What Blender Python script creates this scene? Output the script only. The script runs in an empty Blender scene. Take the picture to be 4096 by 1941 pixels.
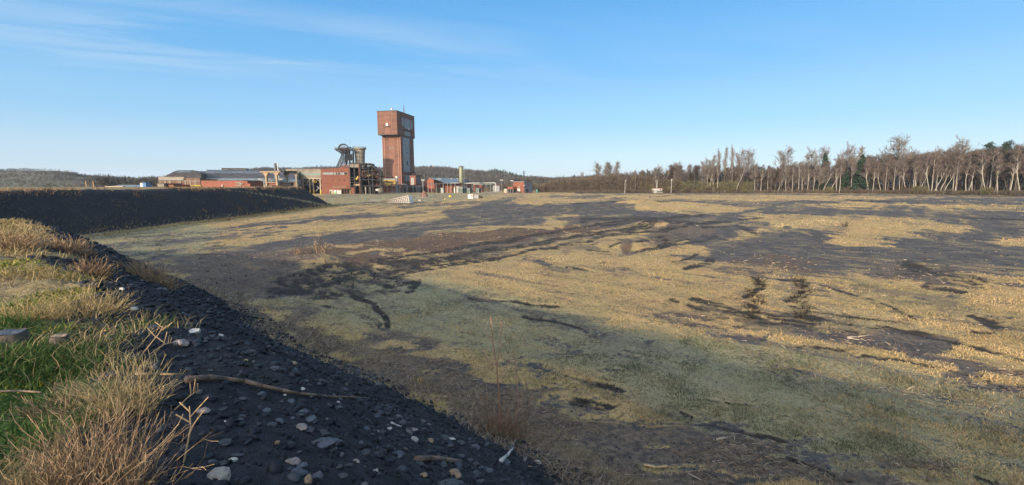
import bpy, math, random
import numpy as np
from mathutils import Vector, Matrix
R = math.radians
C = bpy.context.scene.collection
scene = bpy.context.scene

# ------------------------------------------------------------------ camera
F, CX, CY, H = 1750.0, 2048.0, 970.5, 6.8          # focal length and centre in photo pixels, eye height over the plain
PITCH = math.atan(232.5 / F)
CP, SP = math.cos(PITCH), math.sin(PITCH)
cam = bpy.data.cameras.new('camera')
cam.sensor_width = 36.0
cam.lens = 36.0 * F / 4096.0
cam.clip_start = 0.05
cam.clip_end = 20000
camo = bpy.data.objects.new('camera', cam)
camo.location = (0, 0, H)
camo.rotation_euler = (math.pi / 2 - PITCH, 0, 0)
C.objects.link(camo)
scene.camera = camo

# ------------------------------------------------------------------ light
EXPO = 0.85
SUN_EL = R(16)
LA = R(31)                                          # light travels forward and to the right
sun = bpy.data.lights.new('sun', 'SUN')
sun.energy = 3.9
sun.angle = R(1.0)
sun.color = (1.0, 0.80, 0.56)
suno = bpy.data.objects.new('sun', sun)
ldir = Vector((math.sin(LA) * math.cos(SUN_EL), math.cos(LA) * math.cos(SUN_EL), -math.sin(SUN_EL)))
suno.rotation_euler = ldir.to_track_quat('-Z', 'Y').to_euler()
C.objects.link(suno)

world = bpy.data.worlds.new('World')
scene.world = world
world.use_nodes = True
nt = world.node_tree
nt.nodes.clear()
out = nt.nodes.new('ShaderNodeOutputWorld')
bg = nt.nodes.new('ShaderNodeBackground')
sky = nt.nodes.new('ShaderNodeTexSky')
sky.sky_type = 'NISHITA'
sky.sun_disc = False
sky.sun_elevation = SUN_EL
sky.sun_rotation = math.atan2(-ldir.x, -ldir.y)
sky.altitude = 60
sky.air_density = 1.0
sky.dust_density = 0.6
sky.ozone_density = 2.2
bg.inputs['Strength'].default_value = 0.15
# thin cirrus, laid out on the plane of a high cloud layer
tc = nt.nodes.new('ShaderNodeTexCoord')
sep = nt.nodes.new('ShaderNodeSeparateXYZ')
nt.links.new(tc.outputs['Generated'], sep.inputs[0])
def wm(op, a, b=None, c=None):
    n = nt.nodes.new('ShaderNodeMath'); n.operation = op
    for i, v in enumerate((a, b, c)):
        if v is None: continue
        if isinstance(v, (int, float)): n.inputs[i].default_value = v
        else: nt.links.new(v, n.inputs[i])
    return n.outputs[0]
zc = wm('MAXIMUM', sep.outputs['Z'], 0.03)
cxp = wm('DIVIDE', sep.outputs['X'], zc)
cyp = wm('DIVIDE', sep.outputs['Y'], zc)
comb = nt.nodes.new('ShaderNodeCombineXYZ')
# rotate streaks: run from upper left to lower right
u_ = wm('ADD', wm('MULTIPLY', cxp, 0.93), wm('MULTIPLY', cyp, 0.37))
v_ = wm('SUBTRACT', wm('MULTIPLY', cyp, 0.93), wm('MULTIPLY', cxp, 0.37))
nt.links.new(wm('MULTIPLY', u_, 0.35), comb.inputs[0])
nt.links.new(wm('MULTIPLY', v_, 1.5), comb.inputs[1])
nz = nt.nodes.new('ShaderNodeTexNoise'); nz.inputs['Scale'].default_value = 1.0
nz.inputs['Detail'].default_value = 7; nz.inputs['Roughness'].default_value = 0.6; nz.inputs['Distortion'].default_value = 0.6
nt.links.new(comb.outputs[0], nz.inputs['Vector'])
comb2 = nt.nodes.new('ShaderNodeCombineXYZ')
nt.links.new(wm('MULTIPLY', u_, 0.3), comb2.inputs[0]); nt.links.new(wm('MULTIPLY', v_, 0.35), comb2.inputs[1]); comb2.inputs[2].default_value = 5.3
nz2 = nt.nodes.new('ShaderNodeTexNoise'); nz2.inputs['Scale'].default_value = 1.0; nz2.inputs['Detail'].default_value = 2
nt.links.new(comb2.outputs[0], nz2.inputs['Vector'])
def bump_at(cx_, cy_, rx, ry):
    a = wm('DIVIDE', wm('SUBTRACT', cxp, cx_), rx); b = wm('DIVIDE', wm('SUBTRACT', cyp, cy_), ry)
    return wm('POWER', 2.718, wm('MULTIPLY', wm('ADD', wm('MULTIPLY', a, a), wm('MULTIPLY', b, b)), -1.0))
area = wm('ADD', wm('ADD', bump_at(-2.6, 3.0, 1.5, 1.1), bump_at(-1.4, 3.4, .9, .5)), wm('MULTIPLY', bump_at(0.2, 3.7, 1.6, .8), 0.5))
wisp = nt.nodes.new('ShaderNodeMapRange'); wisp.interpolation_type = 'SMOOTHSTEP'
wisp.inputs['From Min'].default_value = 0.36; wisp.inputs['From Max'].default_value = 0.68
nt.links.new(nz.outputs[0], wisp.inputs['Value'])
w2 = nt.nodes.new('ShaderNodeMapRange'); w2.inputs['From Min'].default_value = 0.30; w2.inputs['From Max'].default_value = 0.6
nt.links.new(nz2.outputs[0], w2.inputs['Value'])
fac = wm('MULTIPLY', wm('MULTIPLY', wisp.outputs[0], w2.outputs[0]), wm('MINIMUM', wm('ADD', wm('MULTIPLY', area, .36), 0.03), 0.42))
# sky colour by height over the horizon, blended with the physical sky
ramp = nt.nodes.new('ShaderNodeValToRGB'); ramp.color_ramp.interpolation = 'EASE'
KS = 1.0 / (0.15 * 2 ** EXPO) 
stops = [(0.0, (.50, .65, .83)), (.05, (.45, .65, .86)), (.14, (.27, .57, .88)), (.26, (.14, .46, .86)), (.38, (.08, .385, .82)), (.7, (.34, .52, .76))]  # zenith stop, out of view, lifted to brighten the shade
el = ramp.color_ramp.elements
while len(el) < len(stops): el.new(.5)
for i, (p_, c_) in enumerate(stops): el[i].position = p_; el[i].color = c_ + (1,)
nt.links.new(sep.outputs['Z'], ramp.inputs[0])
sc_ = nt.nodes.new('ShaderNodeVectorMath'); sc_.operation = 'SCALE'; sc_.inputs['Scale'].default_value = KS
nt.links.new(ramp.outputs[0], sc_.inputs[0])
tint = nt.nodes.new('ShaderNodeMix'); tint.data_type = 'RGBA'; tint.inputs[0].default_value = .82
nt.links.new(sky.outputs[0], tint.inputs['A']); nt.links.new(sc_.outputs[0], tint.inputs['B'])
# pale aureole added round the sun, behind the camera, to fill the shade
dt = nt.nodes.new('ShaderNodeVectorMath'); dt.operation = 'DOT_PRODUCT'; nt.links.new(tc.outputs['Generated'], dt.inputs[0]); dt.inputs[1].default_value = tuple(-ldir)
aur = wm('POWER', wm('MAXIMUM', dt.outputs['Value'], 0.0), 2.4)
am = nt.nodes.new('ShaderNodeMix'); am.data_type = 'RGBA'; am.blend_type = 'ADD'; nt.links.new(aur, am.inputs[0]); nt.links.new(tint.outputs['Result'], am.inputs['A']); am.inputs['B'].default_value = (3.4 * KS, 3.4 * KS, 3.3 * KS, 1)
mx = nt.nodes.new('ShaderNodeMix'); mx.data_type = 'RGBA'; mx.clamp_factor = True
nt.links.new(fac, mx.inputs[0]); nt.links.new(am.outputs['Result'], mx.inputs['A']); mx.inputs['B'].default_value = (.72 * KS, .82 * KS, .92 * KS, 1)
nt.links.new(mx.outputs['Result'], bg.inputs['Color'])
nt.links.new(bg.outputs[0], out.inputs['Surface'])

scene.view_settings.view_transform = 'Standard'
scene.view_settings.look = 'None'
scene.view_settings.gamma = 1.0
scene.view_settings.exposure = EXPO
scene.cycles.max_bounces = 4
scene.cycles.diffuse_bounces = 2
scene.cycles.glossy_bounces = 2
scene.cycles.transparent_max_bounces = 4

# ------------------------------------------------------------------ pixel <-> world
def rr(py):                                         # drop per metre forward, forward scale of a row
    dv = py - CY
    return (F * SP + dv * CP), (F * CP - dv * SP)
def PX(px, py, Y):
    d, f = rr(py); return Vector(((px - CX) / f * Y, Y, H - d / f * Y))
def GP(px, py, z=0.0):
    d, f = rr(py); Y = (H - z) * f / d; return Vector(((px - CX) / f * Y, Y, z))
def project(x, y, z):
    dz = H - z
    fw = y * CP + dz * SP
    fw = np.where(fw < 0.05, 0.05, fw)
    px = CX + F * x / fw
    py = CY + F * (dz * CP - y * SP) / fw
    ok = (y * CP + dz * SP) > 0.1
    return px, py, ok

# ------------------------------------------------------------------ numpy noise
rngN = np.random.default_rng(7)
_perm = rngN.random((256, 256))
def vnoise(x, y):
    xi = np.floor(x).astype(np.int64); yi = np.floor(y).astype(np.int64)
    fx = x - xi; fy = y - yi
    fx = fx * fx * (3 - 2 * fx); fy = fy * fy * (3 - 2 * fy)
    a = _perm[xi & 255, yi & 255]; b = _perm[(xi + 1) & 255, yi & 255]
    c = _perm[xi & 255, (yi + 1) & 255]; d = _perm[(xi + 1) & 255, (yi + 1) & 255]
    return (a * (1 - fx) + b * fx) * (1 - fy) + (c * (1 - fx) + d * fx) * fy
def fbm(x, y, oct=4, rough=0.5):
    s = 0; a = 1; t = 0
    for i in range(oct):
        s = s + a * vnoise(x * 2**i + 17.3 * i, y * 2**i + 5.7 * i); t += a; a *= rough
    return s / t
def sstep(a, b, x):
    t = np.clip((x - a) / (b - a), 0, 1); return t * t * (3 - 2 * t)

# ------------------------------------------------------------------ soft painted patches (bare, muddy, grassy ground)
def poly_sd(px, py, P):
    P = np.array(P, float); n = len(P)
    d = np.full(px.shape, 1e18); ins = np.zeros(px.shape, bool)
    for i in range(n):
        x0, y0 = P[i]; x1, y1 = P[(i + 1) % n]
        ex, ey = x1 - x0, y1 - y0
        t = np.clip(((px - x0) * ex + (py - y0) * ey * 9) / (ex * ex + ey * ey * 9 + 1e-9), 0, 1)
        dx = px - x0 - t * ex; dy = (py - y0 - t * ey) * 3
        d = np.minimum(d, dx * dx + dy * dy)
        c = ((y0 > py) != (y1 > py)) & (px < (x1 - x0) * (py - y0) / ((y1 - y0) if y1 != y0 else 1e-9) + x0)
        ins ^= c
    d = np.sqrt(d)
    return np.where(ins, d, -d)
def poly_mask(px, py, P, feather):
    P_ = np.array(P, float); m = np.zeros(px.shape)
    s = (px > P_[:, 0].min() - feather * 2) & (px < P_[:, 0].max() + feather * 2) & (py > P_[:, 1].min() - feather) & (py < P_[:, 1].max() + feather)
    if s.any(): m[s] = sstep(-feather, feather, poly_sd(px[s], py[s], P))
    return m
def line_mask(px, py, P, w0, w1):
    """stroke of half-width w0..w1 (rows), three times wider along the rows"""
    P_ = np.array(P, float); m = np.zeros(px.shape); w = max(w0, w1)
    s = (px > P_[:, 0].min() - w * 8) & (px < P_[:, 0].max() + w * 8) & (py > P_[:, 1].min() - w * 3) & (py < P_[:, 1].max() + w * 3)
    if not s.any(): return m
    x = px[s]; y = py[s]; best = np.zeros(x.shape)
    seg = np.hypot(np.diff(P_[:, 0]), np.diff(P_[:, 1])); L = seg.sum(); acc = 0
    for i in range(len(P) - 1):
        x0, y0 = P_[i]; x1, y1 = P_[i + 1]; ex, ey = x1 - x0, y1 - y0
        t = np.clip(((x - x0) * ex + (y - y0) * ey * 6) / (ex * ex + ey * ey * 6), 0, 1)
        dx = x - x0 - t * ex; dy = (y - y0 - t * ey) * 2.45
        ww = (w0 + (w1 - w0) * (acc + t * seg[i]) / L) * 2.45
        best = np.maximum(best, 1 - sstep(0.55, 1.6, np.sqrt(dx * dx + dy * dy) / ww))
        acc += seg[i]
    m[s] = best
    return m

BARE = [
 ([(900, 1000), (1000, 966), (1233, 938), (1466, 912), (1699, 889), (1815, 849), (1900, 822), (1980, 806), (2040, 790), (2090, 782), (2080, 795), (2030, 812), (2120, 822), (2200, 880), (2043, 900), (1932, 917), (1745, 940), (1512, 968), (1280, 990), (1150, 1010)], 22, 1),
 ([(2030, 855), (2180, 822), (2450, 803), (2900, 800), (3600, 788), (4300, 792), (4300, 1150), (3800, 1105), (3500, 1085), (3150, 1065), (2950, 1035), (2800, 985), (2640, 905), (2400, 880), (2200, 865), (2050, 895)], 26, 1),
 ([(520, 1000), (900, 985), (1150, 1010), (1250, 1040), (1150, 1120), (950, 1180), (700, 1130), (520, 1080)], 30, .9),
 ([(3250, 1040), (3600, 1100), (3700, 1180), (3500, 1160), (3300, 1100)], 22, .6),
 ([(3560, 1060), (3900, 1080), (4096, 1120), (4096, 1160), (3850, 1180), (3600, 1120)], 22, .8),
 ([(2300, 768), (4200, 781), (4200, 792), (3000, 779), (2300, 776)], 5, .9),
 ([(2200, 786), (2600, 790), (2900, 801), (2500, 800), (2200, 800)], 6, .8),
]
BARE_L = [
 ([(420, 985), (800, 952), (1250, 918)], 9, 7), ([(500, 960), (850, 925), (1100, 912)], 5, 6), ([(950, 905), (1300, 870), (1500, 860)], 6, 8),
 ([(1330, 880), (1500, 868), (1720, 845)], 9, 5), ([(1380, 840), (1800, 815), (2000, 808)], 4, 5), ([(1240, 825), (1500, 815), (1700, 818)], 3, 4),
 ([(1900, 1500), (2150, 1510)], 28, 22), ([(2860, 1345), (2960, 1360), (3150, 1350)], 22, 12), ([(3200, 1331), (3660, 1390), (3900, 1450), (4150, 1560)], 18, 34),
 ([(2100, 1050), (2300, 1080), (2400, 1110)], 8, 6), ([(2550, 1630), (2850, 1700), (3200, 1800), (3400, 1900)], 22, 22), ([(2400, 1700), (2700, 1790), (2900, 1880)], 30, 50),
 ([(2300, 830), (2250, 860), (2350, 880)], 12, 12), ([(3050, 1000), (3300, 1030)], 20, 20), ([(2160, 790), (2500, 784)], 4, 4),
 ([(1560, 1030), (1200, 1080)], 10, 20), ([(3700, 1200), (4100, 1290)], 10, 14), ([(2250, 1380), (2350, 1500), (2600, 1600)], 15, 22),
]
GRASS = [
 ([(2450, 815), (2700, 806), (2900, 822), (3010, 836), (2880, 852), (2650, 850), (2530, 838)], 12, 1),
 ([(2980, 862), (3350, 860), (3570, 866), (3700, 878), (3900, 905), (3850, 914), (3700, 926), (3600, 948), (3480, 940), (3150, 925), (3050, 897)], 16, 1),
 ([(3290, 935), (3450, 945), (3600, 966), (3670, 990), (3500, 992), (3330, 976), (3270, 950)], 16, 1),
 ([(3990, 943), (4200, 950), (4200, 990), (4030, 978)], 14, 1),
 ([(2380, 791), (2650, 781), (3300, 783), (3620, 790), (3500, 802), (3000, 800), (2600, 797)], 6, 1),
 ([(3150, 816), (3500, 810), (3700, 825), (3400, 832)], 7, .9), ([(3560, 812), (4200, 825), (4200, 842), (3700, 836)], 7, .8),
 ([(2060, 790), (2250, 790), (2370, 805), (2200, 812), (2080, 806)], 8, .9), ([(2200, 862), (2330, 866), (2260, 878), (2180, 872)], 8, .9),
 ([(1870, 862), (1960, 866), (1900, 872)], 5, .9), ([(2000, 905), (2300, 893), (2260, 912), (2060, 920)], 8, .8), ([(1830, 925), (1900, 915), (1960, 925), (1850, 935)], 6, .9),
 ([(2830, 842), (2900, 850), (2860, 860)], 5, .8), ([(3080, 905), (3000, 915), (3060, 925), (3140, 915)], 6, .8),
 ([(2900, 895), (3010, 905), (2960, 912)], 6, .8), ([(2930, 935), (3070, 940), (3000, 952)], 8, .7), ([(3600, 1060), (3700, 1075), (3620, 1085)], 6, .6),
 ([(1380, 1035), (1620, 1010), (1560, 1045), (1420, 1065)], 10, .9), ([(1380, 995), (1450, 985), (1480, 1010), (1400, 1018)], 8, .8), ([(3500, 1110), (3700, 1150), (3650, 1180), (3480, 1140)], 10, .8),
 ([(3950, 1110), (4200, 1120), (4200, 1260), (4000, 1190)], 16, 1),
]
MUD = [
 ([(1500, 1047), (1900, 985), (2300, 912), (2520, 880), (2800, 862)], 7, 5), ([(2450, 927), (2700, 897), (2920, 886)], 7, 4), ([(2080, 1006), (2500, 938), (2880, 908)], 5, 4), ([(2560, 1010), (2750, 975), (2860, 950)], 5, 4), ([(1620, 1075), (1900, 1040), (2250, 985)], 5, 4), ([(3250, 1290), (3500, 1322), (3800, 1380), (4150, 1470)], 7, 6), ([(3450, 1420), (3800, 1490), (4150, 1600)], 6, 6),
 ([(1090, 1175), (1350, 1112), (1600, 1066), (1820, 1026), (2100, 975), (2330, 943), (2480, 925)], 20, 6),
 ([(1130, 1130), (1300, 1086), (1480, 1060), (1620, 1045)], 24, 5), ([(1500, 1105), (1750, 1070), (1990, 1030)], 5, 5),
 ([(1150, 1165), (1380, 1165), (1500, 1220), (1580, 1310)], 12, 7), ([(1240, 1200), (1420, 1245), (1530, 1300)], 6, 8), ([(1540, 1140), (1640, 1130), (1660, 1165)], 13, 10),
 ([(1900, 1203), (2050, 1212), (2110, 1232), (2210, 1240)], 6, 9), ([(2110, 1270), (2230, 1295), (2370, 1330)], 6, 6), ([(2280, 1500), (2370, 1520), (2480, 1552)], 9, 15),
 ([(2310, 1605), (2430, 1630)], 18, 14), ([(2770, 1640), (2850, 1690), (3120, 1755)], 8, 12), ([(2780, 1218), (2950, 1250), (3240, 1292)], 11, 22), ([(2780, 1190), (2960, 1240), (3160, 1262)], 4, 12),
 ([(3050, 1290), (3250, 1320), (3420, 1345)], 5, 7), ([(3005, 1110), (3040, 1150)], 6, 8), ([(3045, 1165), (3000, 1185)], 7, 9), ([(3010, 1205), (3050, 1225)], 8, 7), ([(2990, 1245), (3060, 1262)], 9, 7), ([(3185, 1128), (3210, 1160)], 6, 8), ([(3215, 1180), (3180, 1200)], 7, 9), ([(3190, 1222), (3235, 1240)], 9, 8), ([(3200, 1265), (3250, 1272)], 8, 7),
 ([(3238, 1246), (3440, 1283), (3660, 1308)], 6, 4), ([(3100, 1120), (3230, 1140)], 5, 5), ([(3880, 1268), (4020, 1315)], 7, 13), ([(3620, 1340), (3740, 1352)], 4, 8), ([(3920, 1340), (4000, 1345)], 8, 6),
 ([(3640, 1060), (3760, 1115), (3900, 1145)], 16, 26), ([(3860, 1130), (3910, 1150)], 14, 12), ([(3700, 1150), (3850, 1175)], 12, 8),
 ([(3880, 1905), (4020, 1935)], 16, 22), ([(3350, 1640), (3420, 1665)], 8, 8), ([(3150, 1830), (3380, 1941)], 8, 16), ([(2900, 1600), (3050, 1625)], 5, 5),
 ([(2330, 880), (2550, 873), (2760, 888)], 8, 5), ([(2420, 905), (2600, 893), (2790, 888)], 7, 4), ([(2500, 930), (2640, 912), (2780, 905)], 6, 6), ([(2440, 993), (2560, 962), (2660, 948)], 5, 5),
 ([(2560, 982), (2660, 962)], 6, 6), ([(2620, 995), (2760, 955)], 3, 5), ([(2750, 1072), (2840, 1038)], 9, 8), ([(2690, 1048), (2780, 1020)], 4, 4), ([(2300, 818), (2480, 806), (2660, 822)], 3, 5),
 ([(2550, 808), (2660, 818)], 6, 6), ([(2820, 925), (2930, 918), (3020, 935)], 6, 5), ([(2960, 880), (3050, 872)], 4, 4), ([(2360, 945), (2560, 940)], 4, 3), ([(2270, 980), (2380, 975)], 4, 3),
 ([(2700, 1190), (2730, 1200)], 5, 5), ([(3380, 800), (3560, 808)], 3, 3), ([(2600, 790), (2680, 783)], 3, 2), ([(3850, 870), (4100, 882)], 3, 3), ([(2350, 1000), (2440, 1012)], 4, 3), ([(2260, 1070), (2340, 1082)], 5, 4),
 ([(3280, 1150), (3420, 1190), (3560, 1230)], 5, 4), ([(3560, 1230), (3700, 1290)], 4, 6), ([(3170, 1385), (3330, 1400), (3500, 1440)], 9, 6),
]
BROWN = [
 ([(1080, 1020), (1500, 965), (1900, 930), (2230, 915), (2430, 895), (2300, 940), (2000, 990), (1700, 1025), (1500, 1036), (1250, 1040)], 20, 1),
 ([(560, 1060), (1000, 1005), (1250, 1010), (1300, 1060), (1100, 1130), (1000, 1190), (650, 1130)], 30, .8),
 ([(900, 1190), (1200, 1240), (1500, 1370), (1900, 1470), (2300, 1540), (2550, 1660), (2900, 1790), (3400, 1941), (3400, 2050), (2100, 2050), (1930, 1760), (1700, 1580), (1400, 1430), (1050, 1270)], 80, .88),
 ([(2500, 950), (2800, 900), (2850, 930), (2650, 985), (2480, 1000)], 20, .9), ([(2950, 1020), (3300, 1040), (3380, 1120), (3150, 1120), (2980, 1070)], 30, .8),
 ([(3560, 1050), (3900, 1090), (3950, 1180), (3650, 1160)], 30, .9), ([(3300, 1340), (3800, 1390), (4150, 1560), (4150, 1500), (3700, 1330)], 30, .7),
 ([(2250, 870), (2800, 870), (2700, 915), (2350, 915)], 16, .7),
]
MUD_P = [([(980, 1185), (1120, 1120), (1300, 1080), (1500, 1055), (1760, 1035), (2050, 990), (2060, 1002), (1800, 1060), (1500, 1120), (1250, 1172), (1080, 1200)], 18, .62), ([(600, 1080), (900, 1060), (1180, 1060), (1180, 1110), (1000, 1150), (760, 1140)], 40, .38),
 ([(2800, 1230), (3050, 1245), (3260, 1275), (3280, 1305), (3000, 1280)], 12, .5), ([(3650, 1070), (3800, 1090), (3900, 1140), (3760, 1150)], 20, .5), ([(2330, 868), (2560, 868), (2780, 884), (2700, 905), (2480, 900)], 12, .45)]
RUST = [([(1060, 1030), (1500, 965), (1900, 930), (2230, 912), (2440, 895), (2320, 940), (2000, 985), (1700, 1020), (1450, 1030)], 24, 1), ([(2500, 985), (2600, 962), (2680, 962), (2620, 990)], 10, 1), ([(2900, 1030), (3350, 1050), (3380, 1100), (3050, 1090)], 40, .5)]
BROWN_L = [([(2760, 1215), (3100, 1285), (3400, 1330), (3750, 1400), (4200, 1560)], 16, 40), ([(2980, 1040), (3300, 1110), (3560, 1190), (3900, 1290), (4200, 1330)], 18, 16), ([(3010, 1100), (3020, 1260)], 22, 28), ([(3200, 1120), (3220, 1270)], 22, 26),
 ([(1080, 1185), (1500, 1090), (2000, 1005), (2480, 930)], 34, 12), ([(2250, 880), (2500, 885), (2800, 892)], 14, 12), ([(2420, 1010), (2800, 940)], 12, 8), ([(2200, 1060), (2500, 1110), (2700, 1130)], 10, 8), ([(1160, 1160), (1500, 1215), (1620, 1330)], 18, 14), ([(1880, 1200), (2250, 1250)], 14, 12), ([(2080, 1262), (2400, 1340)], 14, 12), ([(3240, 1150), (3500, 1210), (3800, 1230)], 12, 12), ([(3240, 1246), (3700, 1312)], 10, 8)]
GREEN = [([(250, 930), (760, 895), (900, 915), (800, 1010), (420, 1060)], 40, .8), ([(900, 1170), (1700, 1100), (2100, 1200), (2500, 1300), (3300, 1400), (4200, 1600), (4200, 2000), (3000, 1900), (2400, 1500), (1500, 1330)], 90, .75),  # broad second patch puts the heap's shaded tone into the grass
         ([(1300, 775), (2000, 772), (1900, 800), (1300, 830)], 10, .7), ([(1600, 1130), (1800, 1150), (1650, 1190)], 30, 1), ([(3300, 1500), (3500, 1560), (3300, 1620)], 60, 1), ([(2900, 1150), (3500, 1260), (3900, 1350), (3400, 1330)], 40, .4)]

def heap_d(x, y):
    """distance inside the toe of the spoil heap"""
    w = (fbm(x * .22 + 3, y * .22, 3) - .5) * 1.3
    w2 = (fbm(x * .05 + 9, y * .05, 3) - .5) * 5.0
    d1 = 7.5 - (.656 * x + .755 * y) + w
    d1b = 30 - y - .25 * (x + 25) + w; kk = 5.0; h_ = np.clip(.5 - .5 * (d1 - d1b) / kk, 0, 1); d1 = d1b * (1 - h_) + d1 * h_ - kk * h_ * (1 - h_)
    d2 = np.minimum(-55.5 - x + w2 * .5 + w * .4, 139 - y + w2)
    k = 5.0
    h = np.clip(.5 + .5 * (d1 - d2) / k, 0, 1)
    return d2 * (1 - h) + d1 * h + k * h * (1 - h), d1, d2
def heap_z(x, y, d, d1, d2):
    top = np.where(d1 > d2, 5.25, 5.85)
    hh = np.clip(.5 + .5 * (d1 - d2) / 8.0, 0, 1)
    top = 6.0 * (1 - hh) + 5.2 * hh
    t = d / 6.6
    ramp = np.where(t < .12, np.where(t > -.12, (t + .12)**2 / .48, 0), np.where(t > .86, 1 - np.where(t < 1.14, (1.14 - t)**2 / .56, 0), t))
    return top * np.clip(ramp, 0, 1.0)

def masks(x, y, z=None):
    """painted ground cover at world points; returns dict of 0..1 arrays"""
    d, d1, d2 = heap_d(x, y)
    if z is None: z = heap_z(x, y, d, d1, d2)
    px, py, ok = project(x, y, z)
    row = np.maximum(py - 738, 4.0)
    a = (px - CX) / row; b = np.log(row) * 2.2
    wx = (fbm(a * 1.6 + 40, b * 3.6, 5, .62) - .5); wy = (fbm(a * 1.6 + 90, b * 3.6 + 50, 5, .62) - .5)
    qx = px + wx * row * 1.7 * np.clip(row / 100, .5, 1.2); qy = py + wy * row * .42
    plain = (1 - sstep(0.0, .6, d)) * ok
    grass = np.full(x.shape, .86); mud = np.zeros(x.shape); brown = np.zeros(x.shape); green = np.zeros(x.shape)
    for P, f_, v in BARE:
        m = poly_mask(qx, qy, P, f_ * 1.5) * v; grass = grass * (1 - m) + .10 * m
    for P, w0, w1 in BARE_L:
        m = line_mask(qx, qy, P, w0, w1) * .9; grass = grass * (1 - m) + .12 * m
    for P, f_, v in BROWN:
        m = poly_mask(qx, qy, P, f_) * v; brown = np.maximum(brown, m); grass = grass * (1 - m * .55)
    for P, w0, w1 in BROWN_L:
        m = line_mask(qx, qy, P, w0 * .8, w1 * .8) * .55; brown = np.maximum(brown, m); grass = grass * (1 - m * .45)
    for P, f_, v in GRASS:
        m = poly_mask(qx, qy, P, f_ * 1.3) * v; grass = grass * (1 - m) + .92 * m; brown = brown * (1 - m)
    for P, f_, v in GREEN:
        green = np.maximum(green, poly_mask(px, py, P, f_) * v)
    jx = px + (fbm(a * 2.2 + 7, b * 2, 2) - .5) * row * .22; jy = py + (fbm(a * 2.2 + 77, b * 3, 2) - .5) * row * .07
    for P, w0, w1 in MUD:
        mud = np.maximum(mud, line_mask(jx, jy, P, w0 * .8, w1 * .8))
    al = .755 * x - .656 * y; ac = .656 * x + .755 * y
    st1 = fbm(al * .10 + 3, ac * 1.1, 5, .6) - .5                # wheel and drainage streaks parallel to the heap
    b1 = .66 * x + .75 * y; c1 = .75 * x - .66 * y
    st2 = fbm(b1 * .05 + 9, c1 * .5, 4, .6) - .5                 # and fanning away from it further out
    nearw = 1 - sstep(28, 60, y)
    grass = grass + st1 * 1.7 * nearw + st2 * 1.4 * (1 - nearw)
    brown = np.clip(brown + sstep(.08, .22, -st1) * .4 * nearw * sstep(12, 18, ac), 0, 1)
    for P, f_, v in MUD_P: mud = np.maximum(mud, poly_mask(qx, qy, P, f_) * v)
    rust = np.zeros(x.shape)
    for P, f_, v in RUST: rust = np.maximum(rust, poly_mask(qx, qy, P, f_) * v)
    mud = mud * (.50 + .85 * sstep(.36, .62, fbm(al * 1.1 + 70, ac * 2.6, 4, .6)))
    mud = np.maximum(mud, .75 * sstep(.20, .30, -st2) * sstep(45, 60, y) * sstep(1700, 2300, px) * (1 - sstep(2700, 3100, px)) * (1 - sstep(110, 150, y)))
    # big soft patchiness, everywhere
    pn = fbm(x * .06 + 20, y * .035, 4)
    far = sstep(60, 200, y)
    grass = grass + (pn - .5) * (.5 + .3 * far)
    # heap: black slag slope, grassy shoulder
    slag = sstep(-.1, .5, d)
    near = sstep(-6, 2, d1 - d2)
    rag = (fbm(x * .9 + 11, y * .9, 4) - .5) * 2.4
    topg = sstep(0, 1.1, d - 6.35 - .75 * (1 - sstep(2.5, 7, np.hypot(x, y))) + rag * .8) * near
    moss = topg * sstep(.3, .7, fbm(x * .5 + 60, y * .5, 3)) * sstep(2, 9, np.hypot(x, y))
    green_top = topg * sstep(.0, 1.0, (-x - 2.3) * 1.2) * (1 - sstep(5.0, 6.4, y)) 
    ftop = sstep(0, 1.5, d - 6.9 + rag * .6) * (1 - near)
    ftop = np.maximum(ftop, line_mask(px + wx * 8, py + wy * 4, [(850, 755), (1010, 771), (1180, 797), (1310, 824)], 1.5, 4) * (1 - near) * .8)
    return dict(rust=rust, grass=np.clip(grass, 0, 1), mud=mud, brown=brown, green=np.clip(green, 0, 1), slag=slag, topg=np.maximum(topg, 0), moss=moss, gtop=green_top, ftop=ftop, d=d, d1=d1, d2=d2, px=px, py=py, ok=ok)

def hgt(x, y, M=None):
    d, d1, d2 = heap_d(x, y)
    z = heap_z(x, y, d, d1, d2)
    if M is None: M = masks(x, y, z)
    dist = np.hypot(x, y)
    pl = 1 - M['slag']
    # gentle swell of the plain and hummocks
    z = z + pl * ((fbm(x * .08, y * .08, 3) - .5) * .35 * sstep(8, 40, dist) + (fbm(x * .5, y * .5, 3) - .5) * .16)
    z = z - pl * M['mud'] * .06
    z = z + pl * M['mud'] * (fbm(x * 1.7 + 8, y * 1.7, 3) - .5) * .16
    z = z + pl * M['grass'] * .05
    # low tipped mounds in the black ground
    for mx_, my_, rx, ry, hh in MOUNDS:
        q = ((x - mx_) / rx)**2 + ((y - my_) / ry)**2
        z = z + hh * np.exp(-q) * (1 + (fbm(x * .6, y * .6, 3) - .5) * .5)
    # slag: rough, furrowed slope
    sl = M['slag'] * (1 - M['topg'])
    z = z + sl * ((fbm(x * .35 + 5, y * .35, 4) - .5) * .5 + (fbm(x * 3, y * 3, 3) - .5) * .10)
    z = z + M['topg'] * ((fbm(x * 1.3, y * 1.3, 3) - .5) * .22)
    z = z + sstep(2.5, 4.5, -.656 * x - .755 * y) * .25
    return z
MOUNDS = []
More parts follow.
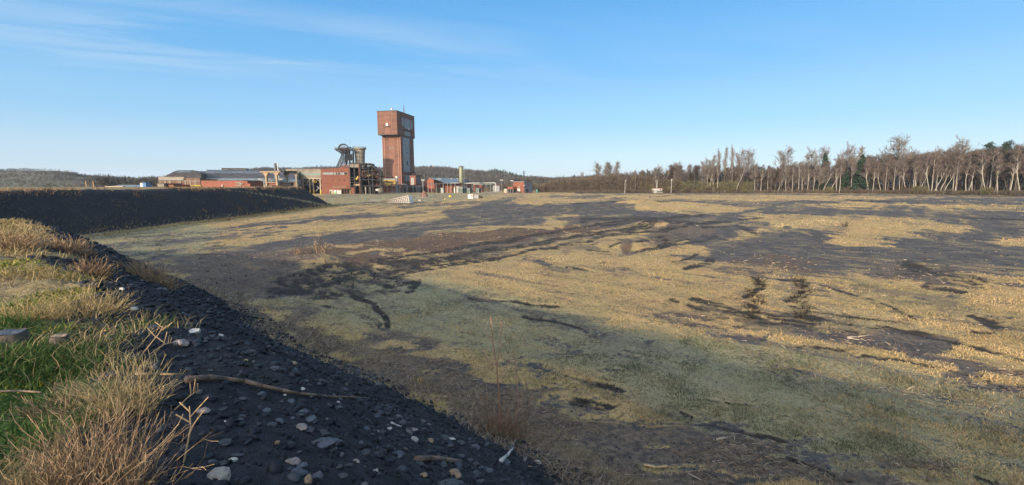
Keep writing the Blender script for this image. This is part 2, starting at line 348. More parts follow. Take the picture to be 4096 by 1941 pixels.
for px_, py_, rx, ry, hh in [(2250, 845, 9, 7, .9), (2430, 835, 14, 6, 1.1), (2560, 822, 12, 7, 1.3), (2700, 830, 14, 6, .9), (2950, 925, 6, 4, .5), (2600, 905, 4, 5, .5), (2690, 912, 4, 5, .5), (2120, 842, 8, 5, .5),
                             (3560, 905, 9, 6, .5), (1245, 1050, 3.5, 2.2, .5), (3700, 1120, 3, 2.5, .35), (2480, 790, 18, 8, .8), (2520, 985, 2.5, 3, .35), (2620, 978, 2.2, 3, .35), (2150, 800, 14, 10, .5)]:
    g = GP(px_, py_); MOUNDS.append((g.x, g.y, rx, ry, hh * 1.3))

def gz(x, y):
    return float(hgt(np.array([float(x)]), np.array([float(y)]))[0])
def on_ground(px, py):
    """march along the photo ray until it meets the terrain"""
    d, f = rr(py); ux, uy, uz = (px - CX) / f, 1.0, -d / f
    t = np.concatenate([np.arange(1, 40, .03), np.arange(40, 600, .25)])
    dd, a, b = heap_d(ux * t, uy * t); below = (H + uz * t) < heap_z(ux * t, uy * t, dd, a, b)
    i = int(np.argmax(below)) if below.any() else len(t) - 1
    for _ in range(3):                              # settle on the fine relief
        z = gz(ux * t[i], t[i]); e = (H + uz * t[i]) - z
        j = int(np.argmax((H + uz * t) < z)); i = j if abs(j - i) < 60 and j > 0 else i
    return Vector((ux * t[i], t[i], gz(ux * t[i], t[i])))

# ------------------------------------------------------------------ materials
def new_mat(name):
    m = bpy.data.materials.new(name); m.use_nodes = True
    n = m.node_tree; b = n.nodes['Principled BSDF']
    return m, n, b
class NB:
    def __init__(s, n): s.n = n
    def node(s, t, **k):
        o = s.n.nodes.new(t)
        for a, v in k.items(): setattr(o, a, v)
        return o
    def link(s, a, b): s.n.links.new(a, b)
    def math(s, op, a, b=None, c=None, clamp=False):
        o = s.node('ShaderNodeMath', operation=op); o.use_clamp = clamp
        for i, v in enumerate((a, b, c)):
            if v is None: continue
            if isinstance(v, (int, float)): o.inputs[i].default_value = v
            else: s.link(v, o.inputs[i])
        return o.outputs[0]
    def mix(s, f, a, b, mode='MIX'):
        o = s.node('ShaderNodeMix', data_type='RGBA', blend_type=mode)
        for k, v in (('A', a), ('B', b)):
            if isinstance(v, tuple): o.inputs[k].default_value = v + (1,)
            else: s.link(v, o.inputs[k])
        if isinstance(f, (int, float)): o.inputs[0].default_value = f
        else: s.link(f, o.inputs[0])
        return o.outputs['Result']
    def noise(s, vec, scale, detail=3, rough=.55, dist=0.0):
        o = s.node('ShaderNodeTexNoise'); o.inputs['Scale'].default_value = scale; o.inputs['Detail'].default_value = detail
        o.inputs['Roughness'].default_value = rough; o.inputs['Distortion'].default_value = dist
        s.link(vec, o.inputs['Vector']); return o.outputs[0]
    def ss(s, v, a, b, lo=0.0, hi=1.0):
        o = s.node('ShaderNodeMapRange', interpolation_type='SMOOTHSTEP')
        s.link(v, o.inputs['Value'])
        for k, q in (('From Min', a), ('From Max', b), ('To Min', lo), ('To Max', hi)): o.inputs[k].default_value = q
        return o.outputs[0]
    def scale(s, vec, xyz):
        o = s.node('ShaderNodeMapping'); o.inputs['Scale'].default_value = xyz; s.link(vec, o.inputs['Vector']); return o.outputs[0]

def plain(name, col, rough=.8, var=.25, scale=1.0, bump=.2, metal=0.0, col2=None, streak=None):
    """weathered surface: base colour broken by noise, optional second colour in stains, vertical streaks"""
    m, n, b = new_mat(name); k = NB(n)
    v = k.node('ShaderNodeTexCoord').outputs['Object']
    n1 = k.noise(v, scale, 5, .65); n2 = k.noise(v, scale * 7, 3)
    dark = tuple(c * (1 - var) for c in col); light = tuple(min(1, c * (1 + var)) for c in col)
    c = k.mix(k.ss(n1, .3, .7), dark, light)
    if col2: c = k.mix(k.ss(k.noise(v, scale * .6, 6, .7), .5, .68), c, col2)
    if streak:
        sv = k.scale(v, (3, 3, .25)); c = k.mix(k.math('MULTIPLY', k.ss(k.noise(sv, scale * 1.5, 4), .48, .75), .6), c, streak)
    c = k.mix(.5, c, k.mix(n2, (.55, .55, .55), (1.35, 1.35, 1.35)), 'MULTIPLY')
    k.link(c, b.inputs['Base Color']); b.inputs['Roughness'].default_value = rough; b.inputs['Metallic'].default_value = metal
    if bump:
        bp = k.node('ShaderNodeBump'); bp.inputs['Strength'].default_value = bump; bp.inputs['Distance'].default_value = .05
        k.link(n2, bp.inputs['Height']); k.link(bp.outputs[0], b.inputs['Normal'])
    return m
def brick(name, col, cell=(1.5, 3.4), line=(.42, .25, .2), lw=.03, rough=.85, var=.22, off=(0, 0)):
    """brick infill in a regular steel or concrete grid: cell size in metres (across, up)"""
    m, n, b = new_mat(name); k = NB(n)
    v = k.node('ShaderNodeTexCoord').outputs['Object']
    sp = k.node('ShaderNodeSeparateXYZ'); k.link(v, sp.inputs[0])
    h = k.math('ADD', sp.outputs[0], sp.outputs[1]); z = sp.outputs[2]
    def ln(a, c, w, o): 
        f = k.math('FRACT', k.math('ADD', k.math('DIVIDE', a, c), 50.0 + o)); return k.math('LESS_THAN', f, w / c)
    lines = k.math('MAXIMUM', ln(h, cell[0], lw, off[0]), ln(z, cell[1], lw, off[1]))
    # whole panels differ a little from each other
    cb = k.node('ShaderNodeCombineXYZ')
    k.link(k.math('FLOOR', k.math('DIVIDE', h, cell[0])), cb.inputs[0]); k.link(k.math('FLOOR', k.math('DIVIDE', z, cell[1])), cb.inputs[1])
    wn = k.node('ShaderNodeTexWhiteNoise'); k.link(cb.outputs[0], wn.inputs[0])
    c = k.mix(wn.outputs[0], tuple(q * (1 - var) for q in col), tuple(q * (1 + var) for q in col))
    course = k.math('LESS_THAN', k.math('FRACT', k.math('MULTIPLY', z, 4.0)), .18)
    c = k.mix(k.math('MULTIPLY', course, .35), c, (.25, .2, .17))
    c = k.mix(k.math('MULTIPLY', k.ss(k.noise(v, .35, 6, .7), .45, .75), .45), c, (.035, .022, .018))
    c = k.mix(k.math('MULTIPLY', lines, .8), c, line)
    c = k.mix(.5, c, k.mix(k.noise(v, 4, 3), (.6, .6, .6), (1.3, 1.3, 1.3)), 'MULTIPLY')
    k.link(c, b.inputs['Base Color']); b.inputs['Roughness'].default_value = rough
    return m

M = {}
M['brick_tower'] = brick('red_brick_in_light_grid', (.112, .043, .024), (5.0, 3.6), (.19, .09, .065), .26)
M['brick_strip'] = brick('orange_brick_strip', (.155, .062, .038), (50.0, 3.6), (.25, .10, .06), .14, var=.08)
M['brick_hall'] = brick('red_brick_hall', (.165, .048, .023), (6.0, 5.0), (.14, .04, .025), .14, var=.12)
M['brick_orange'] = brick('orange_red_wall', (.21, .058, .032), (40.0, 40.0), (.3, .1, .05), .05, var=.05)
M['brick_pale'] = brick('pale_brick_wall', (.21, .11, .07), (4.5, 30.0), (.28, .20, .14), .5, var=.1)
M['roof_dark'] = plain('dark_felt_roof', (.045, .042, .045), .7, .4, .25, .1, col2=(.09, .08, .08))
M['roof_grey'] = plain('grey_metal_roof', (.14, .16, .17), .5, .3, .4, .1)
M['steel_dark'] = plain('sooty_steel', (.014, .012, .012), .6, .5, .5, .2, col2=(.035, .018, .012))
M['steel_blue'] = plain('blackened_headframe_steel', (.013, .016, .022), .5, .4, .6, .1, col2=(.05, .018, .012))
M['steel_rust'] = plain('rusty_steel', (.16, .06, .035), .8, .4, .8, .2)
M['concrete'] = plain('stained_concrete', (.21, .185, .145), .85, .25, .35, .2, col2=(.15, .12, .09), streak=(.09, .075, .06))
M['concrete_warm'] = plain('rust_stained_concrete', (.26, .18, .115), .85, .3, .4, .2, col2=(.20, .09, .05))
M['gallery'] = plain('brown_cladding', (.17, .14, .105), .8, .2, .25, .1, col2=(.08, .07, .06))
M['glass_green'] = plain('dusty_green_glazing', (.12, .17, .15), .25, .4, .7, 0)
M['glass_grey'] = plain('dusty_grey_glazing', (.22, .23, .23), .3, .35, .35, 0, col2=(.10, .10, .11))
M['glass_blue'] = plain('blue_grey_glazing', (.095, .115, .14), .3, .3, .5, 0)
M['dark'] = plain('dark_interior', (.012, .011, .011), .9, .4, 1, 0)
M['white'] = plain('white_paint', (.46, .44, .40), .6, .12, .8, .05)
M['panel_white'] = plain('bright_white_panel', (.8, .78, .72), .6, .08, .8, .0)
M['cream'] = plain('cream_trim', (.33, .26, .19), .7, .15, .5, .05)
M['yellow'] = plain('yellow_pipe_paint', (.55, .36, .04), .5, .2, .7, .05, col2=(.30, .22, .06))
M['silo'] = plain('olive_silo_paint', (.17, .172, .10), .45, .12, .3, .05, streak=(.13, .13, .08))
M['metal'] = plain('galvanised_metal', (.15, .155, .16), .45, .2, 1, .05)
M['cabin'] = plain('dark_green_cabin', (.085, .105, .095), .6, .2, .8, .05)
M['red'] = plain('red_paint', (.30, .045, .03), .5, .15, 1, 0)
M['rail'] = plain('pale_rail_paint', (.2, .195, .18), .6, .2, 1, 0)
M['blue'] = plain('blue_panel', (.05, .12, .24), .5, .15, 1, 0)
M['green_paint'] = plain('green_graffiti', (.17, .28, .12), .6, .3, 1, 0)
M['teal'] = plain('teal_plastic', (.04, .16, .14), .4, .1, 1, 0)
M['bark_birch'] = plain('pale_birch_bark', (.30, .265, .215), .8, .15, 1.2, .1, col2=(.11, .09, .075))
M['bark'] = plain('grey_brown_bark', (.105, .082, .065), .9, .3, 2, .2)
M['bark_pale'] = plain('pale_grey_bark', (.20, .17, .135), .9, .25, 1, .1)

def leafy(name, cols, attr=True, rough=.85, sub=0.0, trans=0.0):
    """per-face tone read from the 'tone' attribute, 0..1 across cols"""
    m, n, b = new_mat(name); k = NB(n)
    a = k.node('ShaderNodeAttribute'); a.attribute_name = 'tone'
    r = k.node('ShaderNodeValToRGB'); el = r.color_ramp.elements
    while len(el) < len(cols): el.new(.5)
    for i, c in enumerate(cols): el[i].position = i / (len(cols) - 1); el[i].color = c + (1,)
    k.link(a.outputs['Fac'], r.inputs[0]); k.link(r.outputs[0], b.inputs['Base Color'])
    b.inputs['Roughness'].default_value = rough
    b.inputs['Specular IOR Level'].default_value = .2
    if trans:
        o = n.nodes['Material Output']; t = k.node('ShaderNodeBsdfTranslucent'); mxs = k.node('ShaderNodeMixShader'); mxs.inputs[0].default_value = trans
        k.link(r.outputs[0], t.inputs[0]); k.link(b.outputs[0], mxs.inputs[1]); k.link(t.outputs[0], mxs.inputs[2]); k.link(mxs.outputs[0], o.inputs[0])
    return m
M['twig'] = leafy('bare_twigs', [(.050, .040, .034), (.095, .076, .063), (.14, .115, .097)])
M['twig_red'] = leafy('reddish_birch_twigs', [(.055, .042, .037), (.105, .076, .064), (.16, .125, .108)])
M['twig_grey'] = leafy('pale_grey_twigs', [(.085, .072, .062), (.15, .125, .105), (.21, .175, .15)])
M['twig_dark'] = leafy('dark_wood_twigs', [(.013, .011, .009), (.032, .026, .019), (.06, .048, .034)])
M['brush'] = leafy('brown_brush', [(.042, .032, .023), (.088, .066, .047), (.15, .112, .078)])
M['brush_green'] = leafy('olive_brush', [(.06, .055, .025), (.11, .10, .045), (.17, .145, .07)])
M['needle'] = leafy('dark_needles', [(.008, .015, .009), (.018, .036, .019), (.034, .062, .032)])
M['hillwood'] = leafy('hillside_trees', [(.032, .029, .026), (.058, .052, .045), (.09, .08, .066)])
M['drygrass'] = leafy('dry_grass', [(.16, .125, .055), (.33, .235, .11), (.50, .38, .20)], trans=.25)
M['plaingrass'] = leafy('short_winter_grass', [(.075, .085, .045), (.195, .165, .10), (.385, .262, .118), (.53, .375, .19)], trans=.2)
M['greengrass'] = leafy('green_grass', [(.022, .045, .012), (.050, .095, .022), (.12, .165, .045)], trans=.3)
M['litter'] = leafy('wood_splinters', [(.09, .058, .038), (.22, .15, .095), (.38, .30, .22)])
M['slagstone'] = leafy('slag_stones', [(.007, .007, .009), (.017, .018, .023), (.040, .043, .052), (.12, .11, .10)], rough=.55)
M['stem_red'] = plain('orange_red_stem', (.30, .15, .10), .6, .2, 6, 0)
M['stem_tan'] = plain('tan_dead_stem', (.38, .25, .13), .8, .3, 6, 0)
M['wood_dead'] = plain('dead_grey_brown_wood', (.17, .11, .075), .85, .35, 5, .3)
M['stone_grey'] = plain('blue_grey_stone', (.058, .064, .080), .6, .3, 7, .5)
M['stone_pale'] = plain('pale_stone', (.27, .24, .215), .8, .2, 8, .5, col2=(.22, .17, .13))
M['stone_white'] = plain('whitish_stone', (.40, .38, .35), .75, .15, 8, .5)
M['stone_tan'] = plain('tan_stone', (.26, .18, .115), .8, .25, 8, .5)
M['stone_pink'] = plain('pinkish_stone', (.25, .20, .185), .75, .25, 8, .5)
M['stone_dark'] = plain('dark_slag_stone', (.035, .037, .044), .5, .4, 9, .5)

# ------------------------------------------------------------------ mesh builder
class MB:
    def __init__(s): s.v = []; s.f = []
    def add(s, vs, fs):
        o = len(s.v); s.v += [tuple(v) for v in vs]; s.f += [tuple(i + o for i in f) for f in fs]
    def box(s, x0, x1, y0, y1, z0, z1):
        s.add([(x0, y0, z0), (x1, y0, z0), (x1, y1, z0), (x0, y1, z0), (x0, y0, z1), (x1, y0, z1), (x1, y1, z1), (x0, y1, z1)],
              [(0, 3, 2, 1), (4, 5, 6, 7), (0, 1, 5, 4), (1, 2, 6, 5), (2, 3, 7, 6), (3, 0, 4, 7)])
    def bar(s, a, b, r, r2=None, n=4):
        a = Vector(a); b = Vector(b); r2 = r if r2 is None else r2
        d = (b - a)
        if d.length < 1e-6: return
        d.normalize(); u = d.orthogonal().normalized() if abs(d.z) > .99 else Vector((0, 0, 1)).cross(d).normalized(); w = d.cross(u)
        ph = math.pi / 4 if n == 4 else 0; k = 1.414 if n == 4 else 1
        vs = []
        for p, q in ((a, r), (b, r2)):
            for i in range(n):
                t = ph + 2 * math.pi * i / n; vs.append(p + (u * math.cos(t) + w * math.sin(t)) * q * k)
        fs = [(i, (i + 1) % n, n + (i + 1) % n, n + i) for i in range(n)] + [tuple(range(n - 1, -1, -1)), tuple(range(n, 2 * n))]
        s.add(vs, fs)
    def tube(s, pts, r, n=6, r_end=None):
        for i in range(len(pts) - 1):
            q0 = r if r_end is None else r + (r_end - r) * i / (len(pts) - 1); q1 = r if r_end is None else r + (r_end - r) * (i + 1) / (len(pts) - 1)
            s.bar(pts[i], pts[i + 1], q0, q1, n)
    def lathe(s, prof, n=24, c=(0, 0), cap=True):
        vs = []; fs = []
        for r, z in prof:
            for i in range(n):
                t = 2 * math.pi * i / n; vs.append((c[0] + r * math.cos(t), c[1] + r * math.sin(t), z))
        for j in range(len(prof) - 1):
            for i in range(n):
                fs.append((j * n + i, j * n + (i + 1) % n, (j + 1) * n + (i + 1) % n, (j + 1) * n + i))
        if cap: fs.append(tuple(range(n - 1, -1, -1))); fs.append(tuple((len(prof) - 1) * n + i for i in range(n)))
        s.add(vs, fs)
    def prism(s, poly, y0, y1):
        """polygon in x,z extruded along y"""
        n = len(poly); vs = [(x, y0, z) for x, z in poly] + [(x, y1, z) for x, z in poly]
        s.add(vs, [tuple(range(n)), tuple(range(2 * n - 1, n - 1, -1))] + [(i, n + i, n + (i + 1) % n, (i + 1) % n) for i in range(n)])
    def prismx(s, poly, x0, x1):
        """polygon in y,z extruded along x"""
        n = len(poly); vs = [(x0, y, z) for y, z in poly] + [(x1, y, z) for y, z in poly]
        s.add(vs, [tuple(range(n)), tuple(range(2 * n - 1, n - 1, -1))] + [(i, n + i, n + (i + 1) % n, (i + 1) % n) for i in range(n)])
    def quad(s, a, b, c, d): s.add([a, b, c, d], [(0, 1, 2, 3)])
    def build(s, name, mat, parent=None, smooth=False, fix=True):
        me = bpy.data.meshes.new(name); me.from_pydata(s.v, [], s.f)
        if fix:
            import bmesh
            bm = bmesh.new(); bm.from_mesh(me); bmesh.ops.recalc_face_normals(bm, faces=bm.faces); bm.to_mesh(me); bm.free()
        me.materials.append(mat)
        if smooth: me.polygons.foreach_set('use_smooth', [True] * len(me.polygons))
        o = bpy.data.objects.new(name, me); C.objects.link(o)
        if parent: o.parent = parent
        return o
def tag(o, label=None, cat=None, group=None, kind=None):
    for k_, v_ in (('label', label), ('category', cat), ('group', group), ('kind', kind)):
        if v_: o[k_] = v_
    return o
def empty(name, loc, rz=0.0, label=None, cat=None, group=None):
    e = bpy.data.objects.new(name, None); e.location = loc; e.rotation_euler = (0, 0, rz); e.empty_display_size = .5
    C.objects.link(e); return tag(e, label, cat, group)
def np_mesh(name, co, faces, mat, parent=None, tone=None, smooth=False):
    """faces: int array (n, k)"""
    me = bpy.data.meshes.new(name); co = np.asarray(co, np.float32); faces = np.asarray(faces, np.int32); n, k = faces.shape
    me.vertices.add(len(co)); me.vertices.foreach_set('co', co.ravel())
    me.loops.add(n * k); me.loops.foreach_set('vertex_index', faces.ravel())
    me.polygons.add(n); me.polygons.foreach_set('loop_start', np.arange(0, n * k, k, dtype=np.int32)); me.polygons.foreach_set('loop_total', np.full(n, k, np.int32))
    if smooth: me.polygons.foreach_set('use_smooth', np.ones(n, bool))
    me.update(calc_edges=True)
    if tone is not None:
        a = me.attributes.new('tone', 'FLOAT', 'FACE'); a.data.foreach_set('value', np.asarray(tone, np.float32))
    me.materials.append(mat)
    o = bpy.data.objects.new(name, me); C.objects.link(o)
    if parent: o.parent = parent
    return o

# ------------------------------------------------------------------ ground sheet
def build_ground():
    rad = [.4]
    while rad[-1] < 3400:
        r = rad[-1]; rad.append(r + max(.035, min((.009 if r < 170 else .022) * r, r * r / 2300)))
    rad = np.array(rad)
    az = np.concatenate([np.linspace(-180, -62, 60)[:-1], np.linspace(-62, 62, 860), np.linspace(62, 180, 60)[1:-1]]) * math.pi / 180
    nr, na = len(rad), len(az)
    A, Rr = np.meshgrid(az, rad)
    x = (Rr * np.sin(A)).ravel(); y = (Rr * np.cos(A)).ravel()
    Mk = masks(x, y); z = hgt(x, y, Mk)
    i = np.arange(nr - 1)[:, None] * na + np.arange(na)[None, :]; j = np.arange(nr - 1)[:, None] * na + (np.arange(na)[None, :] + 1) % na
    f = np.stack([i, i + na, j + na, j], -1).reshape(-1, 4)
    # centre cap
    x = np.append(x, 0); y = np.append(y, 0); z = np.append(z, z[:na].mean()); co = np.stack([x, y, z], 1)
    ci = nr * na; k = np.arange(na); cap = np.stack([np.full(na, ci), k, (k + 1) % na], 1)
    me = bpy.data.meshes.new('ground'); me.vertices.add(len(co)); me.vertices.foreach_set('co', co.astype(np.float32).ravel())
    nl = len(f) * 4 + len(cap) * 3
    me.loops.add(nl); me.loops.foreach_set('vertex_index', np.concatenate([f.ravel(), cap.ravel()]).astype(np.int32))
    ls = np.concatenate([np.arange(len(f)) * 4, len(f) * 4 + np.arange(len(cap)) * 3]).astype(np.int32); lt = np.concatenate([np.full(len(f), 4), np.full(len(cap), 3)]).astype(np.int32)
    me.polygons.add(len(ls)); me.polygons.foreach_set('loop_start', ls); me.polygons.foreach_set('loop_total', lt)
    me.polygons.foreach_set('use_smooth', np.ones(len(ls), bool)); me.update(calc_edges=True)
    for k_ in ('rust', 'grass', 'mud', 'brown', 'green', 'slag', 'topg', 'moss', 'gtop', 'ftop'):
        a = me.attributes.new(k_, 'FLOAT', 'POINT'); a.data.foreach_set('value', np.append(Mk[k_], 0).astype(np.float32))
    m, n, b = new_mat('ground_cover'); k = NB(n)
    v = k.node('ShaderNodeNewGeometry').outputs['Position']
    at = {}
    for k_ in ('rust', 'grass', 'mud', 'brown', 'green', 'slag', 'topg', 'moss', 'gtop', 'ftop'):
        q = k.node('ShaderNodeAttribute'); q.attribute_name = k_; at[k_] = q.outputs['Fac']
    nA = k.noise(v, .09, 5, .6); nB = k.noise(v, .7, 5, .65, .3); nC = k.noise(v, 5, 4, .7); nD = k.noise(v, 34, 3, .7); nE = k.noise(k.scale(v, (1, .35, 1)), .28, 5, .6)
    # bare coal-dusted soil
    soil = k.mix(k.ss(nB, .3, .7), (.038, .035, .036), (.082, .074, .072))
    soil = k.mix(k.ss(nE, .45, .7), soil, (.052, .049, .053))
    soil = k.mix(k.math('MULTIPLY', k.ss(nC, .62, .75), .55), soil, (.20, .165, .12))
    soil = k.mix(k.math('MULTIPLY', k.ss(nD, .66, .74), .6), soil, (.30, .27, .23))
    # grass
    gr = k.mix(k.ss(nB, .28, .72), (.27, .18, .078), (.49, .325, .145))
    gr = k.mix(k.ss(nA, .42, .66), gr, (.43, .265, .105))
    gr = k.mix(k.math('MULTIPLY', k.ss(nE, .40, .65), .6), gr, (.29, .225, .095))
    grn = k.mix(k.ss(nC, .35, .7), (.13, .15, .085), (.30, .29, .20))
    gr = k.mix(k.math('MULTIPLY', at['green'], k.ss(nB, .25, .6, .45, 1.0)), gr, grn)
    gr = k.mix(k.math('MULTIPLY', k.ss(k.math('ADD', nC, k.math('MULTIPLY', k.math('SUBTRACT', nB, .5), .6)), .50, .68), .85), gr, (.115, .085, .048))
    gr = k.mix(k.math('MULTIPLY', k.ss(nD, .56, .7), .5), gr, (.52, .42, .25))
    gr = k.mix(k.math('MULTIPLY', k.ss(nD, .46, .34), .5), gr, (.075, .065, .035))
    s = k.math('ADD', k.math('MULTIPLY', k.math('SUBTRACT', nB, .5), 1.7), k.math('ADD', k.math('MULTIPLY', k.math('SUBTRACT', nC, .5), 2.4), k.math('MULTIPLY', k.math('SUBTRACT', nD, .5), 2.4)))
    s2 = k.math('ADD', s, k.math('MULTIPLY', k.math('SUBTRACT', nE, .5), 1.6))
    gm = k.ss(k.math('ADD', at['grass'], s2), .12, .78)
    col = k.mix(gm, soil, gr)
    br = k.mix(k.ss(nC, .35, .65), (.052, .039, .031), (.15, .108, .078))
    br = k.mix(k.math('MULTIPLY', k.ss(nD, .6, .7), .6), br, (.34, .25, .17))
    br = k.mix(at['rust'], br, k.mix(k.ss(nC, .35, .65), (.045, .028, .020), (.14, .078, .046)))
    bm_ = k.ss(k.math('ADD', at['brown'], k.math('MULTIPLY', s2, .6)), .2, .9)
    col = k.mix(k.math('MULTIPLY', bm_, .85), col, br)
    mud = k.mix(nC, (.013, .011, .010), (.045, .036, .029))
    mm = k.ss(k.math('ADD', at['mud'], k.math('MULTIPLY', s, .8)), .22, 1.05)
    col = k.mix(mm, col, mud)
    # slag heap
    slg = k.mix(k.ss(nC, .3, .7), (.009, .010, .013), (.030, .031, .037))
    slg = k.mix(k.math('MULTIPLY', k.ss(nD, .60, .72), .7), slg, (.07, .07, .075))
    slg = k.mix(k.math('MULTIPLY', k.ss(nB, .52, .70), .45), slg, (.050, .040, .030))
    sm = k.ss(k.math('ADD', at['slag'], k.math('MULTIPLY', s, .35)), .4, .6)
    col = k.mix(sm, col, slg)
    tp = k.mix(k.ss(nC, .3, .65), (.085, .06, .03), (.27, .20, .10))
    ms = k.mix(k.ss(nC, .3, .7), (.06, .075, .012), (.21, .20, .025))
    tp = k.mix(k.math('MULTIPLY', at['moss'], k.ss(nB, .42, .6)), tp, ms)
    tp = k.mix(at['gtop'], tp, k.mix(nC, (.02, .05, .008), (.07, .13, .02)))
    col = k.mix(k.math('MAXIMUM', k.ss(k.math('ADD', at['topg'], k.math('MULTIPLY', s, .4)), .35, .65), k.ss(k.math('ADD', at['ftop'], k.math('MULTIPLY', s, .4)), .35, .65)), col, tp)
    k.link(col, b.inputs['Base Color']); b.inputs['Roughness'].default_value = .95; b.inputs['Specular IOR Level'].default_value = .25
    hgt_ = k.math('ADD', k.math('MULTIPLY', nC, .12), k.math('ADD', k.math('MULTIPLY', nD, .035), k.math('MULTIPLY', nB, .25)))
    bp = k.node('ShaderNodeBump'); bp.inputs['Strength'].default_value = .75; bp.inputs['Distance'].default_value = 1.0
    k.link(hgt_, bp.inputs['Height']); k.link(bp.outputs[0], b.inputs['Normal'])
    me.materials.append(m)
    o = bpy.data.objects.new('ground', me); C.objects.link(o); tag(o, kind='structure')
    return o
ground = build_ground()

# ------------------------------------------------------------------ local frames for buildings
ANG = R(-12.2)
class Fr:
    """a building frame: x to the right along its front, y away from the camera, z up; origin on the plain"""
    def __init__(s, px, Y, ang=ANG, zb=0.0, py=770, lx=0.0):
        d, f = rr(py); s.ang = ang; s.c, s.s = math.cos(ang), math.sin(ang)
        X = (px - CX) / f * Y; s.o = (X, Y); s.zb = zb
    def w(s, lx, ly): return s.o[0] + lx * s.c - ly * s.s, s.o[1] + lx * s.s + ly * s.c
    def x(s, px, ly=0.0, py=770):
        d, f = rr(py); k = (px - CX) / f       # (ox + lx c - ly s) = k (oy + lx s + ly c)
        return (k * (s.o[1] + ly * s.c) - s.o[0] + ly * s.s) / (s.c - k * s.s)
    def y(s, px, lx=0.0, py=770):
        d, f = rr(py); k = (px - CX) / f
        return (s.o[0] + lx * s.c - k * (s.o[1] + lx * s.s)) / (s.s + k * s.c)
    def z(s, py, lx=0.0, ly=0.0):
        d, f = rr(py); return H - d / f * s.w(lx, ly)[1] - s.zb
    def empty(s, name, label, cat, group=None): return empty(name, (s.o[0], s.o[1], s.zb), s.ang, label, cat, group)

def part(name, mat, parent, *boxes, **k):
    m = MB()
    for b in boxes: m.box(*b)
    return m.build(name, mat, parent)
def window(parent, mat, x0, x1, z0, z1, y=0.0, nx=3, nz=2, frame='metal', side=None, dep=.12):
    """glazing with mullions; side='r' puts it on the plane x=y facing right"""
    g = MB(); fr_ = MB(); t = .09 if (x1 - x0) > 3 else .05
    def bx(m, a0, a1, h0, h1, d0, d1):
        if side == 'r': m.box(y + d0, y + d1, a0, a1, h0, h1)
        else: m.box(a0, a1, y - d1, y - d0, h0, h1)
    bx(g, x0, x1, z0, z1, -.05, .05)
    for i in range(nx + 1):
        q = x0 + (x1 - x0) * i / nx; bx(fr_, q - t, q + t, z0 - t, z1 + t, .0, dep)
    for i in range(nz + 1):
        q = z0 + (z1 - z0) * i / nz; bx(fr_, x0 - t, x1 + t, q - t, q + t, -.01, dep - .02)
    w = g.build('window', M[mat], parent); fr_.build('frame', M[frame], w); return w

# ---------------------------------------------- hammerhead winding tower
fr = Fr(0, 1); fr.ang = ANG; fr.c, fr.s = math.cos(ANG), math.sin(ANG); fr.o = (-95.2, 372.0)    # origin under the near head corner
T = fr.empty('winding_tower', 'tall red brick hammerhead winding tower rising over the colliery', 'tower')
HW, HD, HZ0, HZ1 = 17.7, 34.0, 48.3, 66.9
part('head', M['brick_tower'], T, (-HW, 0, 0, HD, HZ0, HZ1))
part('cornice', M['steel_dark'], T, (-HW - .25, .25, -.25, HD + .25, HZ1, HZ1 + .55), (-HW - .1, .1, -.1, HD + .1, HZ0 - .5, HZ0))
sx0, sx1, sy0, sy1 = -17.3, -.4, 6.0, 32.0
part('shaft', M['brick_tower'], T, (sx0, sx1, sy0, sy1, 0, HZ0 - .5))
part('brick_strip', M['brick_strip'], T, (sx0 + 6.2, sx0 + 11.2, sy0 - .12, sy0, 8, HZ0 - .8))
part('brick_strip', M['brick_strip'], T, (-11.0, -6.4, -.12, 0, HZ0 + .3, HZ1 - 4))
st = MB()
for q in (sx0 + .15, sx0 + 1.9, sx1 - 2.4, sx1 - .15): st.box(q - .16, q + .16, sy0 - .1, sy0, 6, HZ0 - .6)
st.build('corner_strips', M['cream'] if False else plain('pale_joint_strip', (.36, .17, .11), .8, .1), T)
window(T, 'glass_blue', 10.4, 22.8, 17.6, HZ0 - 1.5, sx1, 3, 12, 'metal', 'r')
window(T, 'glass_blue', 8.6, 12.0, HZ1 - 11.0, HZ1 - 4.2, 0, 1, 3, 'metal', 'r')
window(T, 'glass_blue', 13.6, 24.0, HZ1 - 12.2, HZ1 - 4.0, 0, 3, 4, 'metal', 'r')
window(T, 'glass_blue', 25.6, 29.6, HZ1 - 11.0, HZ1 - 4.2, 0, 1, 3, 'metal', 'r')
window(T, 'glass_blue', 13.8, 24.0, HZ0 + .4, HZ1 - 14.6, 0, 3, 3, 'metal', 'r')
window(T, 'glass_blue', 12.5, 25.5, 9.5, 14.8, sx1, 4, 2, 'metal', 'r')
part('broken_pane', M['dark'], T, (sx1 + .02, sx1 + .13, 16.6, 18.6, 23.5, 27.0)); part('broken_pane', M['dark'], T, (sx1 + .02, sx1 + .13, 17.2, 18.2, 33.5, 34.6))
part('vent', M['gallery'], T, (sx0 + 6.6, sx0 + 8.5, sy0 - .2, sy0 - .1, 37.0, 38.2)); part('vent', M['gallery'], T, (sx0 + 8.9, sx0 + 10.8, sy0 - .2, sy0 - .1, 37.0, 38.2))
b1 = part('balcony', M['steel_dark'], T, (-11.8, -6.0, -1.3, 0, HZ0 + 6.1, HZ0 + 6.5))
b1['label'] = 'small balcony on the sunlit face'
part('door', M['white'], b1, (-9.9, -8.3, -.16, -.08, HZ0 + 6.5, HZ0 + 9.0))
b2 = part('balcony', M['steel_dark'], T, (0, 1.4, 12.5, 25.5, HZ1 - 13.8, HZ1 - 13.3)); b2['label'] = 'long balcony on the shaded face'
part('door', M['white'], b2, (.14, .25, 21.5, 23.0, HZ1 - 13.3, HZ1 - 11.0))
m = MB(); m.bar((sx0 + 8, sy0 - .3, 13.0), (sx0 + 9.2, sy0 - .1, 12.6), .55, n=8); m.build('round_opening', M['dark'], T)
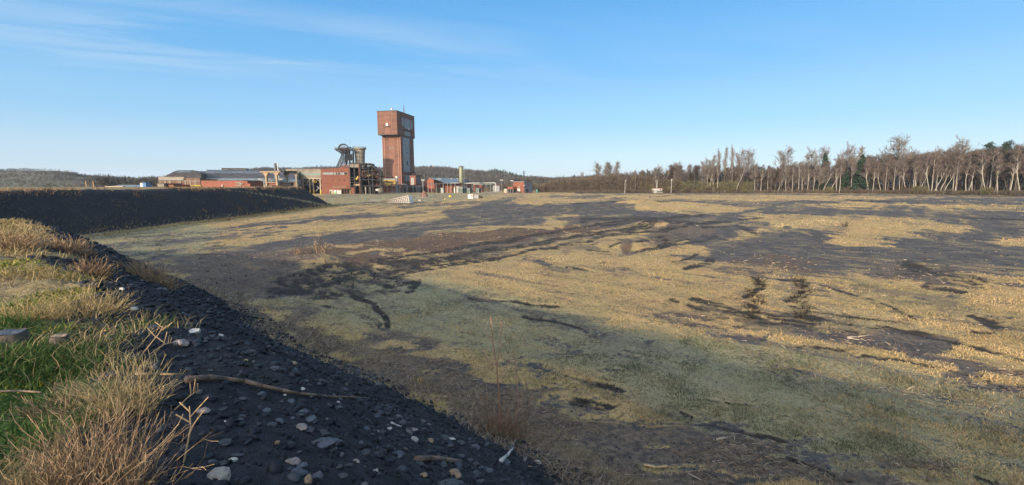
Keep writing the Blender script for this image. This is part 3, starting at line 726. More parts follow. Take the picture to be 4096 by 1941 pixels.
m = MB(); m.lathe([(.05, HZ1 + .5), (.5, HZ1 + .6), (.95, HZ1 + 1.2), (1.0, HZ1 + 1.7), (.7, HZ1 + 2.4), (.05, HZ1 + 2.7)], 14, (-4.8, 1.2)); m.build('antenna_dome', M['white'], T, True)
m = MB(); bx_, by_ = -5.0, 24.0
for a, b in ((-.7, -.7), (.7, -.7), (.7, .7), (-.7, .7)): m.bar((bx_ + a, by_ + b, HZ1), (bx_ + a * .1, by_ + b * .1, HZ1 + 8.5), .09)
for k_ in range(5):
    h = HZ1 + 1.4 * k_ + .8; q = .7 * (1 - (h - HZ1) / 9.5)
    m.box(bx_ - q - .05, bx_ + q + .05, by_ - q - .05, by_ + q + .05, h, h + .1)
m.bar((bx_, by_, HZ1 + 8), (bx_, by_, HZ1 + 11), .06); m.build('antenna_mast', M['metal'], T)
m = MB()
for q in (8.0, 9.6): m.bar((sx1 + .5, q, 0), (sx1 + .5, q, 17), .28, n=8)
m.bar((sx1 + .5, 8.0, 17), (sx1 + .5, 9.6, 17), .3); m.build('riser_pipe', M['steel_rust'], T)
part('plinth', M['brick_hall'], T, (sx0 - .8, sx1 + .0, sy0 + 10, sy1 + 1.2, 0, 17.8), (sx1, sx1 + 1.3, 25.6, 33, 0, 17))

# brick annex on stilts at the foot of the tower, right
f2 = Fr(1652, 372); A = f2.empty('stilted_annex', 'small brick annex on pale stilts at the right foot of the winding tower', 'building')
w0, w1 = f2.x(1641), f2.x(1664); zt, zb_ = f2.z(703), f2.z(742)
part('wall', M['brick_hall'], A, (w0, w1, 0, 11, zb_, zt)); part('roof', M['steel_dark'], A, (w0 - .3, w1 + .3, -.3, 11.3, zt, zt + .4))
window(A, 'glass_blue', 1.0, 10.0, zb_ + 1, zt - 1.0, w1, 4, 3, 'steel_dark', 'r'); window(A, 'glass_grey', w0 + .9, w1 - 1.5, zb_ + .4, zt - 1.8, 0, 2, 1, 'brick_orange')
m = MB()
for px_ in (1633, 1655, 1668, 1675, 1682): q = f2.x(px_); m.box(q - .2, q + .2, -1.2, -.8, 0, f2.z(742)); 
m.box(f2.x(1630), f2.x(1684), -1.3, -.7, f2.z(749), f2.z(747)); m.build('stilts', M['metal'], A)
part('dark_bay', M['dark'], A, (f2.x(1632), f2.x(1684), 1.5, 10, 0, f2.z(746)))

# pipe works at the foot of the tower, left
f3 = Fr(1560, 362); P_ = f3.empty('pipe_works', 'grey and yellow pipes over a sooty brick block at the foot of the winding tower', 'pipes')
x0, x1 = f3.x(1529), f3.x(1591)
part('block', M['brick_hall'], P_, (x0, f3.x(1581), 2, 9, 0, f3.z(743))); part('duct', M['metal'], P_, (x0, f3.x(1590), 0, 1.6, f3.z(720), f3.z(715)), (f3.x(1584), f3.x(1591), 0, 1.6, 0, f3.z(715)))
m = MB(); m.tube([(x0, -1, f3.z(724)), (f3.x(1583), -1, f3.z(724)), (f3.x(1585), -1, f3.z(727)), (f3.x(1585), -1, f3.z(733)), (f3.x(1580), -1, f3.z(735)), (f3.x(1533), -1, f3.z(734))], .42, 8); m.build('yellow_pipe', M['yellow'], P_, True)
m = MB(); m.tube([(f3.x(1548), -1.5, f3.z(741)), (f3.x(1556), -1.5, f3.z(742)), (f3.x(1562), -1.5, f3.z(739)), (f3.x(1568), -1.5, f3.z(740))], .5, 8); m.build('yellow_valve', M['yellow'], P_, True)
m = MB()
for px_ in (1530, 1552, 1570, 1584): q = f3.x(px_); m.bar((q, -.5, 0), (q, -.5, f3.z(722)), .16)
m.bar((f3.x(1530), -.5, f3.z(745)), (f3.x(1590), -.5, f3.z(744)), .15); m.build('pipe_support', M['metal'], P_)
m = MB(); q = f3.x(1588); m.box(q - .9, q + .9, -.3, 1.8, f3.z(711), f3.z(705)); m.bar((q, .6, f3.z(715)), (q, .6, f3.z(708)), .4); m.build('vent_box', M['white'], P_)
for px_, lab in ((1606, 'grey steel service platform with a pale top beside the tower riser pipes'),):
    f_ = Fr(px_, 357); A = f_.empty('service_platform', lab, 'platform'); m = MB()
    for a in (1591, 1600, 1612, 1625): q = f_.x(a); m.bar((q, 0, 0), (q, 0, f_.z(740)), .17); m.bar((q, 3, 0), (q, 3, f_.z(740)), .17)
    m.build('leg', M['metal'], A); part('deck', M['white'], A, (f_.x(1607), f_.x(1623), -.3, 3, f_.z(738.5), f_.z(736.5)))
    part('lower_deck', M['steel_dark'], A, (f_.x(1590), f_.x(1626), -.2, 3.2, f_.z(745), f_.z(743)), (f_.x(1604), f_.x(1620), .5, 2.5, 0, f_.z(750)))
# low railings on the forecourt
f_ = Fr(1580, 345); m = MB()
for i in range(13): q = f_.x(1562 + i * 3); m.bar((q, 0, 0), (q, 0, 1.7), .06)
for h in (.5, 1.1, 1.7): m.bar((f_.x(1562), 0, h), (f_.x(1598), 0, h), .06)
o = m.build('railing', M['rail']); o.location = (f_.o[0], f_.o[1], 0); o.rotation_euler[2] = ANG; tag(o, 'pale tubular railing on the grass in front of the tower foot', 'railing')

# ---------------------------------------------- red brick building with ribbon window
fb = Fr(1288, 309, R(10)); A = fb.empty('brick_building', 'red brick colliery building with a ribbon window, graffiti and a dark gateway', 'building')
x1 = fb.x(1400); D = 22; zt0, zt1 = fb.z(676), fb.z(670, x1)
xg0, xg1 = fb.x(1366), fb.x(1401); zg = fb.z(756)
xd0, xd1 = fb.x(1320), fb.x(1325); zd = fb.z(766)
wl = MB(); wl.box(0, xg0, 0, D, 0, zt0); wl.box(xg0, xg1, 0, D, zg, zt0); wl.prism([(0, zt0), (x1, zt0), (x1, zt1), (0, zt0 + .02)], 0, D)
wl.build('wall', M['brick_hall'], A)
part('brick_pier', M['brick_hall'], A, (xg1, fb.x(1418), -.2, 3, 0, zg + 1.0))
m = MB(); m.prism([(-.3, zt0 + .05), (x1 + .3, zt1 + .05), (x1 + .3, zt1 + .45), (-.3, zt0 + .45)], -.3, D + .3); m.build('roof', M['roof_dark'], A)
g = window(A, 'glass_grey', fb.x(1295), fb.x(1394), fb.z(699), fb.z(690), 0, 7, 1, 'gallery')
for a, b in ((1336, 1339), (1348, 1354), (1357, 1363), (1381, 1393)): part('broken_pane', M['dark'], g, (fb.x(a), fb.x(b), -.11, -.055, fb.z(698.5), fb.z(690.5)))
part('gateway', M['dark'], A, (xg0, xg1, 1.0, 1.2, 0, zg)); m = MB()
for a in (1366, 1377, 1388): q = fb.x(a); m.box(q - .15, q + .15, -.1, .3, 0, zg)
m.build('gate_post', M['steel_rust'], A); m = MB(); q = fb.x(1401); m.box(q - .18, q + .18, -.25, .1, 0, zg * .75); m.build('yellow_post', M['yellow'], A)
part('pale_surround', M['cream'], A, (fb.x(1318), fb.x(1332), -.06, 0, 0, fb.z(759))); part('door', M['dark'], A, (xd0, xd1, -.12, -.06, 0, zd))
m = MB(); q0, q1 = fb.x(1334), fb.x(1346); m.prism([(q0, 0), (q1, 0), (q1, 1.2), ((q0 + q1) / 2, 1.6), (q0, 1.3)], -.05, 0); m.build('graffiti', M['green_paint'], A)
m = MB(); q0, q1, q2 = fb.x(1334), fb.x(1347), fb.x(1365); m.prism([(q0, 1.3), (q1 - .1, 1.3), (q1 - .4, 3.1), ((q0 + q1) / 2, 2.6), (q0 + .4, 3.3)], -.1, -.05); m.prism([(q1 + .2, .2), (q2, .2), (q2 - .1, 3.0), (q2 - 1.2, 2.3), (q1 + .6, 3.2), (q1 + .2, 2.0)], -.1, -.05); m.build('graffiti', M['white'], A)
part('canopy', M['cream'], A, (fb.x(1331), fb.x(1386), -.35, 0, fb.z(749.5), fb.z(747.8))); part('pipe', M['steel_dark'], A, (fb.x(1322), fb.x(1400), -.18, 0, fb.z(746), fb.z(745)))
for a, b in ((1333, 722), (1361, 723), (1380, 723), (1371, 685)): q, h = fb.x(a), fb.z(b); part('wall_hole', M['dark'], A, (q - .3, q + .3, -.05, 0, h - .5, h + .5))
m = MB()
for a in (1310, 1332, 1354, 1376): q = fb.x(a); m.box(q - .05, q + .05, -.06, -.001, zg + .5, zt0 - .2)
for b in (708, 719, 734): m.box(.1, x1, -.055, -.001, fb.z(b) - .05, fb.z(b) + .05)
m.build('panel_joints', M['steel_rust'], A)

# ---------------------------------------------- gutted steel-frame building
fg = Fr(1402, 308, R(10)); A = fg.empty('gutted_frame_building', 'burnt out black steel frame building open on its sides between brick block and tower', 'building')
X = lambda px_, ly=0: fg.x(px_, ly)
Z = lambda py_, lx=0, ly=0: fg.z(py_, lx, ly)
m = MB()
cols = [1403, 1421, 1441, 1445, 1477, 1492, 1524]
tops = {1403: 655, 1421: 652, 1441: 650, 1445: 650, 1477: 653, 1492: 661, 1524: 690}
for c in cols:
    for ly in (0, 8, 16):
        q = X(c); m.box(q - .28, q + .28, ly - .28, ly + .28, 0, Z(tops[c]))
m.build('column', M['steel_dark'], A)
ro = MB(); ro.prism([(X(1399), Z(654)), (X(1441), Z(649)), (X(1444), Z(650.5)), (X(1491), Z(653)), (X(1491), Z(660)), (X(1525), Z(688)), (X(1525), Z(690)), (X(1490), Z(664)), (X(1489), Z(656)), (X(1399), Z(657))], -.4, 17); ro.build('roof', M['steel_dark'], A)
fl = MB()
for b, a0, a1 in ((719, 1403, 1525), (744, 1403, 1526), (746, 1490, 1528), (700, 1443, 1525), (683, 1443, 1500), (730, 1403, 1445), (710, 1403, 1450)): fl.box(X(a0), X(a1), .3, 16, Z(b) - .25, Z(b) + .2)
fl.build('floor', M['steel_dark'], A)
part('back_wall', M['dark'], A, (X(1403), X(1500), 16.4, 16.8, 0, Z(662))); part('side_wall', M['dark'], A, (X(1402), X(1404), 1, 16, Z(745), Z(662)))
m = MB()
for b in (659, 663, 667.5): m.box(X(1402), X(1438), -.25, .1, Z(b) - .42, Z(b) + .3)
m.build('louvre', M['concrete'], A)
m = MB(); m.tube([(X(1441), -.5, 0), (X(1441), -.5, Z(652))], .35, 6); m.build('rusty_pillar', M['steel_rust'], A)
m = MB(); rg = random.Random(4)
for i in range(50):                                  # dangling ducts, broken beams and machine pieces inside
    a = rg.uniform(1405, 1520); b = rg.uniform(675, 762) if a < 1495 else rg.uniform(692, 762); ly = rg.uniform(1, 14); q, h = X(a), Z(b); L = rg.uniform(.8, 4.5); th = rg.gauss(0, .5) if rg.random() < .6 else rg.gauss(1.5, .3)
    m.bar((q, ly, h), (q + L * math.cos(th), ly + rg.uniform(-1, 1), max(.1, h + L * math.sin(th))), rg.uniform(.08, .35))
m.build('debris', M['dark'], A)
m = MB(); rg = random.Random(14)
for i in range(34):
    a = rg.uniform(1442, 1505); b = rg.uniform(678, 712); ly = rg.uniform(.2, 4); q, h = X(a), Z(b); L = rg.uniform(.8, 3.5); th = rg.gauss(0, .6)
    m.bar((q, ly, h), (q + L * math.cos(th), ly, h + L * math.sin(th)), rg.uniform(.06, .22))
m.build('pale_debris', M['steel_rust'], A)
m = MB(); m.box(X(1417), X(1439), -.2, 2.5, Z(743), Z(736)); m.build('yellow_bin', M['concrete_warm'], A)
m = MB(); m.tube([(X(1428), .5, Z(720)), (X(1431), .5, Z(712)), (X(1434), .5, Z(705))], .35, 6); m.tube([(X(1424), .3, Z(714)), (X(1437), .3, Z(712))], .25, 6); m.tube([(X(1474), .3, Z(706)), (X(1476), .3, Z(700)), (X(1482), .3, Z(704)), (X(1484), .3, Z(699))], .25, 6); m.build('yellow_machine', M['yellow'], A)
m = MB(); m.lathe([(1.5, Z(676)), (2.0, Z(668)), (2.0, Z(658))], 14, (X(1454), 2.5)); m.build('hopper', M['roof_dark'], A)
m = MB(); m.tube([(X(1462), -.4, Z(677)), (X(1477), -.4, Z(671)), (X(1491), -.4, Z(661))], .25); m.tube([(X(1463), -.4, Z(650)), (X(1466), -.4, Z(690))], .12); m.build('brace', M['steel_dark'], A)
for a0, a1, b0, b1 in ((1495, 1522, 712, 700), (1497, 1508, 742, 718), (1512, 1522, 742, 718)):
    part('infill_panel', M['brick_orange'], A, (X(a0), X(a1), 8.5, 8.8, Z(b0), Z(b1)))
m = MB()
for a in (1506, 1514): m.box(X(a) - .12, X(a) + .12, 8.2, 8.45, Z(744), Z(716))
m.box(X(1495), X(1523), 8.2, 8.45, Z(731) - .12, Z(731) + .12); m.build('panel_frame', M['steel_dark'], A)
m = MB()
for a in (1446, 1463, 1480): m.lathe([(.55, 0), (.45, 1), (.6, Z(752)), (.3, Z(748))], 8, (X(a), .6))
m.build('pale_pillar', M['concrete'], A)
part('pale_sheet', M['white'], A, (X(1502), X(1513), 1.0, 1.1, Z(764), Z(756)))

# ---------------------------------------------- steel headframe with winding wheels
fh = Fr(1395, 345, R(16)); A = fh.empty('steel_headframe', 'blackened steel pit headframe with raking legs and winding wheels', 'headframe')
X = lambda px_, py_=640, ly=0: fh.x(px_, ly, py_)
zt = fh.z(598); zpl = fh.z(620)
def lattice(m, a, b, wa, wb, n, r=.16):
    """truss leg between two points, square section wa..wb"""
    a = Vector(a); b = Vector(b); d = (b - a).normalized(); u = Vector((0, 1, 0)); w = d.cross(u).normalized(); P = []
    for i in range(n + 1):
        t = i / n; c = a.lerp(b, t); q = wa + (wb - wa) * t
        P.append([c + u * q * sx + w * q * sy for sx, sy in ((-1, -1), (1, -1), (1, 1), (-1, 1))])
    for i in range(n):
        for j in range(4):
            m.bar(P[i][j], P[i + 1][j], r * 1.3); m.bar(P[i][j], P[i + 1][(j + 1) % 4], r * .6)
            m.bar(P[i + 1][j], P[i + 1][(j + 1) % 4], r * .7)
for ly in (0, 9):
    m = MB(); lattice(m, (X(1322, 700), ly, 0 + 6), (X(1372, 610), ly, zpl), 1.5, 1.0, 9); m.build('raking_leg', M['steel_blue'], A)
m = MB(); lattice(m, (X(1352, 690), 5, 4), (X(1388, 610), 5, zpl), 1.2, .9, 8); m.build('raking_leg', M['steel_blue'], A)
m = MB()
for a in (1381, 1396, 1411):
    for ly in (0, 4.5, 9): m.bar((X(a), ly, 0), (X(a, 600), ly, zt if a != 1379 else zpl), .22)
hs = [6, 9, 12, 15, 18, 21, 24, 27, 30, 33]
for h in hs:
    if h > zt: break
    for ly in (0, 9): m.bar((X(1379), ly, h), (X(1411), ly, h), .11)
    for ly in (0, 9): m.bar((X(1379), ly, h), (X(1397), ly, h + 3), .09); m.bar((X(1397), ly, h + 3), (X(1411), ly, h), .09)
    for a in (1381, 1396, 1411): m.bar((X(a), 0, h), (X(a), 9, h), .08); m.bar((X(a), 0, h), (X(a), 9, h + 3), .08)
m.build('tower_frame', M['steel_blue'], A)
m = MB(); m.box(X(1341), X(1412), -1, 10, fh.z(599.5), fh.z(597)); m.build('platform', M['steel_blue'], A)
m = MB()
for i in range(16):
    q = X(1341) + (X(1412) - X(1341)) * i / 15
    for ly in (-1, 10): m.bar((q, ly, fh.z(597)), (q, ly, fh.z(591)), .07)
for ly in (-1, 10):
    for b in (591, 594): m.bar((X(1341), ly, fh.z(b)), (X(1412), ly, fh.z(b)), .07)
m.build('platform_railing', M['steel_blue'], A)
m = MB(); m.bar((X(1342), -1, fh.z(600)), (X(1372), -1, fh.z(616)), .3); m.bar((X(1342), 10, fh.z(600)), (X(1372), 10, fh.z(616)), .3); m.bar((X(1372), -1, fh.z(616)), (X(1380), -1, fh.z(612)), .3)
m.bar((X(1355), -1, fh.z(600)), (X(1372), -1, fh.z(616)), .2); m.bar((X(1372), -1, fh.z(600)), (X(1366), -1, fh.z(614)), .2); m.bar((X(1385), -1, fh.z(600)), (X(1376), -1, fh.z(614)), .2); m.build('bracket', M['steel_blue'], A)
part('machine_deck', M['steel_dark'], A, (X(1366), X(1398), 1, 8, fh.z(613), fh.z(601))); part('hoist_frame', M['steel_dark'], A, (X(1388), X(1408), 2, 7, fh.z(640), fh.z(616)))
m = MB(); m.box(X(1360), X(1393), .5, 3, fh.z(598), fh.z(592)); m.build('bearing_house', M['steel_rust'], A)
def wheel(cx_, cy_, cz_, r_, nm='winding_wheel'):
    n_ = 28; m = MB()
    pr = [(cx_ + r_ * math.cos(2 * math.pi * i / n_), cy_, cz_ + r_ * math.sin(2 * math.pi * i / n_)) for i in range(n_ + 1)]
    m.tube(pr, .3, 4); w = m.build(nm, M['steel_blue'], A); m = MB()
    for i in range(14):
        t = 2 * math.pi * i / 14; m.bar((cx_, cy_, cz_), (cx_ + r_ * math.cos(t), cy_, cz_ + r_ * math.sin(t)), .08)
    m.build('spokes', M['steel_blue'], w); m = MB(); m.bar((cx_, cy_ - .8, cz_), (cx_, cy_ + .8, cz_), .7, n=10); m.build('hub', M['steel_rust'], w)
rw = (X(1393, 595) - X(1353, 595)) / 2
wheel(X(1373, 595), 1.5, fh.z(595), rw); wheel(X(1373, 595), 7.0, fh.z(595), rw); wheel(X(1376, 608), 4.4, fh.z(610), rw * .75)
m = MB(); m.bar((X(1381, 590), 4, fh.z(597)), (X(1381, 555), 4, fh.z(560)), .05); m.bar((X(1399, 590), 4, fh.z(597)), (X(1399, 555), 4, fh.z(553)), .05); m.build('lightning_rod', M['metal'], A)
part('hoist_cabin', M['steel_dark'], A, (X(1399), X(1406), 3, 6, fh.z(592), fh.z(587)))
m = MB(); m.prism([(X(1355, 680), 0), (X(1401, 680), 0), (X(1401, 680), fh.z(664)), (X(1385, 680), fh.z(660)), (X(1368, 680), fh.z(664)), (X(1355, 680), fh.z(672))], -2, 12); m.build('pit_bank_roof', M['steel_rust'], A)

# ---------------------------------------------- concrete cooling tower
fc = Fr(1446, 355); o_ = fc.empty('cooling_tower', 'stained pale concrete cooling tower widening to a collared rim', 'tower')
m = MB(); d_, f_ = rr(600); k_ = 355 / f_
r0 = 355 / 1770 * 36 / 2; r1 = 355 / 1785 * 43 / 2; zt = fc.z(594)
m.lathe([(r0 * .92, 0), (r0 * .92, 8), (r0 * .95, fc.z(650)), (r1, zt)], 32, cap=False); m.lathe([(r1 * .93, zt), (r0 * .85, 8)], 32, cap=False); m.build('shell', M['concrete'], o_, True)
m = MB(); zr0, zr1 = fc.z(599), fc.z(592); m.lathe([(r1 + .1, zr0), (r1 + .9, zr0 + .2), (r1 + .9, zr1), (r1 - .8, zr1 + .1), (r1 - .8, zr0)], 32, cap=False); m.build('rim_collar', M['concrete'], o_)
m = MB()
for h in (fc.z(645), fc.z(630), fc.z(614)):
    t = (h - fc.z(650)) / (zt - fc.z(650)); rq = r0 * .95 + (r1 - r0 * .95) * t; m.lathe([(rq + .02, h), (rq + .18, h + .02), (rq + .18, h + .22), (rq + .02, h + .24)], 32, cap=False)
m.build('hoop', M['steel_dark'], o_)
m = MB()
for i in range(24):
    t = 2 * math.pi * i / 24; m.bar((math.cos(t) * (r1 + .8), math.sin(t) * (r1 + .8), zr1), (math.cos(t) * (r1 + .8), math.sin(t) * (r1 + .8), zr1 + .9), .05)
m.tube([(math.cos(2 * math.pi * i / 24) * (r1 + .8), math.sin(2 * math.pi * i / 24) * (r1 + .8), zr1 + .9) for i in range(25)], .05, 4); m.build('rim_railing', M['steel_dark'], o_)

# ---------------------------------------------- conveyor gallery on trestles
fl_ = Fr(1180, 325); A = fl_.empty('conveyor_gallery', 'long brown clad conveyor gallery with a green window band, raised on pale trestles', 'gallery')
x1 = fl_.x(1289); part('wall', M['gallery'], A, (fl_.x(1150), x1, 0, 7, fl_.z(715), fl_.z(676))); part('roof', M['roof_dark'], A, (fl_.x(1149), x1, -.3, 7.3, fl_.z(676), fl_.z(675)))
window(A, 'glass_green', fl_.x(1207), fl_.x(1285), fl_.z(702), fl_.z(693), 0, 9, 1, 'gallery', dep=.09)
part('edge_beam', M['cream'], A, (fl_.x(1188), x1, -.2, .1, fl_.z(716.5), fl_.z(714.5)))
for px_ in (1197, 1214, 1241, 1255, 1283):
    q = fl_.x(px_); m = MB(); m.box(q - .35, q + .35, -.1, .5, 0, fl_.z(716)); t = m.build('trestle', M['cream'], A)
    m = MB(); m.box(q - .4, q + .4, -.16, .56, 0, 2.6); m.build('painted_foot', M['yellow'], t)
m = MB()
for a, b, c, d in ((1197, 718, 1214, 740), (1214, 718, 1238, 742), (1197, 740, 1240, 740), (1238, 740, 1241, 768), (1197, 762, 1210, 720), (1228, 722, 1254, 742), (1270, 718, 1283, 728), (1262, 766, 1292, 735), (1290, 766, 1268, 745)):
    m.bar((fl_.x(a), .2, fl_.z(b)), (fl_.x(c), .2, fl_.z(d)), .2)
m.build('brace', M['metal'], A)
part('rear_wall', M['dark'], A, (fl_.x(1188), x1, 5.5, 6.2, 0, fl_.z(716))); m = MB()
for b in (722, 726, 730): m.tube([(fl_.x(1225), 2, fl_.z(b)), (fl_.x(1262), 2, fl_.z(b))], .22, 6)
m.build('yellow_pipe', M['yellow'], A)

# ---------------------------------------------- concrete loading gantry with flared columns
fq = Fr(1070, 225); A = fq.empty('concrete_gantry', 'rust stained concrete gantry on flared columns standing before the long hall', 'gantry')
def gantry(A, px0, px1, cols_, ly, b_top, mat):
    m = MB(); zt = fq.z(b_top)
    m.box(fq.x(px0), fq.x(px1), ly - .8, ly + .8, zt - .55, zt)
    m.build('deck_beam', mat, A)
    for c in cols_:
        q = fq.x(c); m = MB(); m.box(q - .45, q + .45, ly - .45, ly + .45, 0, zt - 2.3)
        m.prism([(q - .45, zt - 2.3), (q + .45, zt - 2.3), (q + 1.6, zt - .9), (q + 1.9, zt - .55), (q - 1.9, zt - .55), (q - 1.6, zt - .9)], ly - .45, ly + .45); m.build('column', mat, A)
gantry(A, 1047, 1132, [1070, 1112], 0, 686, M['concrete_warm'])
gantry(A, 1118, 1179, [1122, 1163], 5, 686, M['concrete'])
part('cross_beam', M['concrete_warm'], A, (fq.x(1070), fq.x(1112), -.3, .3, fq.z(732), fq.z(729))); part('deck', M['roof_dark'], A, (fq.x(1050), fq.x(1170), -.6, 6, fq.z(685.4), fq.z(684.2)))
part('brick_panel', M['brick_orange'], A, (fq.x(1073), fq.x(1109), .5, .7, fq.z(741), fq.z(732)))

# ---------------------------------------------- long sheds and halls behind the embankment
fa = Fr(640, 262, R(28)); A = fa.empty('gabled_hall', 'wide hall with stepped dark roof and pale parapet, leftmost building of the colliery', 'building')
D = 40; X = lambda q, ly=0: fa.x(q, ly, 720)
part('wall', M['brick_pale'], A, (X(636), X(800), 0, D, 0, fa.z(712)))
m = MB(); m.prism([(X(648), fa.z(711)), (X(697), fa.z(686)), (X(716), fa.z(680)), (X(774), fa.z(679)), (X(784), fa.z(684)), (X(805), fa.z(691)), (X(805), fa.z(712)), (X(648), fa.z(712))], .6, 25); m.build('roof', M['roof_dark'], A)
m = MB(); a, b = fa.z(690), fa.z(681); m.add([(X(706), .45, a), (X(763), .45, a + .3), (X(770), .55, b), (X(718), .55, b)], [(0, 1, 2, 3)]); m.add([(X(706), .6, a), (X(763), .6, a + .3), (X(770), .6, b), (X(718), .6, b)], [(3, 2, 1, 0)]); m.build('skylight', M['glass_blue'], A, fix=False)
part('parapet', M['cream'], A, (X(635), X(738), -.5, .5, fa.z(714), fa.z(708)), (X(635), X(638), -.5, 0, 0, fa.z(714))); part('white_band', M['white'], A, (X(638), X(734), -.7, -.5, fa.z(719), fa.z(715)))
m = MB()
for c in (643, 660, 680, 720, 740, 760, 780): m.box(X(c) - .25, X(c) + .25, -.25, 0, 0, fa.z(720))
m.box(X(642), X(800), -.3, -.02, fa.z(725.5), fa.z(723)); m.build('pilaster', M['cream'], A)
m = MB()
for c in (693, 713, 732): q = X(c); m.prism([(q - .9, 0), (q + .9, 0), (q + .9, fa.z(736.5)), (q + .45, fa.z(734)), (q - .45, fa.z(734)), (q - .9, fa.z(736.5))], -.1, -.01)
m.build('arched_window', M['brick_orange'], A)

fn = Fr(742, 285, R(22)); A = fn.empty('long_hall', 'very long low hall with a dark sloping roof and a bluish skylight ridge', 'building')
X = lambda q, ly=0, py=710: fn.x(q, ly, py)
part('wall', M['cream'], A, (X(742), X(1190), 0, 30, 0, fn.z(713, X(742))))
za, zr_ = fn.z(714), fn.z(691); x0, x1 = X(742), X(1192)
m = MB(); m.prismx([(-.6, za), (14, zr_ + 1.4), (30.6, za), (30.6, za - .3), (-.6, za - .3)], x0 - .5, x1); m.build('roof', M['roof_dark'], A)
m = MB(); m.prismx([(10, zr_ + .1), (13, zr_ + 2.2), (17, zr_ + 2.2), (20, zr_ + .1)], X(810), X(1150)); m.build('skylight_ridge', M['glass_blue'], A)
m = MB()
for i in range(22): q = X(812) + (X(1148) - X(812)) * i / 21; m.box(q - .12, q + .12, 9.6, 20.3, zr_ + 2.0, zr_ + 2.35)
m.build('ridge_rib', M['roof_dark'], A)
part('gutter', M['white'], A, (X(745), X(1190), -.9, -.6, za - .55, za)); m = MB()
for i in range(18): q = X(812) + (X(1185) - X(812)) * i / 17; m.box(q - .3, q + .3, -.25, 0, 0, za - .6)
m.build('pilaster', M['brick_orange'], A)

fk = Fr(886, 330, R(22)); A = fk.empty('roof_lantern_block', 'pale boarded block with a dark flat roof rising behind the long hall roof', 'building')
X = lambda q, ly=0: fk.x(q, ly, 680)
part('wall', M['gallery'], A, (X(887), X(983), 0, 8, 0, fk.z(673.5))); part('roof', M['roof_dark'], A, (X(885), X(985), -.4, 8.4, fk.z(673.5), fk.z(672)))
m = MB()
for c in (889, 915, 954): m.box(X(c) - .2, X(c) + .2, -.15, 0, 6, fk.z(674))
m.bar((X(915), -.1, fk.z(676)), (X(954), -.1, fk.z(682)), .12); m.build('post', M['dark'], A)
ft = Fr(1109, 290); m = MB(); m.lathe([(.95, 0), (.95, 6), (.85, ft.z(656)), (1.0, ft.z(655)), (1.0, ft.z(653.5)), (.7, ft.z(653.4))], 12); o = m.build('steel_chimney', M['roof_grey'], None, True); o.location = (ft.o[0], ft.o[1], 0); tag(o, 'slim grey steel chimney above the long hall behind the gantry', 'chimney')
m = MB(); m.lathe([(.35, 0), (.35, ft.z(653))], 8, (1.6, 0)); m.build('flue_pipe', M['white'], o)

# structures standing just behind the embankment top
fo = Fr(806, 205, R(-5)); A = fo.empty('orange_wall_building', 'plain orange red flat roofed block behind the embankment', 'building')
X = lambda q, ly=0: fo.x(q, ly, 745)
part('wall', M['brick_orange'], A, (X(806), X(973), 0, 12, 0, fo.z(723))); part('roof', M['steel_dark'], A, (X(804), X(975), -.2, 12.2, fo.z(723), fo.z(721.8)))
part('end_wall', M['brick_hall'], A, (X(973), X(991), 0, 11, 0, fo.z(724))); part('low_wall', M['brick_orange'], A, (X(991), X(1001), 0, 1, 0, fo.z(735)))
m = MB()
for b in (731, 742): m.box(X(945), X(967), -.35, 0, fo.z(b) - .25, fo.z(b) + .25)
m.box(X(957), X(976), -.5, 0, fo.z(738), fo.z(734)); m.build('canopy', M['concrete'], A); part('marker_post', M['white'], A, (X(890.5), X(893), -.6, -.4, 0, fo.z(739)))
fy = Fr(683, 195, R(-5)); A = fy.empty('yellow_pipe_rack', 'pair of long yellow pipes running along the embankment top', 'pipes')
X = lambda q, ly=0: fy.x(q, ly, 745)
for b in (743, 749.5):
    m = MB(); m.tube([(X(684), 0, fy.z(b)), (X(804), 0, fy.z(b))], .30, 8); m.build('pipe', M['yellow'], A, True)
m = MB()
for c in (686, 715, 745, 775, 803): m.box(X(c) - .12, X(c) + .12, .3, .6, 0, fy.z(742))
m.build('support', M['steel_dark'], A)
fz = Fr(633, 185, R(-14)); A = fz.empty('small_grey_hut', 'small grey brown flat roofed hut left of the yellow pipes', 'hut')
part('wall', M['gallery'], A, (fz.x(633), fz.x(659), 0, 8, 0, fz.z(735))); part('roof', M['roof_dark'], A, (fz.x(632), fz.x(660), -.2, 8.2, fz.z(735), fz.z(734))); part('shutter', M['dark'], A, (fz.x(660), fz.x(660) + .1, 1, 7, 0, fz.z(737)))
part('brick_side', M['brick_hall'], A, (fz.x(660) + .12, fz.x(682), 1.5, 9, 0, fz.z(739)))
# low sheds in front of the long hall
def shed(px0, px1, Y, btop, beave, lab, wall='brick_orange', roof='roof_grey', ang=R(16), D=6, inset=12):
    f_ = Fr(px0, Y, ang); A = f_.empty('low_shed', lab, 'shed', None); X = lambda q, ly=0: f_.x(q, ly, 745)
    part('wall', M[wall], A, (X(px0), X(px1), 0, D, 0, f_.z(beave)))
    m = MB(); za, zb2 = f_.z(beave), f_.z(btop); a0, a1, i0, i1 = X(px0) - .5, X(px1) + .5, X(px0 + inset), X(px1 - inset)
    m.add([(a0, -.5, za), (a1, -.5, za), (a1, D + .5, za), (a0, D + .5, za), (i0, D * .45, zb2), (i1, D * .45, zb2), (i1, D * .55, zb2), (i0, D * .55, zb2)],
          [(0, 3, 2, 1), (4, 5, 6, 7), (0, 1, 5, 4), (1, 2, 6, 5), (2, 3, 7, 6), (3, 0, 4, 7)]); m.build('roof', M[roof], A); return A, f_, X
shed(872, 1030, 240, 713, 723, 'low shed with a broad grey hipped roof behind the orange block')
A, f_, X = shed(995, 1050, 228, 719, 738, 'small shed with a grey pitched roof just left of the gantry', 'dark', 'roof_grey')
A, f_, X = shed(1033, 1115, 226, 713, 733, 'white louvred shed with a grey roof seen under the gantry', 'white', 'roof_grey')
m = MB()
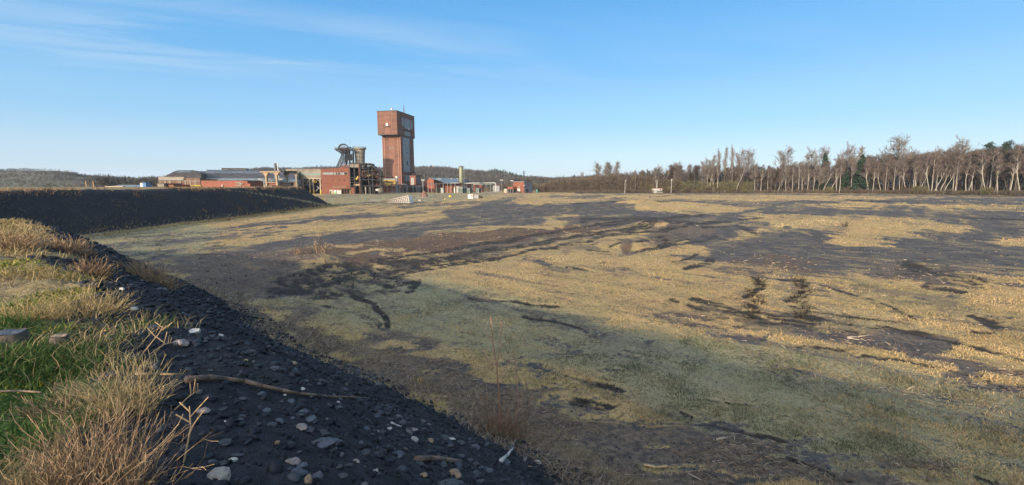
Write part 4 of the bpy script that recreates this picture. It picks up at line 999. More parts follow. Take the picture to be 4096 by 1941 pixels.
for b in (736, 739.5, 743): m.box(X(1034), X(1112), -.2, -.01, f_.z(b) - .1, f_.z(b) + .1)
m.build('louvre', M['dark'], A)
shed(1122, 1190, 232, 713, 727, 'brick shed with a steep grey roof right of the gantry columns', 'brick_pale', 'roof_grey')
A, f_, X = shed(1128, 1165, 210, 728, 731, 'dark open carport below the right end of the gantry', 'dark', 'roof_dark')

# ---------------------------------------------- right of the tower
fw = Fr(1694, 385, R(-24)); A = fw.empty('gabled_brick_hall', 'red gabled brick hall with a grey roof between tower and silo', 'building')
X = lambda q, ly=0: fw.x(q, ly, 740)
xl, xr = X(1694), X(1735); D = 42; zl, zp, zr_ = fw.z(732), fw.z(716), fw.z(716, xr)
m = MB(); m.prism([(xl, 0), (xr, 0), (xr, zr_), ((xl + xr) / 2 + 1.2, zp + .6), (xl, zl)], 0, D); m.build('wall', M['brick_orange'], A)
m = MB(); m.prism([(xr, zr_ + .05), ((xl + xr) / 2 + 1.2, zp + .65), ((xl + xr) / 2 + 1.2, zp + 1.0), (xr + 14, zr_ * .62 + .35), (xr + 14, zr_ * .62)], -.3, D + .3); m.build('roof', M['roof_grey'], A)
part('lean_to', M['brick_hall'], A, (xr + .05, xr + 13.6, .5, D - .5, 0, zr_ * .6)); 
m = MB(); m.box(xr + 1, xr + 6, 3, 3.4, zr_ - .2, zr_ + .1); m.build('skylight', M['white'], A)
fv = Fr(1708, 352); A = fv.empty('long_canopy', 'dark open canopy and loading bays in front of the gabled brick hall', 'canopy')
X = lambda q, ly=0: fv.x(q, ly, 745)
part('roof', M['roof_dark'], A, (X(1709), X(1838), 0, 8, fv.z(735), fv.z(733)), (X(1712), X(1760), -1, 5, fv.z(741), fv.z(739)))
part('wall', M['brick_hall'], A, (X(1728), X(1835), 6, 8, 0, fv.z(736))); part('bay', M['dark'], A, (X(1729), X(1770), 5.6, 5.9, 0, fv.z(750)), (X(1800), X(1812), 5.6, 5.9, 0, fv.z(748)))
m = MB()
for c in (1712, 1726, 1745, 1773, 1790, 1803, 1820): m.box(X(c) - .13, X(c) + .13, 0, .26, 0, fv.z(735))
m.build('post', M['metal'], A); part('white_door', M['white'], A, (X(1806), X(1810), 5.4, 5.5, 0, fv.z(750))); part('grey_door', M['glass_grey'], A, (X(1816), X(1832), 5.7, 5.9, 0, fv.z(745)), (X(1752), X(1763), 5.3, 5.5, 0, fv.z(751)))
m = MB()
for i in range(4): q = X(1802 + i * 8); m.lathe([(.1, fv.z(731.5)), (1.1, fv.z(732)), (1.1, fv.z(733))], 8, (q, 3))
m.build('roof_vent', M['white'], A)
fx_ = Fr(1800, 400, R(-20)); A = fx_.empty('low_grey_hall', 'low hall with a wide blue grey roof behind the canopy', 'building'); X = lambda q, ly=0: fx_.x(q, ly, 730)
part('wall', M['roof_dark'], A, (X(1757), X(1838), 0, 20, 0, fx_.z(727))); m = MB(); m.prismx([(-.5, fx_.z(729)), (9, fx_.z(717)), (20, fx_.z(717)), (20, fx_.z(729))], X(1756), X(1838)); m.build('roof', M['glass_blue'], A)
m = MB(); m.bar((X(1794), 6, fx_.z(722)), (X(1794), 6, fx_.z(713)), .25); m.lathe([(.2, fx_.z(717)), (.8, fx_.z(716)), (.7, fx_.z(714)), (.1, fx_.z(713.4))], 10, (X(1814), 8)); m.build('roof_vent', M['white'], A)

# silo
fs = Fr(1845.5, 372); A = fs.empty('silo', 'tall olive green silo with a galvanised head and side ladder', 'silo')
k_ = 372 / 1770; rs = k_ * 16.5 / 2
m = MB(); m.lathe([(rs * .35, fs.z(738)), (rs * .97, fs.z(729)), (rs, fs.z(727)), (rs, fs.z(671)), (rs * .95, fs.z(669.5)), (.1, fs.z(669))], 24); m.build('barrel', M['silo'], A, True)
m = MB(); m.lathe([(rs * .35, fs.z(669.6)), (rs * .35, fs.z(663)), (rs * .28, fs.z(662))], 12); m.build('filter_stack', M['metal'], A, True)
m = MB(); rt = rs * 1.25
for i in range(14):
    t = 2 * math.pi * i / 14; m.bar((rt * math.cos(t), rt * math.sin(t), fs.z(670)), (rt * math.cos(t), rt * math.sin(t), fs.z(665)), .08)
for b in (665, 667.5, 670): m.tube([(rt * math.cos(2 * math.pi * i / 14), rt * math.sin(2 * math.pi * i / 14), fs.z(b)) for i in range(15)], .08, 4)
m.build('head_railing', M['metal'], A)
for sx, sy in ((-1, -1), (1, -1), (1, 1), (-1, 1)):
    m = MB(); m.bar((sx * rs * .62, sy * rs * .62, 0), (sx * rs * .62, sy * rs * .62, fs.z(729)), .2); m.build('leg', M['silo'], A)
part('machine_house', M['steel_dark'], A, (-rs * .5, rs * .5, -rs * .5, rs * .5, fs.z(748), fs.z(736)))
m = MB(); q = fs.x(1857); m.bar((q - .25, 0, fs.z(750)), (q - .25, 0, fs.z(668)), .07); m.bar((q + .35, 0, fs.z(750)), (q + .35, 0, fs.z(668)), .07)
for i in range(26): h = fs.z(750) + (fs.z(668) - fs.z(750)) * i / 26; m.bar((q - .25, 0, h), (q + .35, 0, h), .05)
m.build('ladder', M['metal'], A)
# cabins
def cabin(px0, px1, Y, b, lab, ang=R(-30), D=3.2, det=True):
    f_ = Fr(px0, Y, ang); A = f_.empty('site_cabin', lab, 'cabin', 'dark cabins under the silo'); X = lambda q, ly=0: f_.x(q, ly, 760)
    part('body', M['cabin'], A, (X(px0), X(px1), 0, D, .12, f_.z(b))); part('roof', M['metal'], A, (X(px0) - .08, X(px1) + .08, -.08, D + .08, f_.z(b), f_.z(b) + .12))
    if det:
        part('door', M['dark'], A, (X(px1) + .0, X(px1) + .05, .6, 1.6, .12, f_.z(b) * .82)); part('light', M['white'], A, (X(px1) - .35, X(px1) - .05, -.3, -.05, 0, .9))
    return A, f_, X
A, f_, X = cabin(1833, 1850, 352, 753, 'largest dark green cabin under the silo legs, with a railed roof deck', D=6)
m = MB(); zc = f_.z(753) + .12
for i in range(9):
    q = X(1833) + (X(1850) - X(1833)) * i / 8; m.bar((q, -.1, zc), (q, -.1, zc + 1.9), .05)
for i in range(7): m.bar((X(1850), i, zc), (X(1850), i, zc + 1.9), .05)
for h in (.7, 1.3, 1.9): m.bar((X(1833), -.1, zc + h), (X(1850), -.1, zc + h), .05); m.bar((X(1850), -.1, zc + h), (X(1850), 6, zc + h), .05)
m.build('deck_railing', M['metal'], A); part('deck', M['white'], A, (X(1833) - .3, X(1850) + .3, -.4, 6.3, zc, zc + .25))
cabin(1867, 1880, 352, 753, 'middle one of the three dark green cabins right of the silo'); cabin(1903, 1916, 352, 753, 'dark green cabin with a small roof window, nearest the brown spoil mound')

# pipe bridge
fp = Fr(1880, 400); A = fp.empty('pipe_bridge', 'pale pipe bridge on thin posts behind the brown mound', 'pipe bridge'); X = lambda q, ly=0: fp.x(q, ly, 735)
m = MB(); m.tube([(X(1862), 0, fp.z(733)), (X(1981), 0, fp.z(732)), (X(1983), 0, fp.z(734)), (X(1983), 0, 0)], .32, 6); m.build('pipe', M['white'], A)
m = MB()
for c in (1866, 1895, 1920, 1945, 1962, 1978): m.bar((X(c), .3, 0), (X(c), .3, fp.z(733)), .18)
m.bar((X(1895), .3, fp.z(738)), (X(1965), .3, fp.z(738)), .16); m.build('post', M['metal'], A)
part('cross_beam', M['steel_dark'], A, (X(1862), X(1960), .2, .6, fp.z(736.4), fp.z(735.2)))
fr_ = Fr(1893, 392, R(-5)); A = fr_.empty('low_brick_block', 'low orange brick block with a pale eave behind the brown mound', 'building'); X = lambda q, ly=0: fr_.x(q, ly, 745)
part('wall', M['brick_orange'], A, (X(1894), X(1928), 0, 8, 0, fr_.z(740))); part('eave', M['cream'], A, (X(1893), X(1929), -.3, 8.3, fr_.z(740), fr_.z(738.4)))
m = MB()
for i in range(6): q = X(1896 + i * 6); m.box(q - .25, q + .25, -.05, 0, 1.5, fr_.z(742))
m.build('window', M['dark'], A)
fr_ = Fr(1870, 385, R(-5)); A = fr_.empty('parked_van', 'white and orange van parked behind the silo cabins', 'van'); X = lambda q, ly=0: fr_.x(q, ly, 745)
m = MB(); q0, q1 = X(1869), X(1884); m.prism([(q0, .5), (q1, .5), (q1, 1.6), (q1 - .8, 1.8), (q1 - 1.2, 2.9), (q0, 2.9)], 0, 2); m.build('body', M['white'], A)
m = MB()
for q in (q0 + .8, q1 - .9): m.bar((q, -.05, .5), (q, 2.05, .5), .45, n=10)
m.build('wheel', M['dark'], A); part('stripe', M['yellow'], A, (q0, q1, -.03, 0, 1.1, 1.5)); part('window', M['glass_blue'], A, (q1 - 1.9, q1 - 1.2, -.03, 0, 1.9, 2.6))
fr_ = Fr(1975, 395, R(-5)); A = fr_.empty('grey_container', 'pale blue grey container beyond the end of the pipe bridge', 'container'); X = lambda q, ly=0: fr_.x(q, ly, 745)
part('body', M['metal'], A, (X(1972), X(1998), 0, 3, .2, fr_.z(745))); part('roof', M['white'], A, (X(1971.5), X(1998.5), -.1, 3.1, fr_.z(745), fr_.z(744)))

# small brick pump building with shaded side
fm = Fr(2096, 352, R(-38)); A = fm.empty('brick_pump_house', 'two storey red brick block standing alone beside the track, with a white door', 'building')
X = lambda q, ly=0, py=750: fm.x(q, ly, py)
xl = X(2053); dR = fm.y(2130, 0); zt = fm.z(727.5)
part('wall', M['brick_hall'], A, (xl, 0, 0, dR, 0, zt)); part('roof', M['roof_grey'], A, (xl - .3, .3, -.3, dR + .3, zt, zt + .35))
part('shaded_side', M['glass_blue'], A, (0, .06, .2, dR - .2, .3, zt - .4))  # blue-grey sheet puts the shade tone over the brick's right side
part('door', M['white'], A, (X(2070), X(2080), -.08, 0, .1, fm.z(755))); part('window', M['glass_grey'], A, (X(2073), X(2078), -.08, 0, fm.z(748.5), fm.z(744.5))); part('sign', M['green_paint'], A, (X(2073), X(2078), -.1, -.02, fm.z(752), fm.z(750)))
part('red_hatch', M['red'], A, (X(2058), X(2065), -.07, 0, .1, fm.z(763)))
m = MB(); q, h = X(2063), fm.z(757.5); m.bar((q, -.15, h), (q, 0, h), .5, n=14); m.build('round_sign', M['white'], A)
m = MB(); m.bar((.08, .6, fm.z(757)), (.2, .6, fm.z(757)), .45, n=12); m.build('round_vent', M['white'], A); part('lamp', M['white'], A, (-.2, .9, -.5, -.05, fm.z(743.5), fm.z(741.5)))
part('dark_door', M['dark'], A, (.061, .12, dR * .25, dR * .5, 0, fm.z(757)))
fm2 = Fr(2030, 356, R(-38)); A = fm2.empty('brick_lean_to', 'low open fronted brick lean-to left of the lone brick block', 'shed'); X = lambda q, ly=0: fm2.x(q, ly, 755)
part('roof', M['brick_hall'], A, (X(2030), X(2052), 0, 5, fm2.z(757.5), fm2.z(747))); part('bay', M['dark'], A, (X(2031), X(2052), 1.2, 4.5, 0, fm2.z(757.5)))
m = MB()
for c in (2030.5, 2041, 2051.5): m.box(X(c) - .2, X(c) + .2, 0, .4, 0, fm2.z(757.5))
m.build('post', M['metal'], A); part('stored_crates', M['cream'], A, (X(2016), X(2027), 0, 2, 0, fm2.z(756)))

# poles and lamps
def pole(px, Y, btop, lab, name='lamp_post', cat='lamp post', grp='poles around the colliery yard', head='T', mat='rail', r=.12, base=None):
    f_ = Fr(px, Y, 0, py=750); z0 = 0 if base is None else base; A = empty(name, (f_.o[0], f_.o[1], z0), 0, lab, cat, grp); h = f_.z(btop) - z0
    m = MB(); m.bar((0, 0, -.3), (0, 0, h), r * 1.2, r * .8, 6); m.build('pole', M[mat], A)
    m = MB()
    if head == 'T': m.box(-1.3, 1.3, -.25, .25, h, h + .35); m.box(-1.4, -.6, -.35, .35, h - .2, h); m.box(.6, 1.4, -.35, .35, h - .2, h)
    elif head == 'S': m.box(-.2, .9, -.2, .2, h, h + .3)
    elif head == 'X': m.box(-.7, .7, -.1, .1, h - .6, h - .4); m.box(-.4, .4, -.35, .35, h - .35, h - .05)
    if m.v: m.build('lamp_head', M['white'], A)
    return A
pole(1692, 350, 721, 'white lamp post with a flat head between the annex and the gabled hall', mat='white')
pole(1870, 380, 714, 'bare dark pole just right of the silo', 'utility_pole', 'pole', head='', mat='bark')
pole(1919.5, 385, 715, 'bare thin pole above the low orange brick block', 'utility_pole', 'pole', head='', mat='bark')
pole(2006.5, 392, 721, 'lamp post with a double head, midway between pipe bridge and lone brick block', mat='rail')
pole(2026, 395, 719, 'bare pole immediately left of the lone brick block', 'utility_pole', 'pole', head='', mat='bark'); pole(2047.5, 395, 724, 'lamp post rising behind the brick lean-to', mat='rail')
pole(1996, 400, 724, 'faint thin pole left of the double headed lamp post', 'utility_pole', 'pole', head='', mat='bark', r=.1)
pole(2500, 338, 723, 'white pole with a small lamp at the left end of the birch row', 'lamp_post', 'lamp post', head='S', mat='white')
pole(2628, 348, 722, 'bare pale pole behind the graffiti covered shed', 'utility_pole', 'pole', head='', mat='white', r=.14)
pole(2685, 335, 718, 'white pole with crosspiece to the right of the graffiti covered shed', 'utility_pole', 'pole', head='X', mat='white')
pole(346, 190, 724, 'brown wooden pole rising behind the embankment, left of the pair', 'utility_pole', 'pole', head='', mat='stem_tan', r=.2); pole(375, 190, 724, 'brown wooden pole rising behind the embankment, right of the pair', 'utility_pole', 'pole', head='', mat='stem_tan', r=.2)

# rusty funnel with railing
g = on_ground(1697, 790); A = empty('rusty_funnel', (g.x, g.y, g.z), 0, 'rusty brown cone shaped funnel standing in the field behind a pale railing', 'funnel')
s_ = g.y / 1760; m = MB(); m.lathe([(17 * s_, 0), (16 * s_, 1.2 * s_), (5 * s_, 21 * s_), (5 * s_, 24 * s_), (6.5 * s_, 24.5 * s_), (6 * s_, 26 * s_)], 16); m.build('cone', M['wood_dead'], A)
m = MB()
for i in range(8):
    t = 2 * math.pi * i / 8; m.bar((math.cos(t) * 16.6 * s_, math.sin(t) * 16.6 * s_, .5), (math.cos(t) * 5.2 * s_, math.sin(t) * 5.2 * s_, 21 * s_), .09)
m.build('rib', M['steel_rust'], A)
def railing(px0, px1, py, lab, hpx=6, n=10, mat='rail'):
    a = on_ground(px0, py); b = on_ground(px1, py); m = MB(); hh = hpx * a.y / 1760; L = (b - a); o3 = Vector((0, 0, 0))
    for i in range(n + 1): q = L * (i / n); m.bar(q, q + Vector((0, 0, hh)), .05)
    for h in (.5, 1.0): m.bar(Vector((0, 0, hh * h)), L + Vector((0, 0, hh * h)), .045)
    o = m.build('railing', M[mat]); o.location = a; tag(o, lab, 'railing')
railing(1662, 1716, 796, 'pale railing in front of the rusty funnel', 7, 12); railing(1480, 1545, 806, 'low pale railing left of the fallen lattice', 6, 10)
# fallen white lattice with square panels
a = on_ground(1543, 812); b = on_ground(1650, 815); Y = (a.y + b.y) / 2; s_ = Y / 1755
A = empty('fallen_lattice_tower', (a.x, Y, 0), math.atan2(0, 1), 'long tapering lattice of white square panels lying in the field', 'lattice')
L = (1652 - 1543) * s_; z0 = min(a.z, b.z); n_ = 15; pn = MB(); fm_ = MB()
def lt(t, v, off=0):                               # t along, v across (0 bottom .. 1 top)
    w0, w1 = 9 * s_, 31 * s_; base = z0 + (1 - 0) * .1 ; return Vector((L * t, off - 1.8 * v, base + (w0 + (w1 - w0) * t) * v + .15 * v * t))
for i in range(n_):
    nv = 2 + int(4.2 * i / n_)
    for j in range(nv):
        e = .17; t0, t1 = (i + e) / n_, (i + 1 - e) / n_; v0, v1 = (j + e) / nv, (j + 1 - e) / nv
        pn.add([lt(t0, v0, -.06), lt(t1, v0, -.06), lt(t1, v1, -.06), lt(t0, v1, -.06), lt(t0, v0, .06), lt(t1, v0, .06), lt(t1, v1, .06), lt(t0, v1, .06)], [(0, 1, 2, 3), (7, 6, 5, 4), (0, 4, 5, 1), (1, 5, 6, 2), (2, 6, 7, 3), (3, 7, 4, 0)])
    for j in range(nv + 1): fm_.bar(lt(i / n_, j / nv), lt((i + 1) / n_, j / nv), .05)
    fm_.bar(lt(i / n_, 0), lt(i / n_, 1), .06)
pn.build('panels', M['panel_white'], A); fm_.build('frame', M['wood_dead'], A)
m = MB(); e0 = lt(1, 0); e1 = lt(1, 1); m.add([e0, e1, e1 + Vector((2.2 * s_ * 4, 2.5, -.3)), e0 + Vector((2 * s_ * 4, 2.5, 0)), e0 + Vector((0, .4, 0)), e1 + Vector((0, .4, 0)), e1 + Vector((2.2 * s_ * 4, 2.9, -.3)), e0 + Vector((2 * s_ * 4, 2.9, 0))], [(0, 1, 2, 3), (7, 6, 5, 4), (0, 4, 5, 1), (1, 5, 6, 2), (2, 6, 7, 3), (3, 7, 4, 0)]); m.build('end_panel', M['panel_white'], A)
# white box with the red warning sign
g = on_ground(1882, 795); s_ = g.y / 1757; A = empty('white_utility_box', tuple(g), R(-12), 'white box in the field bearing a small red warning sign', 'box'); w, h = 11 * s_, 17 * s_
part('body', M['white'], A, (-w, w, 0, 8 * s_, 0, h)); part('lid', M['concrete_warm'], A, (-w - .05, w + .05, -.05, 8 * s_ + .05, h, h + .12)); part('side_panel', M['metal'], A, (w, w + 2.5, .6, 8 * s_ - .1, .05, h - .1))
part('sign', M['red'], A, (w * .15, w * .85, -.07, -.02, h * .40, h * .86)); m = MB(); m.prism([(w * .36, h * .52), (w * .64, h * .52), (w * .60, h * .66), (w * .5, h * .76), (w * .40, h * .66)], -.11, -.075); m.build('symbol', M['white'], A)
g = on_ground(1800, 790); s_ = g.y / 1757; A = empty('yellow_hydrant', tuple(g), 0, 'yellow painted hydrant like fitting in the field left of the white box', 'hydrant')
m = MB(); m.lathe([(4.5 * s_, 0), (4.5 * s_, 6 * s_), (3 * s_, 7 * s_), (3 * s_, 9 * s_), (1 * s_, 9.5 * s_)], 10); m.build('body', M['yellow'], A); m = MB(); m.bar((-6 * s_, 0, 4 * s_), (6 * s_, 0, 4 * s_), 1.5 * s_, n=8); m.build('outlet', M['yellow'], A)
g = on_ground(1779, 801); s_ = g.y / 1757; m = MB(); m.bar((0, 0, 0), (0, 0, 7 * s_), .12, n=6); m.box(-.25, .25, -.1, .1, 5 * s_, 7 * s_); o = m.build('marker_post', M['yellow']); o.location = g; tag(o, 'short yellow marker post at the near side of the hydrant', 'post')
g = on_ground(1678, 806); s_ = g.y / 1757; m = MB(); m.box(-6 * s_, 6 * s_, 0, 1.2, 0, 5 * s_); m.prism([(-6.3 * s_, 5 * s_), (6.3 * s_, 5 * s_), (5 * s_, 7 * s_), (-5 * s_, 7.4 * s_)], -.1, 1.3); o = m.build('concrete_block', M['stone_pale']); o.location = g; tag(o, 'pale concrete block in the grass below the rusty funnel', 'block')
g = on_ground(2148, 772); m = MB(); m.lathe([(.7, 0), (.8, .3), (.65, 2.6), (.7, 2.9), (.2, 3.0)], 10); o = m.build('teal_drum', M['teal']); o.location = g; tag(o, 'upright teal drum right of the lone brick block', 'drum')
# graffiti shed at the tree line
g = on_ground(2635, 772); s_ = g.y / 1761; A = empty('graffiti_shed', tuple(g), R(8), 'small cream shed with a red roof edge and graffiti before the trees', 'shed')
w, h = 18 * s_, 19 * s_; part('wall', M['white'], A, (-w, w, 0, 5, 0, h - .3)); part('roof', M['red'], A, (-w - .3, w + 1.6, -.5, 5.5, h - .3, h)); part('vent', M['dark'], A, (w * .15, w * .5, -.06, 0, h * .62, h * .78))
m = MB(); rg = random.Random(2); q = -w * .55
while q < w * .9:
    hh = rg.uniform(.15, .35) * h; m.bar((q, -.05, h * .15), (q + rg.uniform(-.2, .4), -.05, h * .15 + hh), .07); m.bar((q, -.05, h * .3), (q + .4, -.05, h * .15 + hh * .7), .06); q += rg.uniform(.4, .8)
m.build('graffiti', M['cabin'], A)
g2 = on_ground(2612, 771); A = empty('green_bin', tuple(g2), 0, 'dark green bin topped with a white box, left beside the graffiti shed', 'bin'); part('body', M['cabin'], A, (-1.0, 1.0, 1, 2.6, 0, 2.2)); part('lid', M['metal'], A, (-1.1, 1.1, .9, 2.7, 2.2, 2.35)); part('white_box', M['white'], A, (-.1, .9, 1.1, 2.3, 2.35, 3.6))
# dark open shelter at the wood edge
g = on_ground(3345, 770); s_ = g.y / 1761; A = empty('hunting_stand', tuple(g), 0, 'pale board fixed high between two birch trunks at the wood edge', 'raised stand'); part('platform', M['white'], A, (-5 * s_, 5 * s_, -1, .2, 25 * s_, 31 * s_))
part('post', M['bark'], A, (-4.6 * s_, -4 * s_, -.7, -.3, 0, 25 * s_), (4 * s_, 4.6 * s_, -.7, -.3, 0, 25 * s_))
for i, (px_, lab) in enumerate(((2955, 'white car seen between the trunks under the tall poplars'), (3105, 'dark blue and white car glimpsed between birch trunks'), (3105, None))):
    if lab is None: continue
    f_ = Fr(px_, 420, R(10), py=752); zz = f_.z(756 if i == 0 else 757); A = empty('parked_car', (f_.o[0], f_.o[1], max(zz, .1)), R(10), lab, 'car', 'cars beyond the wood edge')
    m = MB(); m.prism([(-2.2, .3), (2.2, .3), (2.2, .9), (1.3, 1.05), (.7, 1.5), (-1.3, 1.5), (-1.9, 1.0), (-2.2, .95)], -.85, .85); m.build('body', M['white'] if i == 0 else M['blue'], A)
    m = MB(); m.prism([(-1.15, 1.0), (1.0, 1.0), (.6, 1.42), (-1.1, 1.42)], -.88, .88); m.build('window', M['dark'], A)
    for q in (-1.4, 1.4): m = MB(); m.bar((q, -.9, .33), (q, .9, .33), .33, n=10); m.build('wheel', M['dark'], A)
# far left, behind the embankment top
def topobj(px, Y, b0): return Fr(px, Y, 0, py=750)
f_ = Fr(577, 190, R(-20), py=745); A = f_.empty('information_board', 'upright white and blue panel box behind the embankment, left of the colliery', 'panel'); part('body', M['blue'], A, (f_.x(573), f_.x(587), 0, 2, 0, f_.z(731))); part('white_face', M['white'], A, (f_.x(564), f_.x(573), 0, 2, 0, f_.z(732)))
for px0, px1, b, mt, lab, Y in ((372, 425, 749, 'brick_orange', 'low orange brown wall strip behind the embankment, below the wooden poles', 185), (420, 494, 746, 'cream', 'low pale wall strip behind the embankment, left of the panel box', 190), (268, 293, 751, 'concrete_warm', 'short pale wall piece behind the embankment, leftmost of the low walls', 180), (305, 326, 752, 'concrete_warm', 'short pale wall piece between two tree trunks behind the embankment', 180)):
    f_ = Fr(px0, Y, 0, py=752); o = MB(); o.box(0, f_.x(px1), 0, 1.2, 0, f_.z(b)); o.box(-.1, f_.x(px1) + .1, -.1, 1.3, f_.z(b), f_.z(b) + .12); o = o.build('low_wall', M[mt]); o.location = (f_.o[0], f_.o[1], 0); tag(o, lab, 'wall')
f_ = Fr(445, 260, 0, py=745); A = f_.empty('far_grey_shed', 'long low grey roofed shed far behind the embankment on the left', 'shed'); X = lambda q, ly=0: f_.x(q, ly, 745)
part('wall', M['roof_grey'], A, (X(440), X(560), 0, 12, 0, f_.z(748))); m = MB(); m.prismx([(-.5, f_.z(748)), (6, f_.z(740)), (12.5, f_.z(748))], X(440), X(560)); m.build('roof', M['roof_grey'], A)

# ------------------------------------------------------------------ trees
def rot_about(v, ax, a): return Matrix.Rotation(a, 3, ax) @ v
class Tree:
    """limbs as tapered prisms, twigs as thin ribbons; unit: metres"""
    def __init__(s, seed): s.rg = random.Random(seed); s.th = []; s.tw = []
    def path(s, p, d, L, n, wob, up):
        pts = [p.copy()]; d = d.normalized()
        for i in range(n):
            d = (d + Vector((s.rg.gauss(0, wob), s.rg.gauss(0, wob), s.rg.gauss(0, wob * .6) + up))).normalized(); p = p + d * (L / n); pts.append(p.copy())
        return pts, d
    def limb(s, pts, r0, r1):
        n = len(pts) - 1
        for i in range(n): s.th.append((pts[i], pts[i + 1], r0 + (r1 - r0) * i / n, r0 + (r1 - r0) * (i + 1) / n))
    def twigs(s, pts, n, L, w, up, spread):
        for _ in range(n):
            k = s.rg.uniform(.15, 1) * (len(pts) - 1); i = min(int(k), len(pts) - 2); a = pts[i].lerp(pts[i + 1], k - i); d = (pts[i + 1] - pts[i]).normalized()
            d = (d * .8 + Vector((s.rg.gauss(0, spread), s.rg.gauss(0, spread), s.rg.gauss(0, spread) + up))).normalized(); l = L * s.rg.uniform(.5, 1.2)
            m = a + d * l * .5; e = m + (d + Vector((s.rg.gauss(0, .25), s.rg.gauss(0, .25), s.rg.gauss(0, .25) + up * .5))).normalized() * l * .5
            s.tw.append((a, m, w)); s.tw.append((m, e, w * .7))
    def meshes(s, name, tmat, wmat, parent):
        V = []; Fc = []
        for a, b, r0, r1 in s.th:
            d = (b - a).normalized(); u = d.orthogonal().normalized(); w = d.cross(u); o = len(V)
            for p, r in ((a, r0), (b, r1)):
                for i in range(5): t = 2 * math.pi * i / 5; V.append(tuple(p + (u * math.cos(t) + w * math.sin(t)) * r))
            Fc += [(o + i, o + (i + 1) % 5, o + 5 + (i + 1) % 5, o + 5 + i) for i in range(5)]
        tr = np_mesh('trunk', V, Fc, tmat, parent)
        V = []; Fc = []; tn = []
        for a, b, w in s.tw:
            d = (b - a); u = d.cross(Vector((s.rg.gauss(0, 1), s.rg.gauss(0, 1), s.rg.gauss(0, .4))))
            if u.length < 1e-6: continue
            u = u.normalized() * w * .5; o = len(V); V += [tuple(a - u), tuple(a + u), tuple(b + u), tuple(b - u)]; Fc.append((o, o + 1, o + 2, o + 3)); tn.append(s.rg.random())
        cr = np_mesh('crown', V, Fc, wmat, parent, tn)
        return tr, cr

def make_bare(seed, Ht=20, r=.3, lean=(0, 0), fork=.4, nl=22, ang=.6, ll=.38, up=.05, wob=.10, ns=6, nt=9, tl=1.3, tw=.07, tu=.1, tspread=.5, multi=1, shape='round'):
    t = Tree(seed); rg = t.rg
    for s_ in range(multi):
        d0 = Vector((lean[0] + rg.gauss(0, .05) + (s_ - (multi - 1) / 2) * .22, lean[1] + rg.gauss(0, .05), 1))
        pts, d = t.path(Vector(((s_ - (multi - 1) / 2) * .5, 0, -.4)), d0, Ht * (1 if s_ == 0 else rg.uniform(.75, .95)), 9, wob * .45, .02)
        t.limb(pts, r, r * .12)
        for i in range(nl):
            q = fork + (1 - fork) * (i + rg.random()) / nl; k = q * (len(pts) - 1); j = min(int(k), len(pts) - 2); a = pts[j].lerp(pts[j + 1], k - j); dd = (pts[j + 1] - pts[j]).normalized()
            az = rg.uniform(0, 2 * math.pi); side = Vector((math.cos(az), math.sin(az), 0))
            u = (q - fork) / (1 - fork)
            if shape == 'round': L = Ht * ll * (1 - .65 * u) * (.55 + .45 * min(1, u * 4 + .4))
            elif shape == 'fan': L = Ht * ll * (1 - .55 * u)
            elif shape == 'narrow': L = Ht * ll * (1 - .5 * u)
            L *= rg.uniform(.7, 1.15); aa = ang * rg.uniform(.75, 1.25)
            lp, ld = t.path(a, dd * math.cos(aa) + side * math.sin(aa), L, 4, wob, up)
            t.limb(lp, r * .42 * (1 - .6 * u), .035)
            t.twigs(lp, nt, tl, tw, tu, tspread)
            for _ in range(ns):
                k2 = rg.uniform(.25, 1) * 4; j2 = min(int(k2), 3); b = lp[j2].lerp(lp[j2 + 1], k2 - j2); bd = (lp[j2 + 1] - lp[j2]).normalized()
                sd = (bd * .8 + Vector((rg.gauss(0, .5), rg.gauss(0, .5), rg.gauss(0, .4) + up))); sp, _d = t.path(b, sd, L * rg.uniform(.25, .5), 2, wob, up)
                t.tw.append((sp[0], sp[1], tw * 1.8)); t.tw.append((sp[1], sp[2], tw * 1.3)); t.twigs(sp, nt, tl, tw, tu, tspread)
    return t
def make_fir(seed, Ht=20, wid=.26, dens=1.0, bare=.12):
    t = Tree(seed); rg = t.rg; t.limb([Vector((0, 0, -.3)), Vector((.1, 0, Ht * .5)), Vector((0, 0, Ht))], .32, .05)
    n = int(46 * dens)
    for i in range(n):
        q = bare + (1 - bare) * i / n; z = Ht * q; L0 = Ht * wid * (1 - q) ** .8 * rg.uniform(.75, 1.15) + .3
        for j in range(5):
            az = rg.uniform(0, 6.283); d = Vector((math.cos(az), math.sin(az), -.18)); L = L0 * rg.uniform(.7, 1.1); m = 7
            for k in range(m):
                c = Vector((0, 0, z)) + d * L * (k + .5) / m + Vector((0, 0, .5 * ((k / m) ** 2))) * L * .2; w = .55 * (1 - .45 * k / m) * L * .35 + .12
                e = Vector((-d.y, d.x, 0)) * w + Vector((0, 0, -rg.uniform(.25, .6) * w)); t.tw.append((c - e, c + Vector((0, 0, rg.uniform(0, .25))), .34)); t.tw.append((c + e * Vector((1, 1, 1)).x, c, .34)); t.tw.append((c, c + d * .6 + Vector((0, 0, -.2)), .3))
    return t
